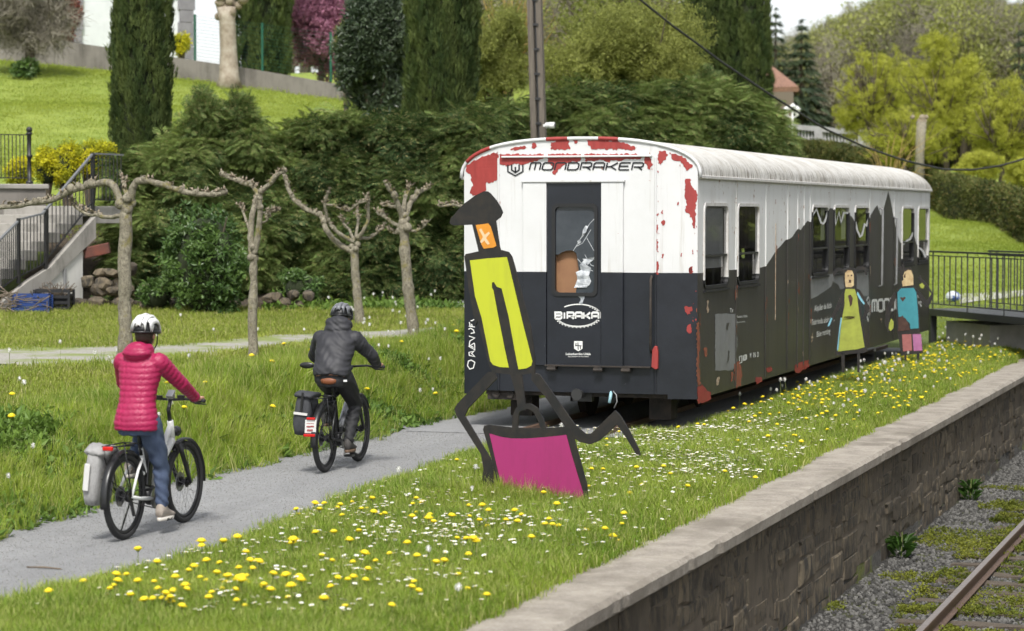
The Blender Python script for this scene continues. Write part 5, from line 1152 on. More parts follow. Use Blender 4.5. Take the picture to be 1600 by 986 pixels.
JW = dict(neck=A([0,.345,1.50]), chest=A([0,.30,1.36]), head=A([0,.405,1.655]), shR=A([.165,.315,1.43]), shL=A([-.165,.315,1.43]), elR=A([.265,.53,1.235]), elL=A([-.265,.53,1.235]), wrR=A([.275,.775,1.105]), wrL=A([-.275,.775,1.105]), gripR=A([.275,.84,1.085]), gripL=A([-.275,.84,1.085]),
          hpR=A([.095,.26,.93]), hpL=A([-.095,.26,.93]), knR=A([.125,.42,.565]), knL=A([-.13,.63,.83]), anR=A([.14,.405,.225]), anL=A([-.14,.40,.575]))
SW = dict(J=JW, trunk=[(.225,.865,.185,.135,.1),(.225,.92,.192,.14,.1),(.23,1.0,.178,.13,.12),(.245,1.10,.155,.115,.15),(.265,1.20,.158,.115,.2),(.29,1.30,.178,.12,.22),(.305,1.38,.19,.115,.25),(.325,1.45,.165,.095,.3),(.34,1.50,.095,.075,.3),(.35,1.535,.068,.066,.3)],
          hips=[(.235,.83,.15,.11,0),(.235,.88,.175,.125,0),(.235,.95,.165,.12,0),(.24,1.02,.14,.1,0)], legr=[.105,.092,.068,.062,.050], armr=[.08,.078,.066,.058,.05,.042], hood=[((0,.235,1.505),(.125,.075,.062)),((0,.262,1.545),(.10,.07,.05)),((.07,.30,1.53),(.05,.07,.05)),((-.07,.30,1.53),(.05,.07,.05))],
          quilt=True, lean=.3, armx=.17, jacket='jacket_magenta', trousers='denim', shoe='shoe_beige', sole='sole_white', hair='hair_dark', helmet='helmet_white', htilt=.12)
person(WOM, RZW, SW, 'cyclist in quilted magenta jacket, jeans and white helmet on a white bicycle')
JM = dict(neck=A([0,.46,1.42]), chest=A([0,.40,1.30]), head=A([0,.565,1.555]), shR=A([.185,.43,1.35]), shL=A([-.185,.43,1.35]), elR=A([.315,.62,1.16]), elL=A([-.315,.60,1.16]), wrR=A([.305,.825,1.055]), wrL=A([-.295,.80,1.055]), gripR=A([.305,.895,1.04]), gripL=A([-.295,.865,1.04]),
          hpR=A([.10,.29,.96]), hpL=A([-.10,.29,.96]), knR=A([.135,.60,.66]), knL=A([-.14,.64,.80]), anR=A([.145,.33,.29]), anL=A([-.145,.47,.545]))
SM = dict(J=JM, trunk=[(.20,.955,.185,.135,.35),(.215,1.01,.195,.14,.4),(.25,1.08,.195,.135,.45),(.29,1.16,.198,.13,.5),(.335,1.24,.21,.13,.55),(.38,1.31,.215,.125,.55),(.42,1.37,.19,.11,.6),(.455,1.415,.12,.09,.6),(.48,1.45,.09,.085,.6)],
          hips=[(.235,.86,.15,.115,0),(.235,.92,.18,.13,.1),(.24,1.0,.17,.125,.2),(.26,1.06,.14,.1,.3)], legr=[.115,.10,.074,.066,.054], armr=[.092,.088,.074,.066,.058,.046], hood=[((0,.44,1.505),(.135,.10,.085)),((0,.42,1.45),(.15,.10,.07)),((.085,.50,1.48),(.05,.08,.06)),((-.085,.50,1.48),(.05,.08,.06))],
          quilt=False, lean=1.0, armx=.19, jacket='jacket_black', trousers='trousers_black', shoe='shoe_dark', sole='sole_brown', hair='hair_grey', helmet='helmet_grey', htilt=.30)
pm = person(MAN, RZM, SM, 'cyclist in hooded black jacket and dark helmet on a black bicycle')
mb = MB(); mb.obox((.165, .165, .93), (.016, .01, 0), (.0005, -.0008, 0), (0, 0, .011)); mb.build('trouser_logo', 'logo_white', pm)
# ================================================================== BUILT THINGS AROUND
stained('stair_concrete', (.34, .32, .29), (.10, .095, .08), .8, 2.2, (2, 2, .6), .9, .4); stained('white_render', (.66, .65, .61), (.34, .31, .25), .7, 1.4, (2.5, 2.5, .3), .9, .15); stained('grey_wall', (.22, .20, .18), (.075, .068, .058), .85, 1.2, (2, 2, .4), .95, .4)
plain('iron_black', (.014, .015, .018), .45, 0, (.03, .028, .026), 12); plain('handrail_grey', (.16, .165, .17), .5); plain('house_white', (.74, .76, .78), .8, 0, (.66, .68, .70), 2); plain('quoin_grey', (.26, .25, .27), .9, 0, (.20, .19, .21), 3); plain('wood_pole', (.17, .145, .115), .9, 0, (.10, .085, .07), 6, bump=.5, stretch=(8, 8, .3)); plain('galvanised', (.30, .31, .32), .5, .4)
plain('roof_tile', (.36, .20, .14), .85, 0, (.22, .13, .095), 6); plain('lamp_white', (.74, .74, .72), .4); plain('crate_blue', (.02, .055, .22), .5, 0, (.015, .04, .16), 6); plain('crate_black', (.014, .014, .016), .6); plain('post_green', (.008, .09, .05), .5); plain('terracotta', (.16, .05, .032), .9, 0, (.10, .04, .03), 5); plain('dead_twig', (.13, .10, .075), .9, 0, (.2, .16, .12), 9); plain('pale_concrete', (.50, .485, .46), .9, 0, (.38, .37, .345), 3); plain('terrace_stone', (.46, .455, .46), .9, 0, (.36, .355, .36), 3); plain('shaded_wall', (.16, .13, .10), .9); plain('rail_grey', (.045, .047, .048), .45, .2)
# ---- staircase with railing
SB = pd(-95, 540, 41.0); ST_ = pd(145, 322, 44.3); SB[2] = .75
dirs = ST_ - SB; run = np.array([dirs[0], dirs[1], 0]); RL = np.linalg.norm(run); e1 = run / RL; e2 = np.array([-e1[1], e1[0], 0])      # e2: away and to the left
stair = empty('staircase', SB); tag(stair, 'weathered concrete garden staircase with white rendered flank and black iron railing', 'staircase')
NS = 13; rise = (ST_[2] - SB[2]) / NS; W_ = 1.9
for k in range(NS):
    a = SB + e1 * RL * k / NS; top = SB[2] + rise * (k + 1); mb = MB()
    p = [a, a + e1 * (RL / NS + .03), a + e1 * (RL / NS + .03) + e2 * W_, a + e2 * W_]
    mb.add([(q[0], q[1], top - rise - .03) for q in p] + [(q[0], q[1], top) for q in p], [(0,3,2,1),(4,5,6,7),(0,1,5,4),(1,2,6,5),(2,3,7,6),(3,0,4,7)]); mb.build('step', 'stair_concrete', stair, origin=SB, bevel=.012)
L0 = SB + e1 * RL; mb = MB(); p = [L0 + e1*.02, L0 + e1*1.0, L0 + e1*1.0 + e2*W_, L0 + e1*.02 + e2*W_]
mb.add([(q[0], q[1], ST_[2] - .32) for q in p] + [(q[0], q[1], ST_[2] - .002) for q in p], [(0,3,2,1),(4,5,6,7),(0,1,5,4),(1,2,6,5),(2,3,7,6),(3,0,4,7)]); mb.build('landing', 'stair_concrete', stair, origin=SB, bevel=.012)
nS = np.array([e1[1], -e1[0], 0])                                   # outward, towards the viewer
def onst(u, v, out=0.0): return pplane(u, v, SB + nS * out, nS)
mb = MB(); mb.plate([onst(u, v, .06) for u, v in ((-120,560),(-60,513),(0,472),(40,440),(76,417),(110,378),(146,338),(146,372),(118,398),(76,440),(40,462),(0,494),(-60,535),(-100,565))], nS * .12); mb.build('stringer', 'stair_concrete', stair, origin=SB)
mb = MB(); mb.plate([onst(u, v, .03) for u, v in ((-110,560),(0,492),(40,460),(76,438),(116,400),(126,392),(126,512),(-110,560))], nS * .10); mb.build('flank_wall', 'white_render', stair, origin=SB)
mb = MB(); q0 = onst(101, 420, .10); mb.tube([q0, np.array([q0[0], q0[1], .7])], .03, 8); mb.build('drain_pipe', 'grey_overpaint', stair, origin=SB)
def rail_run(root, name, pts_top, pts_bot, n, o, rad=.009, posts=(), mat_='iron_black', hr='handrail_grey', hw=.05):
    pts_top, pts_bot = [np.array(p) for p in pts_top], [np.array(p) for p in pts_bot]
    mb = MB()
    for a, b_ in zip(pts_top[:-1], pts_top[1:]): mb.bar(a, b_, hw, hw * .6)
    mb.build('handrail', hr, root, origin=o); mb = MB()
    for a, b_ in zip(pts_bot[:-1], pts_bot[1:]): mb.bar(a, b_, .03, .02)
    mb.build('bottom_rail', mat_, root, origin=o)
    tt = np.linspace(0, 1, len(pts_top)); T_ = np.array(pts_top); B_ = np.array(pts_bot)
    for k in range(n):
        s_ = (k + .5) / n; a = np.array([np.interp(s_, tt, T_[:, q]) for q in range(3)]); b_ = np.array([np.interp(s_, tt, B_[:, q]) for q in range(3)]); mb = MB(); mb.tube([b_, a], rad, 6); mb.build('baluster', mat_, root, origin=o)
    for a, b_ in posts:
        mb = MB(); mb.bar(b_, a, .055, .055); mb.build('post', mat_, root, origin=o)
def vert(u, v0, v1, out=.06):                                        # top and bottom of an upright on the stair plane
    a, b_ = onst(u, v0, out), onst(u, v1, out); return a, b_
rr = empty('railing_anchor', SB)
bpy.data.objects.remove(rr)
rail_run(stair, '', [onst(u, v, .07) for u, v in ((-100,470),(0,374),(29,345))], [onst(u, v, .07) for u, v in ((-100,545),(0,452),(29,430))], 18, SB, posts=[vert(29,341,443,.07)])
rail_run(stair, '', [onst(u, v, .07) for u, v in ((29,343),(66,334))], [onst(u, v, .07) for u, v in ((29,432),(66,414))], 7, SB, posts=[vert(71.5,326,431,.07)])
rail_run(stair, '', [onst(u, v, .07) for u, v in ((66,334),(145,240))], [onst(u, v, .07) for u, v in ((66,414),(145,314))], 13, SB, posts=[vert(145,239,335,.07)])
rail_run(stair, '', [onst(u, v, .07) for u, v in ((145,240),(192,242))], [onst(u, v, .07) for u, v in ((145,312),(192,313))], 8, SB)
# ---- retaining wall beside the stairs with iron fence on top
A0, A1 = pd(-220, 330, 44.8), pd(72, 330, 46.6); ztop = 3.22
rw = empty('retaining_wall', ((A0[0]+A1[0])/2, (A0[1]+A1[1])/2, .7)); tag(rw, 'stained concrete retaining wall left of the garden staircase under an iron fence', 'wall'); o = tuple(rw.location)
dd = (A1 - A0); dd[2] = 0; dd /= np.linalg.norm(dd); nb = np.array([-dd[1], dd[0], 0])
mb = MB(); mb.add([(q[0], q[1], z) for z in (.3, ztop - .1) for q in (A0, A1, A1 + nb*.35, A0 + nb*.35)], [(0,3,2,1),(4,5,6,7),(0,1,5,4),(1,2,6,5),(2,3,7,6),(3,0,4,7)]); mb.build('wall_body', 'grey_wall', rw, origin=o)
mb = MB(); q_ = [A0 - nb*.05, A1 - nb*.05 + dd*.05, A1 + nb*.4 + dd*.05, A0 + nb*.4]; mb.add([(q[0], q[1], z) for z in (ztop - .098, ztop) for q in q_], [(0,3,2,1),(4,5,6,7),(0,1,5,4),(1,2,6,5),(2,3,7,6),(3,0,4,7)]); mb.build('wall_cap', 'stair_concrete', rw, origin=o, bevel=.02)
def iron_fence(A, B, z0, h, n, label, post_at=(1,)):
    root = empty('iron_fence', (A[0], A[1], z0)); o = (A[0], A[1], z0); tag(root, label, 'fence')
    rail_run(root, '', [(A[0], A[1], z0 + h), (B[0], B[1], z0 + h)], [(A[0], A[1], z0 + .12), (B[0], B[1], z0 + .12)], n, o, hr='iron_black', hw=.03)
    for s_ in post_at:
        q = np.array(A)*(1-s_) + np.array(B)*s_; mb = MB()
        mb.tube([(q[0], q[1], z0 + z) for z in (0, .06, .07, .5, .52, .56, .58, h, h + .02, h + .05)], [.07, .07, .035, .035, .06, .06, .035, .04, .07, .05], 10); mb.ball((q[0], q[1], z0 + h + .1), .06, 12, 8); mb.build('post', 'iron_black', root, smooth=True, origin=o)
F0, F1 = pd(-180, 285, 45.3), pd(49, 285, 46.6); iron_fence(F0 + nb*.15, F1 + nb*.1, ztop, .95, 38, 'black iron fence with ball finial post on the concrete wall')
# ---- crates at the foot of the stairs
def crate(loc, rz, mat_, label, size=(.60, .40, .30)):
    root = empty('plastic_crate', loc, rz); w_, d_, h_ = size
    mb = MB(); mb.box((-w_/2, -d_/2, 0), (w_/2, d_/2, .02)); mb.build('bottom', mat_, root)
    for k in range(4):
        z = .03 + k * (h_ - .05) / 3.3
        for a in ((-w_/2, -d_/2, w_/2, -d_/2+.015), (-w_/2, d_/2-.015, w_/2, d_/2), (-w_/2, -d_/2+.016, -w_/2+.015, d_/2-.016), (w_/2-.015, -d_/2+.016, w_/2, d_/2-.016)):
            mb = MB(); mb.box((a[0], a[1], z), (a[2], a[3], z + (.05 if k < 3 else .06))); mb.build('slat', mat_, root)
    for sx in (-1, 1):
        for sy in (-1, 1): mb = MB(); mb.box((sx*(w_/2+.006) - .02, sy*(d_/2+.006) - .02, .0), (sx*(w_/2+.006) + .02, sy*(d_/2+.006) + .02, h_)); mb.build('corner_post', mat_, root)
    tag(root, label, 'crate', 'plastic crates by the stairs'); return root
g0 = lambda u, v, D: (lambda p: (p[0], p[1], float(hgt(p[0], p[1]))))(pd(u, v, D))
c1 = g0(51, 505, 42.3); crate(c1, .35, 'crate_blue', 'blue plastic crate on the ground in front of the white stair wall')
crate((c1[0]+.12, c1[1]+.55, c1[2]), .3, 'crate_black', 'black plastic crate behind the blue crate, holding dry twigs', (.6, .4, .38)); c3 = g0(88, 505, 42.9); crate(c3, .3, 'crate_black', 'black plastic crate nearest the corner of the stair wall', (.5, .36, .26))
tw = MB(); rs = random.Random(8)
for k in range(46):
    a = rs.uniform(0, 6.28); p = np.array([c1[0]+.12+rs.uniform(-.2,.2), c1[1]+.55+rs.uniform(-.12,.12), c1[2]+.25]); tw.tube([p, p + [rs.uniform(-.25,.25), rs.uniform(-.15,.15), rs.uniform(.1,.28)]], .007, 4)
tag(tw.build('twig_heap', 'dead_twig'), 'heap of dry brown twigs in the black crate', 'twigs', kind='stuff')
tw = MB(); hp_ = g0(6, 508, 41.8)
for k in range(70):
    p = np.array([hp_[0]+rs.gauss(0,.3), hp_[1]+rs.gauss(0,.2), hp_[2]+rs.uniform(.0,.35)]); tw.tube([p, p + [rs.uniform(-.35,.35), rs.uniform(-.2,.2), rs.uniform(-.1,.2)]], .01, 4)
tag(tw.build('brushwood', 'dead_twig'), 'pile of cut brown brushwood left of the blue crate', 'brushwood', kind='stuff')
# ---- tumbled garden wall stones
heap_rocks = []
for q in range(6):
    bm = bmesh.new(); bmesh.ops.create_icosphere(bm, subdivisions=2, radius=.62); rk = random.Random(40+q); ax = [rk.uniform(0,6.28) for _ in range(6)]
    for v in bm.verts:
        c = Vector(v.co); n_ = .10*math.sin(c.x*5+ax[0]) + .10*math.sin(c.y*6+ax[1]) + .09*math.sin(c.z*7+ax[2]) + rk.uniform(-.03,.03); c = c*(1+n_); v.co = Vector((max(-.5,min(.5,c.x)), max(-.5,min(.5,c.y)), max(-.46,min(.46,c.z))))
    me = bpy.data.meshes.new('stone'); bm.to_mesh(me); bm.free(); me.materials.append(MATS['rubble_stone']); heap_rocks.append(me)
def stone_heap(name, base_u, base_v, D, cols, rows, label, w_=.30, seed=1):
    rs = random.Random(seed); b0 = np.array(g0(base_u, base_v, D)); root = empty(name, b0); tag(root, label, 'stone wall')
    for r in range(rows):
        for c in range(cols - (r // 2)):
            me = heap_rocks[rs.randrange(6)]; ob = bpy.data.objects.new('stone', me); COL.objects.link(ob); ob.parent = root
            pos = _r * ((c + .5*(r % 2)) * w_ * .98) ; ob.location = (pos[0] + rs.uniform(-.09,.09), pos[1] + rs.uniform(-.1,.1) + r*.06, r*.185 + .07 + rs.uniform(-.05,.05)); ob.scale = (w_*rs.uniform(.55,1.15), .3, .22*rs.uniform(.6,1.25)); ob.rotation_euler = (rs.uniform(-.3,.3), rs.uniform(-.35,.35), YAW + rs.uniform(-.5,.5))
stone_heap('rubble_wall', 132, 500, 43.6, 4, 4, 'low mossy rubble wall beside the white stair flank', seed=2); stone_heap('rubble_wall', 405, 495, 43.4, 4, 2, 'short tumbled rubble wall behind the second plane tree', .26, 5); stone_heap('rubble_wall', 232, 496, 43.5, 5, 1, 'single course of rough stones under the laurel shrub', .3, 9)
mb = MB(); q = np.array(g0(152, 460, 44.2)); mb.obox(q + [0,0,.95], (.22,.07,.05), (-.06,.14,0), (-.02,0,.10)); tag(mb.build('planter_trough', 'terracotta', bevel=.02), 'red terracotta trough lying on the rubble wall by the stairs', 'trough')
# ---- utility pole with cable and security camera
PB = pd(850, 300, 51.0); PB[2] = .6; PT = pd(831, -150, 51.0); pole = empty('utility_pole', PB); tag(pole, 'tall twin timber utility pole standing behind the carriage', 'utility pole')
for s_ in (-1, 1): mb = MB(); mb.bar(PB + _r*s_*.095, PT + _r*s_*.085, .125, .16, up=(0, 1, 0)); mb.build('post', 'wood_pole', pole, origin=PB, bevel=.012)
mb = MB(); mb.tube([PB - _f*.04 + [0,0,.3], PT - _f*.04], .022, 8); mb.build('conduit', 'iron_black', pole, origin=PB)
for k in range(16):
    q = PB + (PT - PB) * (k + .6) / 16.5; mb = MB(); mb.obox(q - _f*.085, _r*.06, np.array([0,0,.025]), _f*.012); mb.build('clamp', 'iron_black', pole, origin=PB)
cb = [(831,-145,51),(900,-90,51.2),(960,-35,51.5),(1001,0,52),(1052,41,52.5),(1092,70,53),(1122,93,53.3),(1198,144.5,54),(1288,201,55),(1352,230,56),(1413,251,57),(1474,265,58),(1520,265.6,58.7),(1565,258.6,59.3),(1598,249,60),(1680,212,61),(1800,140,63)]
P_ = np.array([pd(*c) for c in cb]); tt = np.linspace(0, len(P_)-1, 90); mb = MB(); mb.tube([[np.interp(t_, range(len(P_)), P_[:, k]) for k in range(3)] for t_ in tt], .026, 7); tag(mb.build('overhead_cable', 'iron_black', smooth=True), 'sagging black overhead cable running from the utility pole', 'cable')
CA = pd(862, 196, 50.6); cam_r = empty('security_camera', CA); tag(cam_r, 'small white security camera mounted on the timber pole', 'camera')
mb = MB(); mb.tube([CA - _r*.09, CA + _r*.06 - _f*.03], .065, 12); mb.ball(CA - _r*.09, .065, 12, 8); mb.build('housing', 'lamp_white', cam_r, smooth=True, origin=CA); mb = MB(); mb.tube([CA + _r*.06 - _f*.03, CA + _r*.075 - _f*.035], .05, 12); mb.build('lens', 'iron_black', cam_r, origin=CA); mb = MB(); mb.bar(CA - _r*.18, CA - _r*.08, .05); mb.build('bracket', 'lamp_white', cam_r, origin=CA)
# ---- garden wall, house and mesh fence on the upper lawn
wl = [(-120,40,76.5),(85,62,75),(262,88,74),(382,106,72.5),(525,131,70.5),(640,150,69)]
gw = empty('garden_wall', pd(300, 110, 73.5)); o = tuple(gw.location); tag(gw, 'long grey concrete garden wall along the top of the sloping lawn', 'wall')
for k in range(len(wl)-1):
    a, b_ = pd(*wl[k]), pd(*wl[k+1]); n_ = max(1, round(np.linalg.norm(b_-a)/2.6))
    for j in range(n_):
        p, q = a + (b_-a)*j/n_, a + (b_-a)*(j+1)/n_; t_ = np.array([0, .3, 0]); q = q - (q-p)*.004; mb = MB(); z0 = min(p[2], q[2]) - 1.6
        mb.add([(p[0],p[1],z0),(q[0],q[1],z0),(q[0],q[1]+.3,z0),(p[0],p[1]+.3,z0),tuple(p),tuple(q),tuple(q+t_),tuple(p+t_)], [(0,3,2,1),(4,5,6,7),(0,1,5,4),(1,2,6,5),(2,3,7,6),(3,0,4,7)]); mb.build('wall_panel', 'grey_wall', gw, origin=o)
HA, HB_ = pd(125, 100, 86), pd(282, 100, 88); hd_ = HB_ - HA; hd_[2] = 0; hw = empty('white_house', (HA[0], HA[1], 7)); o = (HA[0], HA[1], 7); tag(hw, 'white rendered house with grey stone corners behind the clipped column cypress', 'house')
hb2 = np.array([-hd_[1], hd_[0], 0]) / np.linalg.norm(hd_) * 8
mb = MB(); mb.add([(q[0], q[1], z) for z in (6.5, 14) for q in (HA, HB_, HB_ + hb2, HA + hb2)], [(0,1,5,4),(1,2,6,5),(2,3,7,6),(3,0,4,7)]); mb.build('wall', 'house_white', hw, origin=o)
mb = MB(); e_ = hd_*.06; 
c0, c1_ = HA - e_, HB_ + e_; mid = (HA + HB_)/2 + hb2/2; mb.add([(q[0], q[1], 14.0) for q in (c0 - hb2*.06, c1_ - hb2*.06, c1_ + hb2*1.06, c0 + hb2*1.06)] + [(mid[0]-hd_[0]*.2, mid[1]-hd_[1]*.2, 16.3), (mid[0]+hd_[0]*.2, mid[1]+hd_[1]*.2, 16.3)], [(0,1,5,4),(1,2,5),(2,3,4,5),(3,0,4)]); mb.build('roof', 'roof_tile', hw, origin=o)
for base, s_ in ((HA, -1), (HB_, 1)):
    for k in range(16):
        mb = MB(); c = base + hd_/np.linalg.norm(hd_)*s_*.22; mb.obox((c[0], c[1], 6.75 + k*.44), hd_/np.linalg.norm(hd_)*(.26 if k % 2 else .32), hb2/8*.12, (0, 0, .21)); mb.build('quoin', 'quoin_grey', hw, origin=o)
mf = empty('mesh_fence', pd(305, 97, 73.0)); o = tuple(mf.location); tag(mf, 'green wire mesh fence with tall posts on the garden wall', 'fence')
fp = [(305,97,73.6),(410,112,72.2),(517,128,70.6)]
for u, v, D in fp: a = pd(u, v, D); mb = MB(); mb.tube([a, a + [0,0,1.45]], .04, 8); mb.build('post', 'post_green', mf, origin=o)
for z in np.arange(.1, 1.45, .1): mb = MB(); mb.tube([pd(*q) + [0,0,z] for q in fp], .003, 4); mb.build('wire', 'post_green', mf, origin=o)
# ---- footbridge with steel railing at the far end of the carriage
BA, BB_ = pd(1446, 480, 47.8), pd(1640, 503, 42.5); bd = BB_ - BA; bd[2] = 0; bl = np.linalg.norm(bd); bd /= bl; bn = np.array([-bd[1], bd[0], 0]); dz_ = float(BA[2])
if bn @ _f < 0: bn = -bn
fb = empty('footbridge', (BA[0], BA[1], 0)); o = (BA[0], BA[1], 0); tag(fb, 'small steel footbridge with dark grey vertical bar railings beyond the carriage', 'footbridge')
def along(s_, off, z): q = BA + bd*s_ + bn*off; return np.array([q[0], q[1], z])
zd = .78
for off in (0, 1.35):
    mb = MB(); mb.bar(along(0, off, zd - .06), along(bl, off, zd - .06), .07, .13); mb.build('beam', 'rail_grey', fb, origin=o)
    mb = MB(); mb.bar(along(0, off, zd + 1.13), along(bl, off, zd + 1.13), .055, .035); mb.build('handrail', 'rail_grey', fb, origin=o)
    mb = MB(); mb.bar(along(0, off, zd + 1.05), along(bl, off, zd + 1.05), .03, .02); mb.build('top_rail', 'rail_grey', fb, origin=o)
    mb = MB(); mb.bar(along(0, off, zd + .11), along(bl, off, zd + .11), .03, .02); mb.build('bottom_rail', 'rail_grey', fb, origin=o)
    k = 0; s_ = .06
    while s_ < bl:
        th = k % 6 == 1 or k == 0; mb = MB(); mb.bar(along(s_, off, zd + (0 if th else .11)), along(s_, off, zd + (1.12 if th else 1.05)), .06 if th else .022, .02 if th else .022); mb.build('post' if th else 'baluster', 'rail_grey', fb, origin=o); s_ += .27 if k else .3; k += 1
for k in range(int(bl / .2)):
    mb = MB(); c = along(k*.2 + .1, .68, zd - .02); mb.obox(c, bd*.095, bn*.64, (0, 0, .018)); mb.build('deck_board', 'rail_grey', fb, origin=o)
mb = MB(); c = along(1.6, .68, .2); mb.obox(c, bd*1.0, bn*.5, (0,0,.36)); mb.build('abutment', 'pale_concrete', fb, origin=o); mb = MB(); c = along(.25, .05, .3); mb.obox(c, bd*.06, bn*.06, (0,0,.42)); mb.build('leg', 'rail_grey', fb, origin=o)
# pale concrete walk beyond the bridge
pp = [hit(1500, 478), hit(1700, 470), hit(1700, 448), hit(1500, 462)]; mb = MB(); k = 8; vs = []
for i in range(k+1):
    for j in range(k+1):
        q = (np.array(pp[0])*(1-i/k) + np.array(pp[1])*i/k)*(1-j/k) + (np.array(pp[3])*(1-i/k) + np.array(pp[2])*i/k)*j/k; vs.append(q)
vs = np.array(vs); vs[:, 2] = hgt(vs[:, 0], vs[:, 1]) + .03; mb.add(vs, [(i*(k+1)+j, (i+1)*(k+1)+j, (i+1)*(k+1)+j+1, i*(k+1)+j+1) for i in range(k) for j in range(k)])
tag(mb.build('concrete_walk', 'pale_concrete', fix=False), kind='structure')
m, t, b = _new('painted_rock'); n1 = _noise(t, 5, 3, .6); t.links.new(_mixc(t, _ramp(t, n1, .48, .55), (.55, .58, .62), (.05, .10, .30)), b.inputs['Base Color'])
q = hit(1489, 472); mb = MB(); mb.ball(q + np.array([0,0,.12]), (.17,.15,.13), 9, 7); tag(mb.build('painted_rock', 'painted_rock', origin=q), 'small blue and white painted rock behind the footbridge railing', 'rock')
# ---- terrace balustrade, lantern post and tiled roof up the slope
bs = [(1215,196,113),(1282,202,111.5),(1350,208,110)]; bal = empty('balustrade', pd(1280, 230, 112)); o = tuple(bal.location); tag(bal, 'grey stone balustrade on the terrace above the clipped hedge', 'balustrade')
a, b_ = pd(*bs[0]), pd(*bs[2]); dn = (b_-a)/np.linalg.norm(b_-a)
mb = MB(); mb.bar(a, b_, .3, .22); mb.build('coping', 'terrace_stone', bal, origin=o); mb = MB(); mb.bar(a - [0,0,.85], b_ - [0,0,.85], .25, .3); mb.build('plinth', 'terrace_stone', bal, origin=o)
for s_ in (0, .5, 1): q = a + (b_-a)*s_; mb = MB(); mb.obox(q - [0,0,.4], dn*.2, np.array([-dn[1],dn[0],0])*.2, (0,0,.52)); mb.build('pier', 'terrace_stone', bal, origin=o)
for k in range(26):
    q = a + (b_-a)*(k+.5)/26; mb = MB(); mb.tube([q - [0,0,z] for z in (.72,.62,.5,.35,.2,.1)], [.05,.07,.075,.04,.04,.05], 8); mb.build('baluster', 'terrace_stone', bal, smooth=True, origin=o)
LB = pd(1238, 202, 112.3); lp = empty('lantern_post', LB); tag(lp, 'white lamp post with three lanterns on the terrace', 'lamp post')
mb = MB(); mb.tube([LB - [0,0,.8], LB + [0,0,.95]], [.06,.04], 8); mb.tube([LB + _r*-.26 + [0,0,.62], LB + [0,0,.52], LB + _r*.2 + [0,0,.62]], .025, 6); mb.build('post', 'lamp_white', lp, smooth=True, origin=LB)
for du, dz2 in ((-.27,.62),(.22,.62),(0.02,.75)):
    q = LB + _r*du + [0,0,dz2]; mb = MB(); mb.loft([[q + _r*r*math.cos(a_) + _f*r*math.sin(a_) + [0,0,z] for a_ in np.linspace(0, 2*math.pi, 7)[:-1]] for r, z in ((.06,0),(.15,.28),(.19,.30),(.06,.42),(.02,.46))]); mb.build('lantern', 'lamp_white', lp, origin=LB)
RA = pd(1195, 140, 126); hs2 = empty('tiled_house', (RA[0], RA[1], 8)); o = (RA[0], RA[1], 8); tag(hs2, 'house corner with terracotta tiled roof beyond the tall dark cypresses', 'house')
ea, eb = pd(1130, 142, 126), pd(1249, 139, 126); rt = pd(1190, 100, 130); up_ = rt - (ea*.5 + eb*.5); nrow, ncol = 12, 26
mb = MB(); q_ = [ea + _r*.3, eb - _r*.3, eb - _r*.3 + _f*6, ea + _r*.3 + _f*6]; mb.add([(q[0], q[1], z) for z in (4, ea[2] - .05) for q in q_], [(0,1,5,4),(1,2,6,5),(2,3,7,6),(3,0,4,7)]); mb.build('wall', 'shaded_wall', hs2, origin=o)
tl = pd(1165, 98, 130); trr = pd(1196, 98, 130)
mb = MB(); mb.add([ea, eb, trr, tl, eb + _f*9 + [0,0,.05], ea + _f*9 + [0,0,.05]], [(0,1,2,3),(1,4,2),(5,0,3),(4,5,3,2)]); rf = mb.build('roof', 'roof_tile', hs2, origin=o); sm = rf.modifiers.new('t', 'SOLIDIFY'); sm.thickness = .15
for k in range(22):
    s_ = (k + .5)/22; a_ = ea*(1-s_) + eb*s_; b2 = tl*(1-s_) + trr*s_; mb = MB(); mb.tube([a_ + [0,0,.06], b2 + [0,0,.06]], [.085, .05], 6); mb.build('tile_row', 'roof_tile', rf, origin=o)
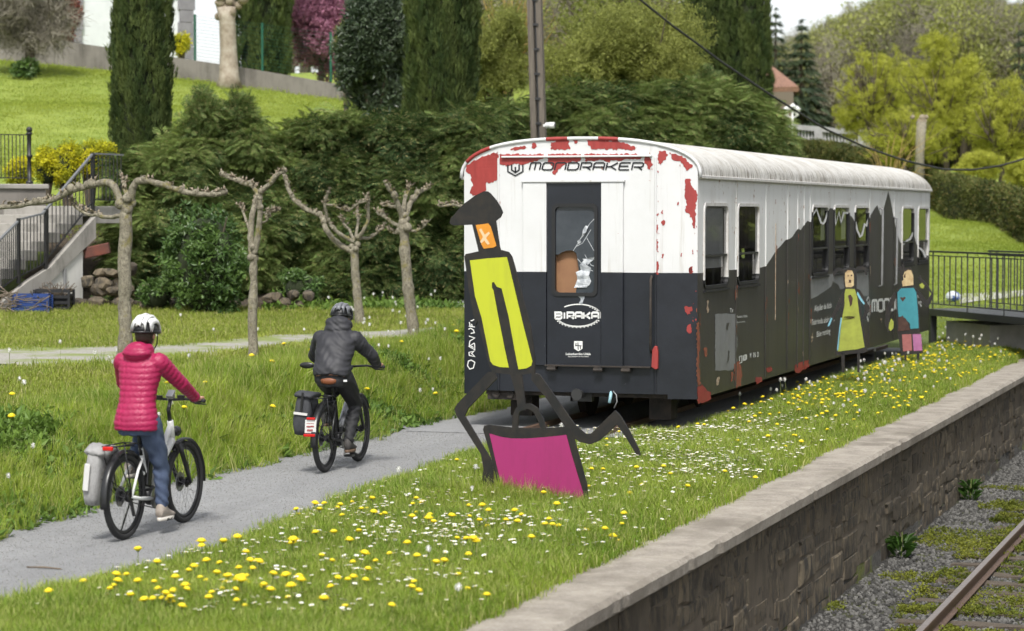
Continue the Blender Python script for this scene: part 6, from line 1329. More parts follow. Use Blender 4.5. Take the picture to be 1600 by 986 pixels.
# ================================================================== PLANTS
MATS_L = dict(
 grass=leafmat('grass_blade', (.13, .235, .018), (.34, .43, .05), .6, .42, .25, third=(.38, .37, .14)),
 lawn=leafmat('lawn_blade', (.20, .28, .028), (.38, .43, .075), .6, .42, .25, third=(.36, .34, .14)),
 upper=leafmat('upper_blade', (.21, .285, .035), (.35, .40, .065), .6, .38, .2),
 weed=leafmat('weed_leaf', (.055, .12, .02), (.16, .25, .042), .55, .3, .3),
 conifer=leafmat('conifer_spray', (.050, .095, .028), (.22, .30, .08), .6, .34, .4, third=(.24, .22, .09)),
 cypress=leafmat('cypress_spray', (.045, .075, .022), (.125, .16, .045), .65, .3, .4),
 laurel=leafmat('laurel_leaf', (.036, .085, .02), (.13, .21, .05), .38, .25, .35, spec=.5),
 magnolia=leafmat('glossy_leaf', (.026, .046, .022), (.085, .115, .06), .4, .1, .35, spec=.5),
 bud=leafmat('spring_leaf', (.19, .22, .05), (.38, .40, .11), .6, .45, .3),
 yellowtree=leafmat('yellow_green_leaf', (.34, .36, .04), (.56, .57, .10), .6, .5, .3),
 goldhedge=leafmat('gold_leaf', (.22, .27, .02), (.78, .70, .03), .5, .35, .35),
 pink=leafmat('pink_blossom', (.22, .085, .13), (.48, .22, .32), .7, .3, .3),
 copper=leafmat('copper_leaf', (.10, .03, .02), (.22, .07, .045), .6, .2, .35),
 grey=leafmat('hazed_grey_twig', (.24, .215, .17), (.42, .385, .31), .8, .3, .3),  # pale twig grey, lightened further to put distance haze into the colour
 forest=leafmat('hazed_forest_leaf', (.17, .19, .06), (.34, .35, .13), .7, .35, .35),  # leaf tones lightened in place of haze over the far hill
 hedge=leafmat('clipped_leaf', (.045, .062, .014), (.12, .135, .03), .65, .15, .4, third=(.17, .14, .05)),
 spruce=leafmat('spruce_needle', (.022, .042, .02), (.06, .085, .035), .65, .1, .35))
m, t, b = _new('plane_bark')
n1 = _noise(t, 26, 6, .75, stretch=(1, 1, .6)); n2 = _noise(t, 5, 6, .75); n3 = _noise(t, 70, 3, .7)
col = _mixc(t, _ramp(t, n1, .35, .65), (.35, .32, .24), (.14, .12, .085)); col = _mixc(t, _ramp(t, n2, .55, .64, 0, .8), col, (.21, .185, .05)); col = _mixc(t, _ramp(t, n3, .58, .66), col, (.07, .058, .044))
t.links.new(col, b.inputs['Base Color']); b.inputs['Roughness'].default_value = .9; _bump(t, b, n1, 1.0, .03)
plain('branch_brown', (.12, .095, .065), .9, 0, (.07, .055, .04), 12); plain('branch_yellow', (.34, .24, .06), .8, 0, (.22, .16, .06), 8); plain('pale_trunk', (.42, .37, .30), .9, 0, (.24, .19, .14), 4, bump=.5); plain('hedge_shade_core', (.014, .022, .008), 1.0, 0, (.03, .038, .014), 2.5); plain('dry_bud', (.32, .27, .20), .9, 0, (.19, .15, .105), 20)  # the dark core colour stands in for shade inside hedges and crowns
plain('dandelion_yellow', (.86, .70, .015), .6, 0, (.80, .60, .01), 60); plain('petal_white', (.78, .78, .75), .7); plain('stem_green', (.16, .20, .05), .7); plain('seed_puff', (.78, .77, .73), .9); plain('daisy_eye', (.7, .5, .02), .7)

# ------------------------------------------------------------------ small pieces that are scattered
def blade(mb, x, y, h, w_, az, bend, mi=0):
    d = np.array([math.cos(az), math.sin(az), 0]); s_ = np.array([-d[1], d[0], 0]); p = np.array([x, y, 0]); a = p + d*bend*.25*h + [0,0,h*.55]; c = p + d*bend*h + [0,0,h*(1 - .25*bend)]
    mb.add([p - s_*w_/2, p + s_*w_/2, a + s_*w_*.4, a - s_*w_*.4, c], [(0,1,2,3),(3,2,4)], mi)
rs = random.Random(17)
def tuft(n, spread, hmin, hmax, w_, bend):
    mb = MB()
    for k in range(n):
        a = rs.uniform(0, 6.28); r = spread*math.sqrt(rs.random()); blade(mb, r*math.cos(a), r*math.sin(a), rs.uniform(hmin, hmax), w_*rs.uniform(.7, 1.3), rs.uniform(0, 6.28), rs.uniform(.1, bend))
    return mb
T_grass = [template('tuft', tuft(20, .075, .05, .125, .0055, .7), MATS_L['grass']) for _ in range(5)]
T_tall = [template('tuft', tuft(18, .08, .14, .42, .0085, .6), MATS_L['grass']) for _ in range(4)]
T_lawn = [template('tuft', tuft(22, .12, .025, .075, .007, .8), MATS_L['lawn']) for _ in range(4)]
T_upper = [template('tuft', tuft(26, .28, .015, .05, .010, .7), MATS_L['upper']) for _ in range(3)]
def leaf(mb, base, d, L, w_, curl=.15, mi=0, up=None):
    d = np.array(d, float); d /= np.linalg.norm(d) + 1e-9; up = np.array([0,0,1.]) if up is None else up
    s_ = np.cross(d, up); q = np.linalg.norm(s_); s_ = np.array([1.,0,0]) if q < .05 else s_/q; n_ = np.cross(s_, d); b_ = np.array(base, float); m_ = b_ + d*L*.5 + n_*curl*L*.3; e = b_ + d*L - n_*curl*L*.3
    mb.add([b_, m_ - s_*w_/2, e, m_ + s_*w_/2], [(0,1,2),(0,2,3)], mi)
def clump(n, R, L, w_, out=.6, curl=.2):
    mb = MB()
    for k in range(n):
        v = np.array([rs.gauss(0,1) for _ in range(3)]); v /= np.linalg.norm(v); p = v*R*rs.uniform(.2, 1); dd = v*out + np.array([rs.gauss(0,.6) for _ in range(3)]); leaf(mb, p, dd, L*rs.uniform(.6,1.2), w_*rs.uniform(.7,1.2), curl)
    return mb
def frond(n=13, L=1.0):
    """flat drooping spray: central stem with side sprigs, each with its own little scales"""
    mb = MB(); dr = rs.uniform(.35, .8)
    for k in range(n):
        t_ = (k + .6)/n; p = np.array([t_*L, 0, -.02 - dr*t_*t_*L*.75 + .18*t_*L]); tang = np.array([1, 0, .18 - 1.5*dr*t_]); tang /= np.linalg.norm(tang)
        for s_ in (-1, 1):
            ln = L*.42*math.sin(math.pi*(.12 + .8*(1-t_)))*rs.uniform(.75,1.15); d = tang*.75 + np.array([0, s_*.9, -.12*rs.random()]); d /= np.linalg.norm(d)
            for j in range(3):
                q = p + d*ln*(.12 + .3*j); d2 = d + np.array([.3*rs.uniform(-1,1), .35*rs.uniform(-1,1), -.25*rs.random()]); leaf(mb, q, d2, ln*.55*(1 - .12*j), ln*.11 + .006, .1)
    return mb
T_frond = [template('spray', frond(), MATS_L['conifer']) for _ in range(6)]
def upright(n=16):
    mb = MB()
    for k in range(n):
        a = rs.uniform(0, 6.28); r = rs.uniform(0, .3); p = (r*math.cos(a)*.6 + .1, r*math.sin(a), rs.uniform(-.4,.3)); leaf(mb, p, (rs.uniform(.0,.55), rs.uniform(-.35,.35), 1), rs.uniform(.3,.6), rs.uniform(.07,.13), .15)
    return mb
T_cyp = [template('spray', upright(), MATS_L['cypress']) for _ in range(5)]
T_laurel = [template('leaf_clump', clump(11, .35, .62, .26, .8, .2), MATS_L['laurel']) for _ in range(4)]
T_magn = [template('leaf_clump', clump(12, .35, .65, .20, .8, .1), MATS_L['magnolia']) for _ in range(4)]
def cl(mt, n=18, L=.34, w_=.16, out=.5, k=3): return [template('leaf_clump', clump(n, .5, L, w_, out), MATS_L[mt]) for _ in range(k)]
T_moss = [template('moss_clump', clump(26, .5, .3, .2, .4), leafmat('moss_leaf', (.08, .11, .012), (.22, .23, .03), .8, .3, .3)) for _ in range(3)]
T_bud, T_yel, T_gold, T_pink, T_cop, T_for, T_hedge, T_weed = cl('bud', 20, .3, .12), cl('yellowtree', 22, .26, .14), cl('goldhedge'), cl('pink', 22, .32, .2), cl('copper'), cl('forest', 22, .3, .16), cl('hedge', 22, .34, .13, .7), cl('weed', 14, .55, .26, .5)
def twigs(n=14):
    mb = MB()
    for k in range(n):
        v = np.array([rs.gauss(0,.6), rs.gauss(0,.6), rs.uniform(.2,1)]); v /= np.linalg.norm(v); p = np.array([rs.uniform(-.3,.3) for _ in range(3)]); mb.tube([p, p + v*.45 + [rs.gauss(0,.08), rs.gauss(0,.08), 0], p + v*.9], [.014,.010,.005], 3, cap=False)
    return mb
T_grey = [template('twigs', twigs(), MATS_L['grey']) for _ in range(3)]
def need():
    mb = MB()
    for k in range(22):
        t_ = k/22; p = np.array([t_, 0, -.25*t_*t_]); 
        for s_ in (-1,1): leaf(mb, p, (.5, s_*.9, -.5), .28*(1.1-t_), .07, .1)
    return mb
T_spruce = [template('spray', need(), MATS_L['spruce']) for _ in range(3)]

# ------------------------------------------------------------------ pollarded plane trees in the lawn
def pollard(D, trunk_px, trunk_r, branches, label, seed):
    rs = random.Random(seed); b0 = pd(*trunk_px[0], D); z0 = float(hgt(b0[0], b0[1])); b0[2] = z0
    root = empty('plane_tree', b0); tag(root, label, 'tree', 'pollarded plane trees in the lawn')
    def P3(px_, dep=0.0): return [pd(u, v, D + dep*k/max(1, len(px_)-1)) for k, (u, v) in enumerate(px_)]
    def dense(P, n=6, wob=.012):
        P = np.array(P); k = len(P); tt = np.linspace(0, k-1, (k-1)*n+1); Q = np.stack([np.interp(tt, range(k), P[:, a]) for a in range(3)], 1); Q[1:-1] += np.array([[rs.gauss(0, wob) for _ in range(3)] for _ in range(len(Q)-2)])
        for _ in range(2): Q[1:-1] = (Q[:-2] + 2*Q[1:-1] + Q[2:])/4
        return Q
    T_ = P3(trunk_px); T_[0] = b0 - np.array([0,0,.1]); Q = dense(T_); k = len(Q); R = np.linspace(trunk_r*1.1, trunk_r*.85, k); R[0] *= 1.35; R[1] *= 1.15; R = R * (1 + np.array([rs.gauss(0,.07) for _ in range(k)]))
    mb = MB(); mb.tube(Q, R, 12); [mb.ball(Q[-1] + [rs.gauss(0,.03), rs.gauss(0,.03), rs.gauss(-.03,.06)], trunk_r*rs.uniform(.5,.95), 9, 6) for _ in range(7)]; mb.build('trunk', 'plane_bark', root, smooth=True, origin=b0)
    for i, (px_, r0, dep) in enumerate(branches):
        Q = dense(P3(px_, dep), 6, .01); k = len(Q); R = np.linspace(r0, r0*.55, k)*(1 + np.array([abs(rs.gauss(0,.12)) for _ in range(k)])); mb = MB(); mb.tube(Q, R, 8)
        for q in range(k//5): j = rs.randrange(k//3, k); mb.ball(Q[j] + [0,0,R[j]*.5], R[j]*rs.uniform(1.1,1.6), 8, 6)
        br = mb.build('branch', 'plane_bark', root, smooth=True, origin=b0); mb = MB()
        for q in range(int(6 + k*.6)):                 # stubby shoots, dry buds and curled leaves along the top
            j = min(k-1, int(rs.triangular(k*.25, k, k))); p = Q[j]; v = np.array([rs.gauss(0,.5), rs.gauss(0,.5), rs.uniform(.3,1.2)]); v /= np.linalg.norm(v); L = rs.uniform(.03,.11); mb.tube([p, p + v*L*.6, p + v*L + [rs.gauss(0,.015), 0, .01]], [.010,.007,.004], 4)
            if rs.random() < .6: mb.ball(p + v*L*.7, (.016,.014,.022), 6, 4, mi=1)
        tag(mb.build('shoots', ['plane_bark', 'dry_bud'], br, origin=b0, smooth=True), kind='stuff')
        mb = MB()
        for q in range(int(6 + k*.5)):
            j = min(k-1, int(rs.triangular(k*.3, k, k))); p = Q[j] + [rs.gauss(0,.02), rs.gauss(0,.02), .03]; leaf(mb, p, (rs.gauss(0,1), rs.gauss(0,1), rs.uniform(.2,1)), rs.uniform(.04,.08), rs.uniform(.025,.05), .6)
        tag(mb.build('dry_leaves', 'dry_bud', br, origin=b0), kind='stuff')
    return root
pollard(27.7, [(193,600),(195,530),(195,470),(195,400),(197,340),(198,312)], .077, [([(192,318),(178,290),(166,284),(150,288),(110,298),(85,312),(50,318),(20,322),(-25,326)], .042, .5), ([(203,316),(208,290),(216,282),(235,283),(265,292),(300,303),(335,306),(353,301)], .042, -.3), ([(196,336),(175,338),(150,337),(125,332),(112,316)], .026, .4), ([(200,312),(196,296),(192,282)], .03, .2)], 'pollarded plane tree with long outstretched arms directly above the cyclist in magenta', 31)
pollard(32.6, [(395,562),(394,500),(396,440),(396,398)], .062, [([(395,402),(391,365),(395,330),(403,302),(394,290),(370,283),(347,273)], .042, .3), ([(397,398),(405,360),(406,325),(404,305),(424,285),(436,272),(446,268)], .04, -.3), ([(394,388),(388,350),(380,335),(376,322)], .022, .3), ([(405,350),(418,346),(422,334)], .018, -.2), ([(404,333),(418,332),(432,330)], .016, .2)], 'slender forked pollard plane tree with narrow V crown in front of the laurel shrub', 32)
pollard(40.7, [(565,520),(560,470),(555,430),(553,385)], .078, [([(551,392),(530,382),(515,368),(506,350),(503,338),(482,330),(462,315),(450,295),(444,272)], .05, .5), ([(553,378),(535,368),(518,356),(509,335),(507,318),(513,298)], .035, -.4), ([(554,376),(545,360),(535,348),(532,340)], .028, .5), ([(557,372),(568,362),(575,345),(576,320),(572,308)], .036, -.2), ([(558,374),(578,372),(592,362),(600,352)], .028, .4), ([(507,320),(520,320),(535,327),(545,330)], .022, .2), ([(556,370),(560,345),(558,325)], .028, .3), ([(545,330),(560,318),(578,312)], .024, -.3)], 'pollarded plane tree with low spreading candelabra arms behind the cyclist in black', 33)
pollard(37.0, [(649,540),(643,490),(636,430),(632,380),(630,345)], .085, [([(630,355),(612,348),(598,338),(588,330)], .034, .5), ([(629,345),(622,318),(612,300),(603,288)], .045, -.3), ([(631,345),(640,318),(655,300),(672,292)], .045, .4), ([(633,358),(648,362),(660,357),(666,350)], .022, -.3), ([(628,325),(612,322),(598,322)], .03, .2), ([(630,330),(634,305),(640,290)], .035, .2), ([(632,360),(618,366),(608,360)], .02, .3)], 'pollarded plane tree with thick leaning trunk nearest the carriage', 34)
pollard(36.0, [(752,540),(750,480),(748,420),(748,370),(746,345)], .08, [([(746,352),(728,325),(712,320),(686,322)], .026, .2), ([(747,345),(765,320),(790,312)], .035, -.2), ([(746,345),(742,322),(738,300)], .034, .3)], 'pollarded plane tree mostly hidden by the carriage, one arm showing beside it', 35)

# ------------------------------------------------------------------ foliage volumes
def clumpy(center, radii, n, k, cs=.33, seed=0, flat=.0):
    """points through a crown made of k overlapping clumps inside an ellipsoid: uneven outline with gaps"""
    g_ = np.random.default_rng(seed); c = np.array(center); r = np.array(radii); v = g_.normal(size=(k, 3)); v /= np.linalg.norm(v, axis=1)[:, None]; cc = v * (g_.random((k, 1)) ** .45) * .85
    w_ = g_.uniform(.6, 1.25, k) * cs; i = g_.integers(0, k, n); d = g_.normal(size=(n, 3)); d /= np.linalg.norm(d, axis=1)[:, None]; q = cc[i] + d * w_[i][:, None] * (g_.random((n, 1)) ** .33)
    cv = g_.random(k); return c + q * r, d, np.clip(cv[i]*.6 + g_.random(n)*.4, 0, 1)
def along_px(u, v, D): return pd(u, v, D)
def tree(name, label, cat, base_px, D, height, crown_c, crown_r, templ, n, k, size, trunk_r, seed, group=None, bark='branch_brown', cs=.33, limbs=9, out=False):
    """trunk with limbs reaching into a clumpy crown; base given by pixel column and depth"""
    b0 = pd(base_px, 334, D); b0[2] = float(hgt(b0[0], b0[1])); root = empty(name, b0); tag(root, label, cat, group); rs = random.Random(seed); C_ = np.array(crown_c); R_ = np.array(crown_r)
    mb = MB(); top = C_ + [0, 0, R_[2]*.35]; Q = [b0 - [0,0,.2], b0*.6 + np.array([C_[0], C_[1], C_[2]-R_[2]*.7])*.4 + [rs.gauss(0,.1), rs.gauss(0,.1), 0], C_ - [0,0,R_[2]*.3], top]; mb.tube(Q, [trunk_r*1.2, trunk_r, trunk_r*.7, trunk_r*.2], 8)
    for j in range(limbs):
        s_ = rs.uniform(.35, 1); a = np.array(Q[1])*(1-s_) + np.array(Q[2])*s_; v = np.array([rs.gauss(0,1), rs.gauss(0,1), rs.uniform(.1,1.2)]); v /= np.linalg.norm(v); e = C_ + v*R_*rs.uniform(.6,1.0); mid = (a + e)/2 + [0,0,-.08*R_[2]]; mb.tube([a, mid, e], [trunk_r*.45, trunk_r*.28, trunk_r*.06], 6)
        for _ in range(3): v2 = v + np.array([rs.gauss(0,.5), rs.gauss(0,.5), rs.gauss(0,.4)]); mb.tube([mid, (mid+C_+v2*R_*.9)/2, C_ + v2/np.linalg.norm(v2)*R_*rs.uniform(.7,1)], [trunk_r*.2, trunk_r*.12, trunk_r*.03], 4, cap=False)
    mb.build('trunk', bark, root, smooth=True, origin=b0)
    P_, d, va = clumpy(C_, R_, n, k, cs, seed); P_[:, 2] = np.maximum(P_[:, 2], b0[2] + .15)
    scatter('crown', P_, out_rot(d) if out else rnd_rot(n), size*rng.uniform(.6, 1.3, n), templ, va, root, b0); return root
def column(label, u, D, vb, wpx, height, n, seed, taper=.6):
    """clipped column cypress: dense upright sprays on a gently tapering column"""
    b0 = pd(u, vb, D); b0[2] = float(hgt(b0[0], b0[1])); root = empty('column_cypress', b0); tag(root, label, 'cypress', 'column cypresses'); g_ = np.random.default_rng(seed); R = wpx/2*D/FPX
    t_ = g_.random(n)**.9; az = g_.uniform(0, 6.283, n); prof = np.interp(t_, [0, .08, .5, .85, 1], [.82, 1.0, 1.0, .85, .15]); lump = 1 + .10*np.sin(az*3 + t_*9 + seed) + .07*np.sin(az*7 - t_*23) + .05*g_.normal(size=n)
    r = R*prof*lump*(.80 + .22*g_.random(n)**.5); P_ = np.stack([b0[0] + r*np.cos(az), b0[1] + r*np.sin(az), b0[2] + t_*height], 1); nr = np.stack([np.cos(az), np.sin(az), 0*az], 1)
    rot = np.stack([g_.normal(0,.12,n), g_.normal(0,.12,n), az + g_.normal(0,.4,n)], 1); va = np.clip(.5 + .3*np.sin(az*5 + t_*14) + g_.normal(0,.25,n), 0, 1)
    scatter('crown', P_, rot, R*.42*g_.uniform(.7,1.25,n), T_cyp, va, root, b0)
    mb = MB(); mb.loft([[b0 + [R*q*.82*math.cos(a), R*q*.82*math.sin(a), z*height] for a in np.linspace(0, 6.283, 17)[:-1]] for z, q in ((.01,.75),(.08,.95),(.5,.97),(.85,.8),(.98,.1))]); mb.build('inner_shade', 'hedge_shade_core', root, smooth=True, origin=b0)
    mb = MB(); mb.tube([b0 - [0,0,.3], b0 + [0,0,height*.3]], [R*.25, R*.15], 8); mb.build('trunk', 'branch_brown', root, origin=b0)
column('tall clipped column cypress standing on the lawn slope above the stairs', 223, 50.5, 250, 84, 7.8, 5200, 1)
column('column cypress behind the garden wall beside the pale pruned trunk', 410, 77, 110, 84, 8.5, 3200, 2)
column('broad column cypress rising from the hedge just left of the utility pole', 688, 57, 195, 100, 8.0, 5600, 3)
column('dark column cypress left of a twin, above the carriage roof', 1108, 70, 180, 70, 9.5, 3600, 4)
column('dark column cypress right of its twin, next to the open sky', 1166, 69, 180, 76, 9.0, 3800, 5)

# ------------------------------------------------------------------ the long conifer hedge
def hedge_wall(label, tops, D0, D1, vbot, n, seed, size, name='conifer_hedge'):
    us = [p[0] for p in tops]; u0, u1 = us[0], us[-1]; bm0 = pd((u0+u1)/2, vbot, (D0+D1)/2); root = empty(name, (bm0[0], bm0[1], .7)); o = (bm0[0], bm0[1], .7); tag(root, label, 'hedge'); g_ = np.random.default_rng(seed)
    u = g_.uniform(u0, u1, n); D = np.interp(u, [u0, u1], [D0, D1]); vt = np.interp(u, us, [p[1] for p in tops]) + 22*(vnoise(u, u*0, .03, seed) - .5) + 14*(vnoise(u, u*0, .09, seed+1) - .5)
    s_ = g_.random(n)**.85; v = vbot + (vt - vbot)*s_; lump = (vnoise(u, v, .018, seed) - .5)*1.6 + (vnoise(u, v, .05, seed+3) - .5)*.8
    Dp = D + 1.9*s_**1.5 - lump + g_.normal(0, .12, n); top = g_.random(n) < .14; Dp = np.where(top, D + 1.9 + g_.uniform(0, 2.0, n), Dp); v = np.where(top, vt + g_.normal(0, 6, n), v)
    P_ = np.array([pd(a, b_, c) for a, b_, c in zip(u, v, Dp)]); gz = hgt(P_[:, 0], P_[:, 1]); nr = np.stack([-_f[0] + g_.normal(0,.55,n), -_f[1] + g_.normal(0,.55,n), .15 + .5*top + g_.normal(0,.2,n)], 1); nr /= np.linalg.norm(nr, axis=1)[:, None]
    va = np.clip(vnoise(u, v, .022, seed+5)*1.3 - .25 + g_.normal(0,.25,n) + .1*(s_ > .8), 0, 1)
    scatter('foliage', P_, out_rot(nr, .1), size*g_.uniform(.55,1.25,n), T_frond, va, root, o)
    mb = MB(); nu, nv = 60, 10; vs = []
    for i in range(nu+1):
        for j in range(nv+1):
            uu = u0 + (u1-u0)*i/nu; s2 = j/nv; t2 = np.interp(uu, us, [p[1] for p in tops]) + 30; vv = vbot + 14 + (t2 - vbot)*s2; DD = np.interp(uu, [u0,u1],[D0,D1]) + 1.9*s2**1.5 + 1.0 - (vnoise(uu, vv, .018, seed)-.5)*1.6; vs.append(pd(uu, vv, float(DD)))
    mb.add(vs, [(i*(nv+1)+j, (i+1)*(nv+1)+j, (i+1)*(nv+1)+j+1, i*(nv+1)+j+1) for i in range(nu) for j in range(nv)]); core = mb.build('inner_shade', 'hedge_shade_core', root, smooth=True, origin=o); sm = core.modifiers.new('t', 'SOLIDIFY'); sm.thickness = .5; sm.offset = 0 
    mb = MB()
    for k in range(26):
        uu = g_.uniform(u0, u1); p = pd(uu, vbot+8, float(np.interp(uu,[u0,u1],[D0,D1])) + .9); p[2] = .6; mb.tube([p, p + [g_.normal(0,.15), g_.normal(0,.15), 1.2]], [.06,.03], 6)
    tag(mb.build('stems', 'branch_brown', root, origin=o), kind='stuff')
hedge_wall('shaggy dark green conifer hedge behind the row of plane trees', [(178,268),(215,258),(262,248),(285,222),(318,192),(350,205),(380,195),(410,228),(440,236),(475,212),(520,200),(560,196),(620,205),(660,202),(700,202),(735,190),(770,195)], 45.3, 47.2, 502, 27000, 41, .43)
hedge_wall('conifer hedge rising above the far side of the carriage roof', [(745,185),(790,178),(830,180),(875,155),(910,150),(960,160),(1010,150),(1050,155),(1090,140),(1130,150),(1170,160),(1205,180),(1228,215)], 51.5, 58.5, 330, 17000, 42, .50)
# ------------------------------------------------------------------ shrubs
def shrub(name, label, cat, u, v, D, rx, ry, templ, n, k, size, seed, core=True, cs=.36, group=None, dr=1.0):
    c = pd(u, v, D); rX, rZ = rx*D/FPX, ry*D/FPX; b0 = np.array([c[0], c[1], max(float(hgt(c[0], c[1])), c[2] - rZ*1.1) if c[2] - rZ < float(hgt(c[0], c[1])) + .6 else float(hgt(c[0], c[1]))]); root = empty(name, b0); tag(root, label, cat, group)
    P_, d, va = clumpy(c, (rX, rX*dr, rZ), n, k, cs, seed); scatter('crown', P_, rnd_rot(n), size*rng.uniform(.65,1.25,n), templ, va, root, b0); rs = random.Random(seed); mb = MB()
    for j in range(9): e = c + np.array([rs.uniform(-.7,.7)*rX, rs.uniform(-.5,.5)*rX, rs.uniform(-.2,.8)*rZ]); mb.tube([b0 - [0,0,.1], (b0+e)/2 + [0,0,.1], e], [.05,.035,.012], 5)
    mb.build('stem', 'branch_brown', root, origin=b0)
    if core: mb = MB(); mb.ball(c, (rX*.72, rX*.72*dr, rZ*.78), 14, 9); mb.build('inner_shade', 'hedge_shade_core', root, smooth=True, origin=b0)
    return root
shrub('laurel_shrub', 'rounded glossy evergreen shrub between the first two plane trees', 'shrub', 322, 415, 42.6, 66, 98, T_laurel, 2300, 90, .17, 51)
shrub('laurel_shrub', 'low glossy shrub at the foot of the laurel beside the rubble wall', 'shrub', 245, 462, 43.0, 30, 26, T_laurel, 320, 20, .16, 52)
shrub('hedge_shrub', 'small broadleaf bush at the hedge foot behind the cyclist in black', 'shrub', 470, 452, 44.4, 36, 30, T_laurel, 520, 24, .15, 153)
shrub('glossy_evergreen', 'tall dark leathery-leaved evergreen between pink tree and broad cypress', 'shrub', 585, 85, 61, 56, 100, T_magn, 6500, 60, .24, 53, core=False, cs=.42)
shrub('climber_mound', 'pale fading shrub edging the dark leathery evergreen on the garden wall', 'shrub', 540, 85, 66, 16, 60, T_bud, 420, 30, .30, 54)
for i, (u, v, rx, ry) in enumerate(((75,262,24,34),(105,258,26,38),(140,250,26,30),(168,246,22,26),(30,268,26,22))):
    shrub('golden_shrub', ['golden flowering shrub beside the finial fence post', 'golden flowering shrub, second from the finial fence post', 'golden flowering shrub above the stair handrail', 'golden flowering shrub next to the tall column cypress', 'golden flowering shrub behind the iron fence'][i], 'shrub', u, v, 48.3, rx, ry, T_gold, 520, 26, .17, 55+i, group='golden shrubs above the stairs')
shrub('ball_shrub', 'small clipped yellow green ball shrub in front of the white house', 'shrub', 283, 70, 76.5, 13, 18, T_gold, 420, 20, .22, 61)
shrub('copper_hedge', 'copper brown leafy hedge left of the white house', 'hedge', 78, 30, 79, 42, 62, T_cop, 2200, 60, .36, 62)
shrub('copper_hedge', 'dark copper foliage behind the bare garden tree at the edge', 'hedge', 2, 52, 82, 50, 45, T_cop, 1500, 50, .36, 63)
shrub('budding_shrub', 'large pale green budding shrub behind the hedge right of the utility pole', 'shrub', 985, 100, 63, 128, 92, T_bud, 9500, 60, .25, 64, core=False, cs=.40)
shrub('budding_shrub', 'pale green twiggy shrub left of the utility pole', 'shrub', 775, 95, 62, 58, 95, T_bud, 1800, 70, .26, 65, core=False, cs=.25)
shrub('small_conifer', 'blue green young conifer tip above the hedge over the carriage', 'shrub', 1102, 150, 60, 22, 36, T_frond, 700, 22, .34, 66)
shrub('small_conifer', 'feathery conifer tip in front of the sloping lawn', 'shrub', 320, 178, 47.5, 20, 38, T_frond, 420, 22, .34, 67, core=False)
shrub('small_conifer', 'feathery conifer shoot in front of the garden lawn, right of another', 'shrub', 372, 182, 47.8, 16, 30, T_frond, 300, 18, .32, 68, core=False)
# ------------------------------------------------------------------ trees
c = pd(505, 45, 80); tree('pink_tree', 'blossoming pink tree behind the garden wall', 'tree', 500, 80, 6, c, (1.35, 1.2, 1.5), T_pink, 2300, 60, .30, .12, 71, cs=.36)
c = pd(45, 20, 70); tree('garden_tree', 'gnarled twiggy garden tree on the lawn at the picture edge', 'tree', 38, 70, 4, c, (1.4, 1.3, 1.3), T_grey, 650, 45, .55, .16, 72, bark='branch_brown', limbs=14)
c = pd(45, 15, 70); shrub('ivy_mound', 'dark ivy clump around the foot of the gnarled garden tree', 'shrub', 38, 108, 69.6, 24, 14, T_laurel, 200, 14, .22, 73, core=False)
c = pd(800, 40, 66); tree('willow_tree', 'bare willow with golden branches behind the utility pole', 'tree', 770, 66, 7, c, (1.6, 1.2, 2.2), T_bud, 420, 60, .28, .09, 74, bark='branch_yellow', limbs=16)
pt = empty('pruned_trunk', pd(358, 134, 71.5)); o = tuple(pt.location); tag(pt, 'pale pruned plane trunk with knobbly head in front of the garden wall', 'tree')
mb = MB(); P_ = [pd(358,140,71.5), pd(358,120,71.5), pd(357,80,71.5), pd(355,30,71.5), pd(354,12,71.5)]; mb.tube(np.array(P_), [.42,.30,.25,.24,.30], 12); mb.build('trunk', 'pale_trunk', pt, smooth=True, origin=o); mb = MB(); rs = random.Random(4)
for k in range(26): mb.ball(pd(354 + rs.gauss(0,14), 5 + rs.gauss(0,9), 71.5 + rs.gauss(0,.15)), rs.uniform(.07,.19), 8, 6)
mb.build('crown', 'dry_bud', pt, smooth=True, origin=o)
b0 = pd(1437, 262, 90); pt = empty('pruned_trunk', b0); tag(pt, 'lopped grey trunk standing among the yellow green trees', 'tree'); mb = MB(); mb.tube([b0 - [0,0,1], pd(1437,240,90), pd(1440,190,90)], [.22,.17,.19], 10); mb.build('trunk', 'plane_bark', pt, smooth=True, origin=b0); mb = MB()
for k in range(12): mb.ball(pd(1440 + rs.gauss(0,5), 188 + rs.gauss(0,4), 90), rs.uniform(.06,.13), 7, 5)
mb.build('crown', 'dry_bud', pt, smooth=True, origin=b0)
for i, (ub, u, v, D, rx, ry, n, lab) in enumerate(((1370,1365,150,104,75,90,3600,'spreading yellow green spring tree right of the spruce'),(1478,1475,150,98,82,115,5200,'tallest yellow green spring tree with dark forked limbs'),(1572,1570,200,93,70,95,3200,'yellow green spring tree at the picture edge above the clipped hedge'),(1420,1415,215,92,80,52,2200,'low yellow green thicket tree behind the lopped trunk'))):
    k_ = D/FPX; tree('spring_tree', lab, 'tree', ub, D, 8, pd(u, v, D), (rx*k_, rx*k_*.9, ry*k_), T_yel, int(n*.62), 110, .25, .13, 81+i, 'yellow green spring trees', limbs=22, cs=.19)
for i, (u, v, D, rx, ry, lab) in enumerate(((1530, 262, 88, 44, 26, 'low yellow green thicket between the hedge and the tallest spring tree'), (1606, 272, 84, 40, 28, 'low yellow green thicket at the picture edge over the hedge'))):
    shrub('thicket', lab, 'shrub', u, v, D, rx, ry, T_yel, 900, 40, .26, 95+i, core=False)
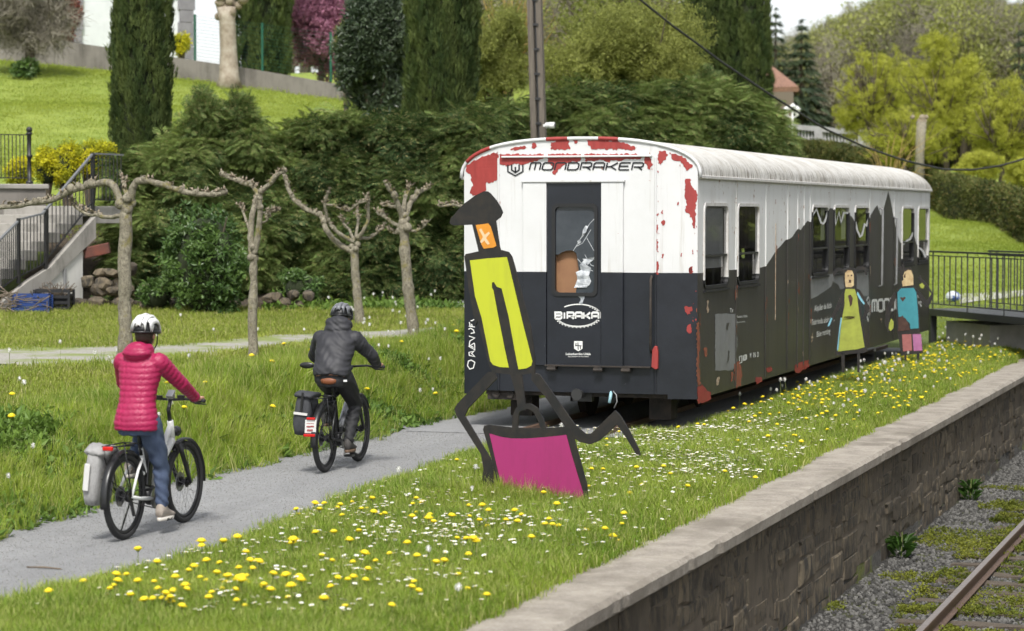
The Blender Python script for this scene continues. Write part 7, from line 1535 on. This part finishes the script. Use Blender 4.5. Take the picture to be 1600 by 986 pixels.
# arching bare shoots at the hedge by the carriage end
ws = empty('bare_shrub', pd(1392, 300, 72)); o = tuple(ws.location); tag(ws, 'bare arching pale twigs of a shrub behind the carriage roof end', 'shrub'); 
for k in range(26):
    a = random.Random(k+5); e = pd(1392 + a.uniform(-70,75), 205 + abs(a.gauss(0,1))*35, 72 + a.uniform(-1,1)); s0 = pd(1395 + a.uniform(-14,14), 300, 72 + a.uniform(-.5,.5)); mb = MB(); mb.tube([s0, (s0+e)/2 + [0,0,.35], e], [.018,.013,.006], 4); mb.build('twig', 'branch_yellow', ws, origin=o)
# spruces behind the terrace
def spruce(label, u, D, vtop, vbase, wpx, n, seed):
    b0 = pd(u, vbase, D); top = pd(u, vtop, D); H = top[2] - b0[2]; root = empty('spruce_tree', b0); tag(root, label, 'tree', 'spruces by the terrace'); g_ = np.random.default_rng(seed); t_ = g_.random(n)**1.2; lay = np.round(t_*16)/16 + g_.normal(0,.008,n); az = g_.uniform(0,6.283,n); R = wpx/2*D/FPX
    r = R*(1-lay)**.9*(.25 + .75*g_.random(n)**.6)*(.75 + .5*vnoise(az*2, lay*40, 1, seed)); P_ = np.stack([b0[0]+r*np.cos(az), b0[1]+r*np.sin(az), b0[2]+lay*H - .25*r], 1); rot = np.stack([g_.normal(0,.25,n), .25+g_.normal(0,.2,n), az+g_.normal(0,.3,n)], 1)
    scatter('crown', P_, rot, (.35+.9*(1-lay))*R*.42*g_.uniform(.7,1.2,n), T_spruce, None, root, b0); mb = MB(); mb.tube([b0 - [0,0,1], top], [.2,.02], 7); mb.build('trunk', 'branch_brown', root, origin=b0)
spruce('dark spruce behind the white lantern post', 1252, 131, 30, 235, 105, 1500, 91); spruce('narrow dark spruce behind the tiled roof', 1212, 134, 12, 200, 80, 1100, 92); spruce('blue green conifer at the picture edge above the yellow trees', 1592, 120, 35, 300, 80, 1000, 93)
# ------------------------------------------------------------------ clipped hedge on the slope at the end of the platform
hp_ = [(1205,222,300,113),(1300,226,318,104),(1400,250,325,97),(1455,272,335,92),(1530,288,362,79),(1600,304,392,69),(1690,325,430,60)]
ch = empty('clipped_hedge', pd(1455, 335, 90)); o = tuple(ch.location); tag(ch, 'long clipped evergreen hedge on the grass slope beyond the carriage', 'hedge'); g_ = np.random.default_rng(77); n = 9000
u = g_.uniform(1205, 1690, n)**1.0; U = [p[0] for p in hp_]; D = np.interp(u, U, [p[3] for p in hp_]); vt = np.interp(u, U, [p[1] for p in hp_]); vb_ = np.interp(u, U, [p[2] for p in hp_]); s_ = g_.random(n); top = g_.random(n) < .22
v = np.where(top, vt + g_.normal(0,1.2,n), vb_ + (vt - vb_)*s_ + 2*g_.normal(size=n)); Dp = np.where(top, D + g_.uniform(0,1.2,n), D + .15*g_.normal(size=n)); P_ = np.array([pd(a, b_, c) for a, b_, c in zip(u, v, Dp)])
P_[:, 2] = np.where(top, np.array([pd(a, b_, c)[2] for a, b_, c in zip(u, vt, D)]) + g_.normal(0,.04,n), P_[:, 2])
scatter('foliage', P_, rnd_rot(n), g_.uniform(.22,.4,n), T_hedge, np.clip(vnoise(u, v, .04, 3) + g_.normal(0,.2,n), 0, 1), ch, o)
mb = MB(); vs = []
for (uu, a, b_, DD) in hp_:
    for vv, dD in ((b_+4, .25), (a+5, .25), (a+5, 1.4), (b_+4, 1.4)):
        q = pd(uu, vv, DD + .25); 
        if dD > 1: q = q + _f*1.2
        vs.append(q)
mb.add(vs, [(i*4+j, (i+1)*4+j, (i+1)*4+(j+1) % 4, i*4+(j+1) % 4) for i in range(len(hp_)-1) for j in range(4)]); mb.build('inner_shade', 'hedge_shade_core', ch, origin=o)
# ------------------------------------------------------------------ far wood on the hill
def proto_tree(tm, n, seed, leafy):
    P_, d, va = clumpy((0,0,.62), (.30,.30,.40), n, 26, .3, seed); mb = MB(); g_ = random.Random(seed)
    for p in P_: 
        v = np.array([g_.gauss(0,1), g_.gauss(0,1), g_.gauss(.4,1)]); leaf(mb, p, v, g_.uniform(.018,.036) if leafy else g_.uniform(.03,.07), g_.uniform(.010,.018) if leafy else .0022, .2)
    mb.tube([(0,0,0),(.01,0,.4),(0,.01,.8)], [.022,.016,.004], 5, mi=1)
    for k in range(12): a = g_.uniform(0,6.28); z = g_.uniform(.3,.6); mb.tube([(0,0,z),(.13*math.cos(a),.13*math.sin(a),z+.14),(.27*math.cos(a),.27*math.sin(a),z+.3)], [.006,.0035,.001], 4, mi=1)
    return template('far_tree', mb, [MATS_L[tm], MATS['branch_brown']])
FT = [proto_tree('forest', 3200, 1, True), proto_tree('forest', 2600, 2, True), proto_tree('grey', 2600, 3, False), proto_tree('grey', 2600, 4, False), proto_tree('bud', 2600, 5, True)]
g_ = np.random.default_rng(9); P_ = []
for k in range(1500):
    uu = g_.uniform(1130, 1720); DD = 140 + 330*g_.random()**1.1; q = pd(uu, 334, DD); q[2] = float(hgt(q[0], q[1])) - .3; P_.append(q)
P_ = np.array(P_); sz = g_.uniform(8, 15, len(P_)); q = proj(P_ + np.stack([sz*0, sz*0, sz], 1))
sky_v = np.interp(q[:, 0], [1130, 1200, 1265, 1300, 1335, 1380, 1500, 1600], [90, 80, 62, 45, 22, 2, -8, 12]) + g_.normal(0, 11, len(P_)); room = (proj(P_)[:, 1] - sky_v) * ((P_ - _C) @ _f) / FPX * g_.uniform(.85, 1.0, len(P_)); sz = np.minimum(sz, room); k = sz > 2.5; P_ = P_[k]; sz = sz[k]; n = len(P_); scatter('far_wood', P_, yaw_rot(n, .04), np.stack([sz*1.05, sz*1.05, sz], 1), FT)['label'] = 'hazy spring wood of bare and budding trees covering the far hillside'
P_ = []
for k in range(110):
    uu = g_.uniform(420, 1130); DD = g_.uniform(95, 165); q = pd(uu, 334, DD); q[2] = float(hgt(q[0], q[1])) - .3; P_.append(q)
P_ = np.array(P_); n = len(P_); sz = g_.uniform(5.5, 9.5, n); scatter('far_wood', P_, yaw_rot(n, .04), np.stack([sz*1.2, sz*1.2, sz], 1), FT)['label'] = 'spring trees behind the garden cypresses and budding shrubs'
P_ = []
for k in range(260):
    q = np.array([g_.uniform(4, 60), g_.uniform(20, 190), 0]); q[2] = float(hgt(q[0], q[1])) - .3; P_.append(q)
P_ = np.array(P_); n = len(P_); sz = g_.uniform(7, 13, n); scatter('far_wood', P_, yaw_rot(n, .04), np.stack([sz*1.2, sz*1.2, sz], 1), FT)['label'] = 'wood on the other side of the railway, mirrored in the carriage windows'
for o_ in bpy.data.objects:
    if o_.name.startswith('far_wood'): o_['category'] = 'wood'

# ------------------------------------------------------------------ grass
def in_view(P, m=60):
    q = proj(P); D = (P - _C) @ _f; return (q[:, 0] > -m) & (q[:, 0] < 1600 + m) & (q[:, 1] < 986 + m*1.5) & (D > 5)
def field(name, x0, x1, y0, y1, n, templ, smin, smax, keep=None, lean=.12, vs=(1.0, .3), label=None, cat='grass', pw=0):
    g_ = np.random.default_rng(len(name)*7 + n); x = g_.uniform(x0, x1, n); y = y0 + (y1-y0)*g_.random(n)**(1 + pw); k = np.ones(n, bool) if keep is None else keep(x, y, g_); x, y = x[k], y[k]; P = np.stack([x, y, hgt(x, y) - .004 + (.034 if 'sleeper' in name else .012 if 'moss' in name or 'track' in name else 0)], 1); k = in_view(P); P = P[k]; n = len(P)
    va = np.clip(.65*vnoise(P[:, 0], P[:, 1], vs[0], 3) + .35*vnoise(P[:, 0], P[:, 1], 5, 4) + g_.normal(0,.15,n), 0, 1); tall = .75 + .6*vnoise(P[:, 0], P[:, 1], 1.4, 8)
    ob = scatter(name, P, yaw_rot(n, lean), g_.uniform(smin, smax, n)*tall, templ, va); 
    if label: ob['label'] = label; ob['category'] = cat
    return ob
GRE = lambda y: np.where(y < 27.3, path_right(y), np.maximum(path_right(y), -7.16))
def keepA(x, y, g_): return (x > GRE(y) + g_.normal(0, .07, len(x)) + .02) & (x < WALLX - .50 - np.abs(g_.normal(0,.05,len(x))) + .09*(vnoise(x*0, y, 1.3, 41) - .3) + .07*(vnoise(x*0, y, 5.0, 42) - .4))
field('grass', -8.9, -4.9, 12.5, 26, 60000, T_grass, .8, 1.35, keepA, label='green grass strip between gravel path and platform coping', pw=.3)
field('grass', -7.4, -4.9, 26, 50, 34000, T_grass, .8, 1.4, keepA, label='grass verge between the carriage and the platform coping')
field('grass', -8.9, -4.9, 12.5, 46, 9000, T_tall, .3, .52, lambda x, y, g_: keepA(x, y, g_) & (vnoise(x, y, 1.3, 12) > .68), label='taller grass tufts in the platform strip')
field('figure_grass', P0[0]-1.3, P0[0]+1.1, P0[1]-1.2, P0[1]+.9, 2600, T_tall, .34, .72, lambda x, y, g_: (np.abs((x-P0[0])*.387 + (y-P0[1]) + .10) < .22*(.4 + 1.2*vnoise(x, y, 4, 3))) & keepA(x, y, g_), .2, label='longer grass left uncut around the foot of the suitcase figure')
def keepB(x, y, g_): return (x < path_left(y) - .02 + g_.normal(0,.08,len(x))) & (x > path_left(y) - 2.3)
field('bank_grass', -19, -9.8, 14, 44, 90000, T_tall, .30, .78, lambda x, y, g_: keepB(x, y, g_) & (vnoise(x, y, .8, 71) > .25 + .25*g_.random(len(x))), .3, label='long grass on the bank along the gravel path')
field('bank_weeds', -19, -9.8, 14, 44, 46000, T_weed, .08, .22, lambda x, y, g_: keepB(x, y, g_) & (vnoise(x, y, .8, 71) < .30 + .30*g_.random(len(x)) + .28*(x > path_left(y) - .8)), .5, label='broad leaved weeds among the bank grass', cat='weeds')
def offpath(x, y): 
    d = np.full(len(x), 9.)
    for p, w_ in zip(SIDE_PATH, SIDE_W): d = np.minimum(d, np.hypot(x-p[0], y-p[1])/w_)
    return d
def keepC(x, y, g_): return (x < path_left(y) - 1.9) & ((y*.9487 - x*.3161) < 43.6) & (offpath(x, y) > .84 + g_.normal(0,.16,len(x)))
field('lawn_grass', -30, -12, 15, 47, 110000, T_lawn, .8, 1.5, keepC, label='mown lawn around the pollarded plane trees')
field('lawn_grass', -30, -12, 15, 47, 3000, T_tall, .3, .6, lambda x, y, g_: keepC(x, y, g_) & (vnoise(x, y, .5, 33) > .62), label='longer grass patches in the lawn')
field('hedge_weeds', -32, -13, 28, 52, 26000, T_weed, .12, .30, lambda x, y, g_: (np.abs((y*.9487 - x*.3161) - (43.6 + 1.1*vnoise(x, y, .6, 2))) < .8) & (proj(np.stack([x, y, x*0+.7], 1))[:, 0] > 415) & (x < path_left(y) - 1.6), .5, label='leafy weeds along the foot of the conifer hedge', cat='weeds')
def keepD(x, y, g_): D = y*.9487 - x*.3161; return (D > 47) & (D < 76)
field('upper_lawn_grass', -48, -20, 35, 72, 42000, T_upper, .8, 1.5, lambda x, y, g_: keepD(x, y, g_) & (proj(np.stack([x, y, x*0+5], 1))[:, 0] < 640), vs=(.4, .2), label='bright mown lawn sloping up to the garden wall')
field('slope_grass', -22, -4, 50, 98, 26000, T_upper, .9, 1.6, lambda x, y, g_: (proj(np.stack([x, y, x*0+1], 1))[:, 0] > 1400), vs=(.4, .2), label='grass slope below the clipped hedge')
# plants at the foot of the platform wall
for (yy, xx, s_, lab) in ((27.6, WALLX+.13, .20, 'leafy weed growing against the platform wall, nearest the camera'), (33.5, WALLX+.12, .18, 'leafy weed against the far part of the platform wall')):
    b0 = np.array([xx, yy, -1.3]); root = empty('wall_weed', b0); tag(root, lab, 'weed'); g_ = np.random.default_rng(int(yy*10)); mb = MB(); rs = random.Random(int(yy))
    for k in range(80): a = rs.uniform(0,6.28); leaf(mb, (.06*math.cos(a), .08*math.sin(a), rs.uniform(0,.22)), (math.cos(a), math.sin(a), rs.uniform(.3,1.6)), rs.uniform(.07,.20), rs.uniform(.025,.05), .5)
    tag(mb.build('leaves', MATS_L['weed'], root), kind='stuff'); mb = MB(); mb.tube([(0,0,0),(.01,0,.3)], [.01,.006], 5); mb.build('stem', 'stem_green', root)
# moss and ground weeds between wall and rail
field('sleeper_moss', -3.9, -1.8, 18, 44, 26000, T_moss, .05, .12, lambda x, y, g_: (np.abs(((y - 12) / .66 + .5) % 1 - .5) < .25) & (vnoise(x, y, 1.7, 61) > .52), .5, label='yellow green moss covering the railway sleepers', cat='moss')
field('moss_tufts', WALLX+.05, -3.5, 18, 44, 9000, T_moss, .05, .12, lambda x, y, g_: vnoise(x, y, .9, 5) > .66, .5, label='creeping weeds on the ballast beside the rail', cat='weeds'); field('track_grass', -3.3, -2.2, 18, 44, 8000, T_moss, .05, .12, lambda x, y, g_: vnoise(x, y, 1.1, 6) > .52, .5, label='creeping weeds between the rails', cat='weeds')
m, t, b = _new('ballast_stone'); oi = t.nodes.new('ShaderNodeAttribute'); oi.attribute_type = 'INSTANCER'; oi.attribute_name = 'var'; t.links.new(_mixc(t, oi.outputs['Fac'], (.03,.029,.027), (.15,.145,.135)), b.inputs['Base Color']); b.inputs['Roughness'].default_value = .9
def rock():
    bm = bmesh.new(); bmesh.ops.create_icosphere(bm, subdivisions=1, radius=1); mb = MB(); mb.add([np.array(v.co)*[rs.uniform(.7,1.2), rs.uniform(.7,1.2), rs.uniform(.5,.9)] for v in bm.verts], [tuple(v.index for v in f.verts) for f in bm.faces]); bm.free(); return mb
T_rock = [template('ballast', rock(), MATS['ballast_stone']) for _ in range(6)]
def stones_field(name, x0, x1, y0, y1, n, smin, smax, label, z=None):
    g_ = np.random.default_rng(n); x, y = g_.uniform(x0, x1, n), g_.uniform(y0, y1, n); P = np.stack([x, y, hgt(x, y) + .004], 1); P = P[in_view(P)]; n = len(P); ob = scatter(name, P, rnd_rot(n), g_.uniform(smin, smax, n), T_rock); ob['label'] = label; ob['category'] = 'gravel'
stones_field('ballast', WALLX+.02, -2.0, 17, 44, 26000, .014, .034, 'grey crushed stone ballast between platform wall and rail')
# crumbs of gravel on the path
m, t, b = _new('grit_stone'); oi = t.nodes.new('ShaderNodeAttribute'); oi.attribute_type = 'INSTANCER'; oi.attribute_name = 'var'; t.links.new(_mixc(t, oi.outputs['Fac'], (.19,.185,.18), (.36,.355,.34)), b.inputs['Base Color']); b.inputs['Roughness'].default_value = .9
T_grit = [template('grit', rock(), MATS['grit_stone']) for _ in range(4)]
g_ = np.random.default_rng(5); n = 26000; y = g_.uniform(13, 30, n); s_ = g_.random(n); x = path_left(y) + (path_right(y) - path_left(y))*s_ + g_.normal(0,.08,n); P = np.stack([x, y, np.full(n, .009)], 1); P = P[in_view(P)]; n = len(P); ob = scatter('path_grit', P, rnd_rot(n), g_.uniform(.002,.0055,n), T_grit); ob['label'] = 'loose grey grit on the gravel path'; ob['category'] = 'gravel'
mb = MB(); q0, q1 = pz(42, 886, .014), pz(96, 889, .014); mb.tube([q0, (q0+q1)/2 + [0,0,.006], q1], [.006,.008,.005], 6); tag(mb.build('fallen_stick', 'dead_twig', smooth=True), 'thin pale stick lying on the gravel path', 'stick')

# ------------------------------------------------------------------ flowers
def dandelion(h, r, seed):
    g_ = random.Random(seed); mb = MB(); tip = np.array([g_.uniform(-.02,.02), g_.uniform(-.02,.02), h]); mb.tube([(0,0,-.01), tip*[.4,.4,.5], tip], .0022, 4, mi=1)
    for ring, (rr_, up, nn) in enumerate(((1.0, .10, 15), (.75, .35, 13), (.45, .6, 9))):
        for k in range(nn): a = 6.283*(k + .5*ring)/nn; d = np.array([math.cos(a), math.sin(a), up]); leaf(mb, tip + [0,0,.002*ring], d, r*rr_*1.08, r*.34, .2)
    mb.ball(tip + [0,0,.004], (r*.72, r*.72, r*.42), 9, 6); mb.ball(tip + [0,0,-.008], (r*.3, r*.3, r*.26), 7, 5, mi=1)
    me = mb.build('dandelion', ['dandelion_yellow', 'stem_green'], fix=False); COL.objects.unlink(me); return me
def puff(h, r, seed):
    g_ = random.Random(seed); mb = MB(); tip = np.array([g_.uniform(-.02,.02), g_.uniform(-.02,.02), h]); mb.tube([(0,0,-.01), tip*[.4,.4,.5], tip], .0025, 4, mi=1); mb.ball(tip, r*.45, 8, 6)
    for k in range(60): v = np.array([g_.gauss(0,1) for _ in range(3)]); v /= np.linalg.norm(v); leaf(mb, tip + v*r*.4, v, r*.62, r*.3, .1)
    me = mb.build('dandelion_clock', ['seed_puff', 'stem_green'], fix=False); COL.objects.unlink(me); return me
DN = [dandelion(h, r, k) for k, (h, r) in enumerate(((.11,.026),(.13,.029),(.10,.024),(.15,.027),(.12,.030),(.09,.026)))]; PF = [puff(h, r, k) for k, (h, r) in enumerate(((.22,.026),(.28,.028),(.18,.024)))]
def daisy():
    mb = MB(); tip = np.array([rs.uniform(-.01,.01), rs.uniform(-.01,.01), .075]); mb.tube([(0,0,0), tip], .0015, 3, mi=2)
    for k in range(9): a = 6.283*k/9; leaf(mb, tip, (math.cos(a), math.sin(a), .25), .0125, .0075, .1)
    mb.ball(tip + [0,0,.001], (.003,.003,.0022), 6, 4, mi=1); return template('daisy', mb, ['petal_white', 'daisy_eye', 'stem_green'])
T_daisy = [daisy() for _ in range(3)]
def sow(n, dens, x0, x1, y0, y1, seed, keep):
    g_ = np.random.default_rng(seed); x = g_.uniform(x0, x1, n*12); y = g_.uniform(y0, y1, n*12); P = np.stack([x, y, hgt(x, y)], 1); k = in_view(P, -4) & keep(x, y, g_); P = P[k]; w_ = dens(proj(P), P); i = np.argsort(-w_*g_.random(len(P))**.6 if False else -(g_.random(len(P)) ** (1/np.maximum(w_, 1e-4))))[:n]; return P[i]
def dens_d(q, P):
    u, v = q[:, 0], q[:, 1]; w_ = .15 + 2.6*np.exp(-(((u-330)/330)**2 + ((v-960)/60)**2)) + 1.0*np.exp(-(((u-620)/260)**2 + ((v-880)/60)**2)) + 3.4*np.exp(-(((u-1250)/260)**2 + ((v-600)/45)**2)) + 2.2*np.exp(-(((u-1500)/160)**2 + ((v-545)/30)**2)); w_ *= .2 + 1.3*1.7*vnoise(P[:, 0], P[:, 1], 1.1, 14)**2; return w_
spots = sow(960, dens_d, -8.6, -5.0, 12.5, 50, 3, lambda x, y, g_: keepA(x, y, g_)); D_ = (spots - _C) @ _f; order = np.argsort(D_); spots = spots[order]; rs = random.Random(6)
def bed(spots, first, protos_, name, label, cat, group, far_label, smin=.85, smax=1.25, zr=.0):
    for k, p in enumerate(spots[:first]):
        pr = protos_[rs.randrange(len(protos_))]; ob = bpy.data.objects.new(name, pr.data); COL.objects.link(ob); ob.location = tuple(p); s_ = rs.uniform(smin, smax)*(1.15 if p[1] < 17.5 else 1.05 if p[1] < 21 else 1.0); ob.scale = (s_,)*3; ob.rotation_euler = (rs.gauss(0,.12), rs.gauss(0,.12), rs.uniform(0,6.28)); tag(ob, label, cat, group)
    rest = spots[first:]
    if len(rest): n = len(rest); ob = scatter(name + 's', rest, yaw_rot(n, .12), rng.uniform(smin*.85, smax*.85, n), protos_); ob['label'] = far_label; ob['category'] = cat
bed(spots, 290, DN, 'dandelion', 'yellow dandelion flower in the grass strip beside the platform coping', 'flower', 'yellow dandelions in the platform grass', 'mass of yellow dandelions in the grass beside the carriage', .85, 1.35)
def dens_p(q, P): u, v = q[:, 0], q[:, 1]; return .015 + 2.6*np.exp(-(((u-1500)/110)**2 + ((v-520)/25)**2)) + .9*np.exp(-(((u-1230)/200)**2 + ((v-590)/40)**2)) + .02*(v > 640)
sp = sow(140, dens_p, -8.6, -5.0, 12.5, 50, 4, lambda x, y, g_: keepA(x, y, g_)); bed(sp, 140, PF, 'dandelion_clock', 'white dandelion seed head in the grass beside the platform coping', 'flower', 'white seed heads in the platform grass', '')
sp = sow(85, lambda q, P: .3 + 1.5*np.exp(-((q[:, 0]-650)/90)**2 - ((q[:, 1]-530)/40)**2), -17, -10.2, 15, 44, 6, lambda x, y, g_: (x < path_left(y) - .25)); bed(sp, 85, PF, 'dandelion_clock', 'white dandelion seed head in the long grass of the bank and lawn', 'flower', 'white seed heads on the bank', '', .9, 1.25)
sp = sow(45, lambda q, P: np.ones(len(P)), -14, -10.2, 15, 40, 8, lambda x, y, g_: (x < path_left(y) - .2)); bed(sp, 45, DN, 'dandelion', 'yellow dandelion flower in the long grass of the bank', 'flower', 'yellow dandelions on the bank', '', 1.2, 1.8)
def dens_w(q, P): u, v = q[:, 0], q[:, 1]; return .06 + 3.0*np.exp(-(((u-1080)/150)**2 + ((v-715)/45)**2)) + .45*np.exp(-(((u-900)/300)**2 + ((v-820)/60)**2)) + .6*np.exp(-(((u-600)/200)**2 + ((v-840)/40)**2)) + .5*np.exp(-(((u-450)/200)**2 + ((v-930)/50)**2))
sp = sow(3000, lambda q, P: dens_w(q, P)*(.2 + 1.5*vnoise(P[:, 0], P[:, 1], 1.6, 9)**2), -8.6, -5.0, 12.5, 34, 5, lambda x, y, g_: keepA(x, y, g_)); n = len(sp); ob = scatter('daisies', sp, yaw_rot(n, .15), rng.uniform(1.2, 1.9, n), T_daisy); ob['label'] = 'drifts of small white daisies in the platform grass'; ob['category'] = 'daisies'
print('MB done')
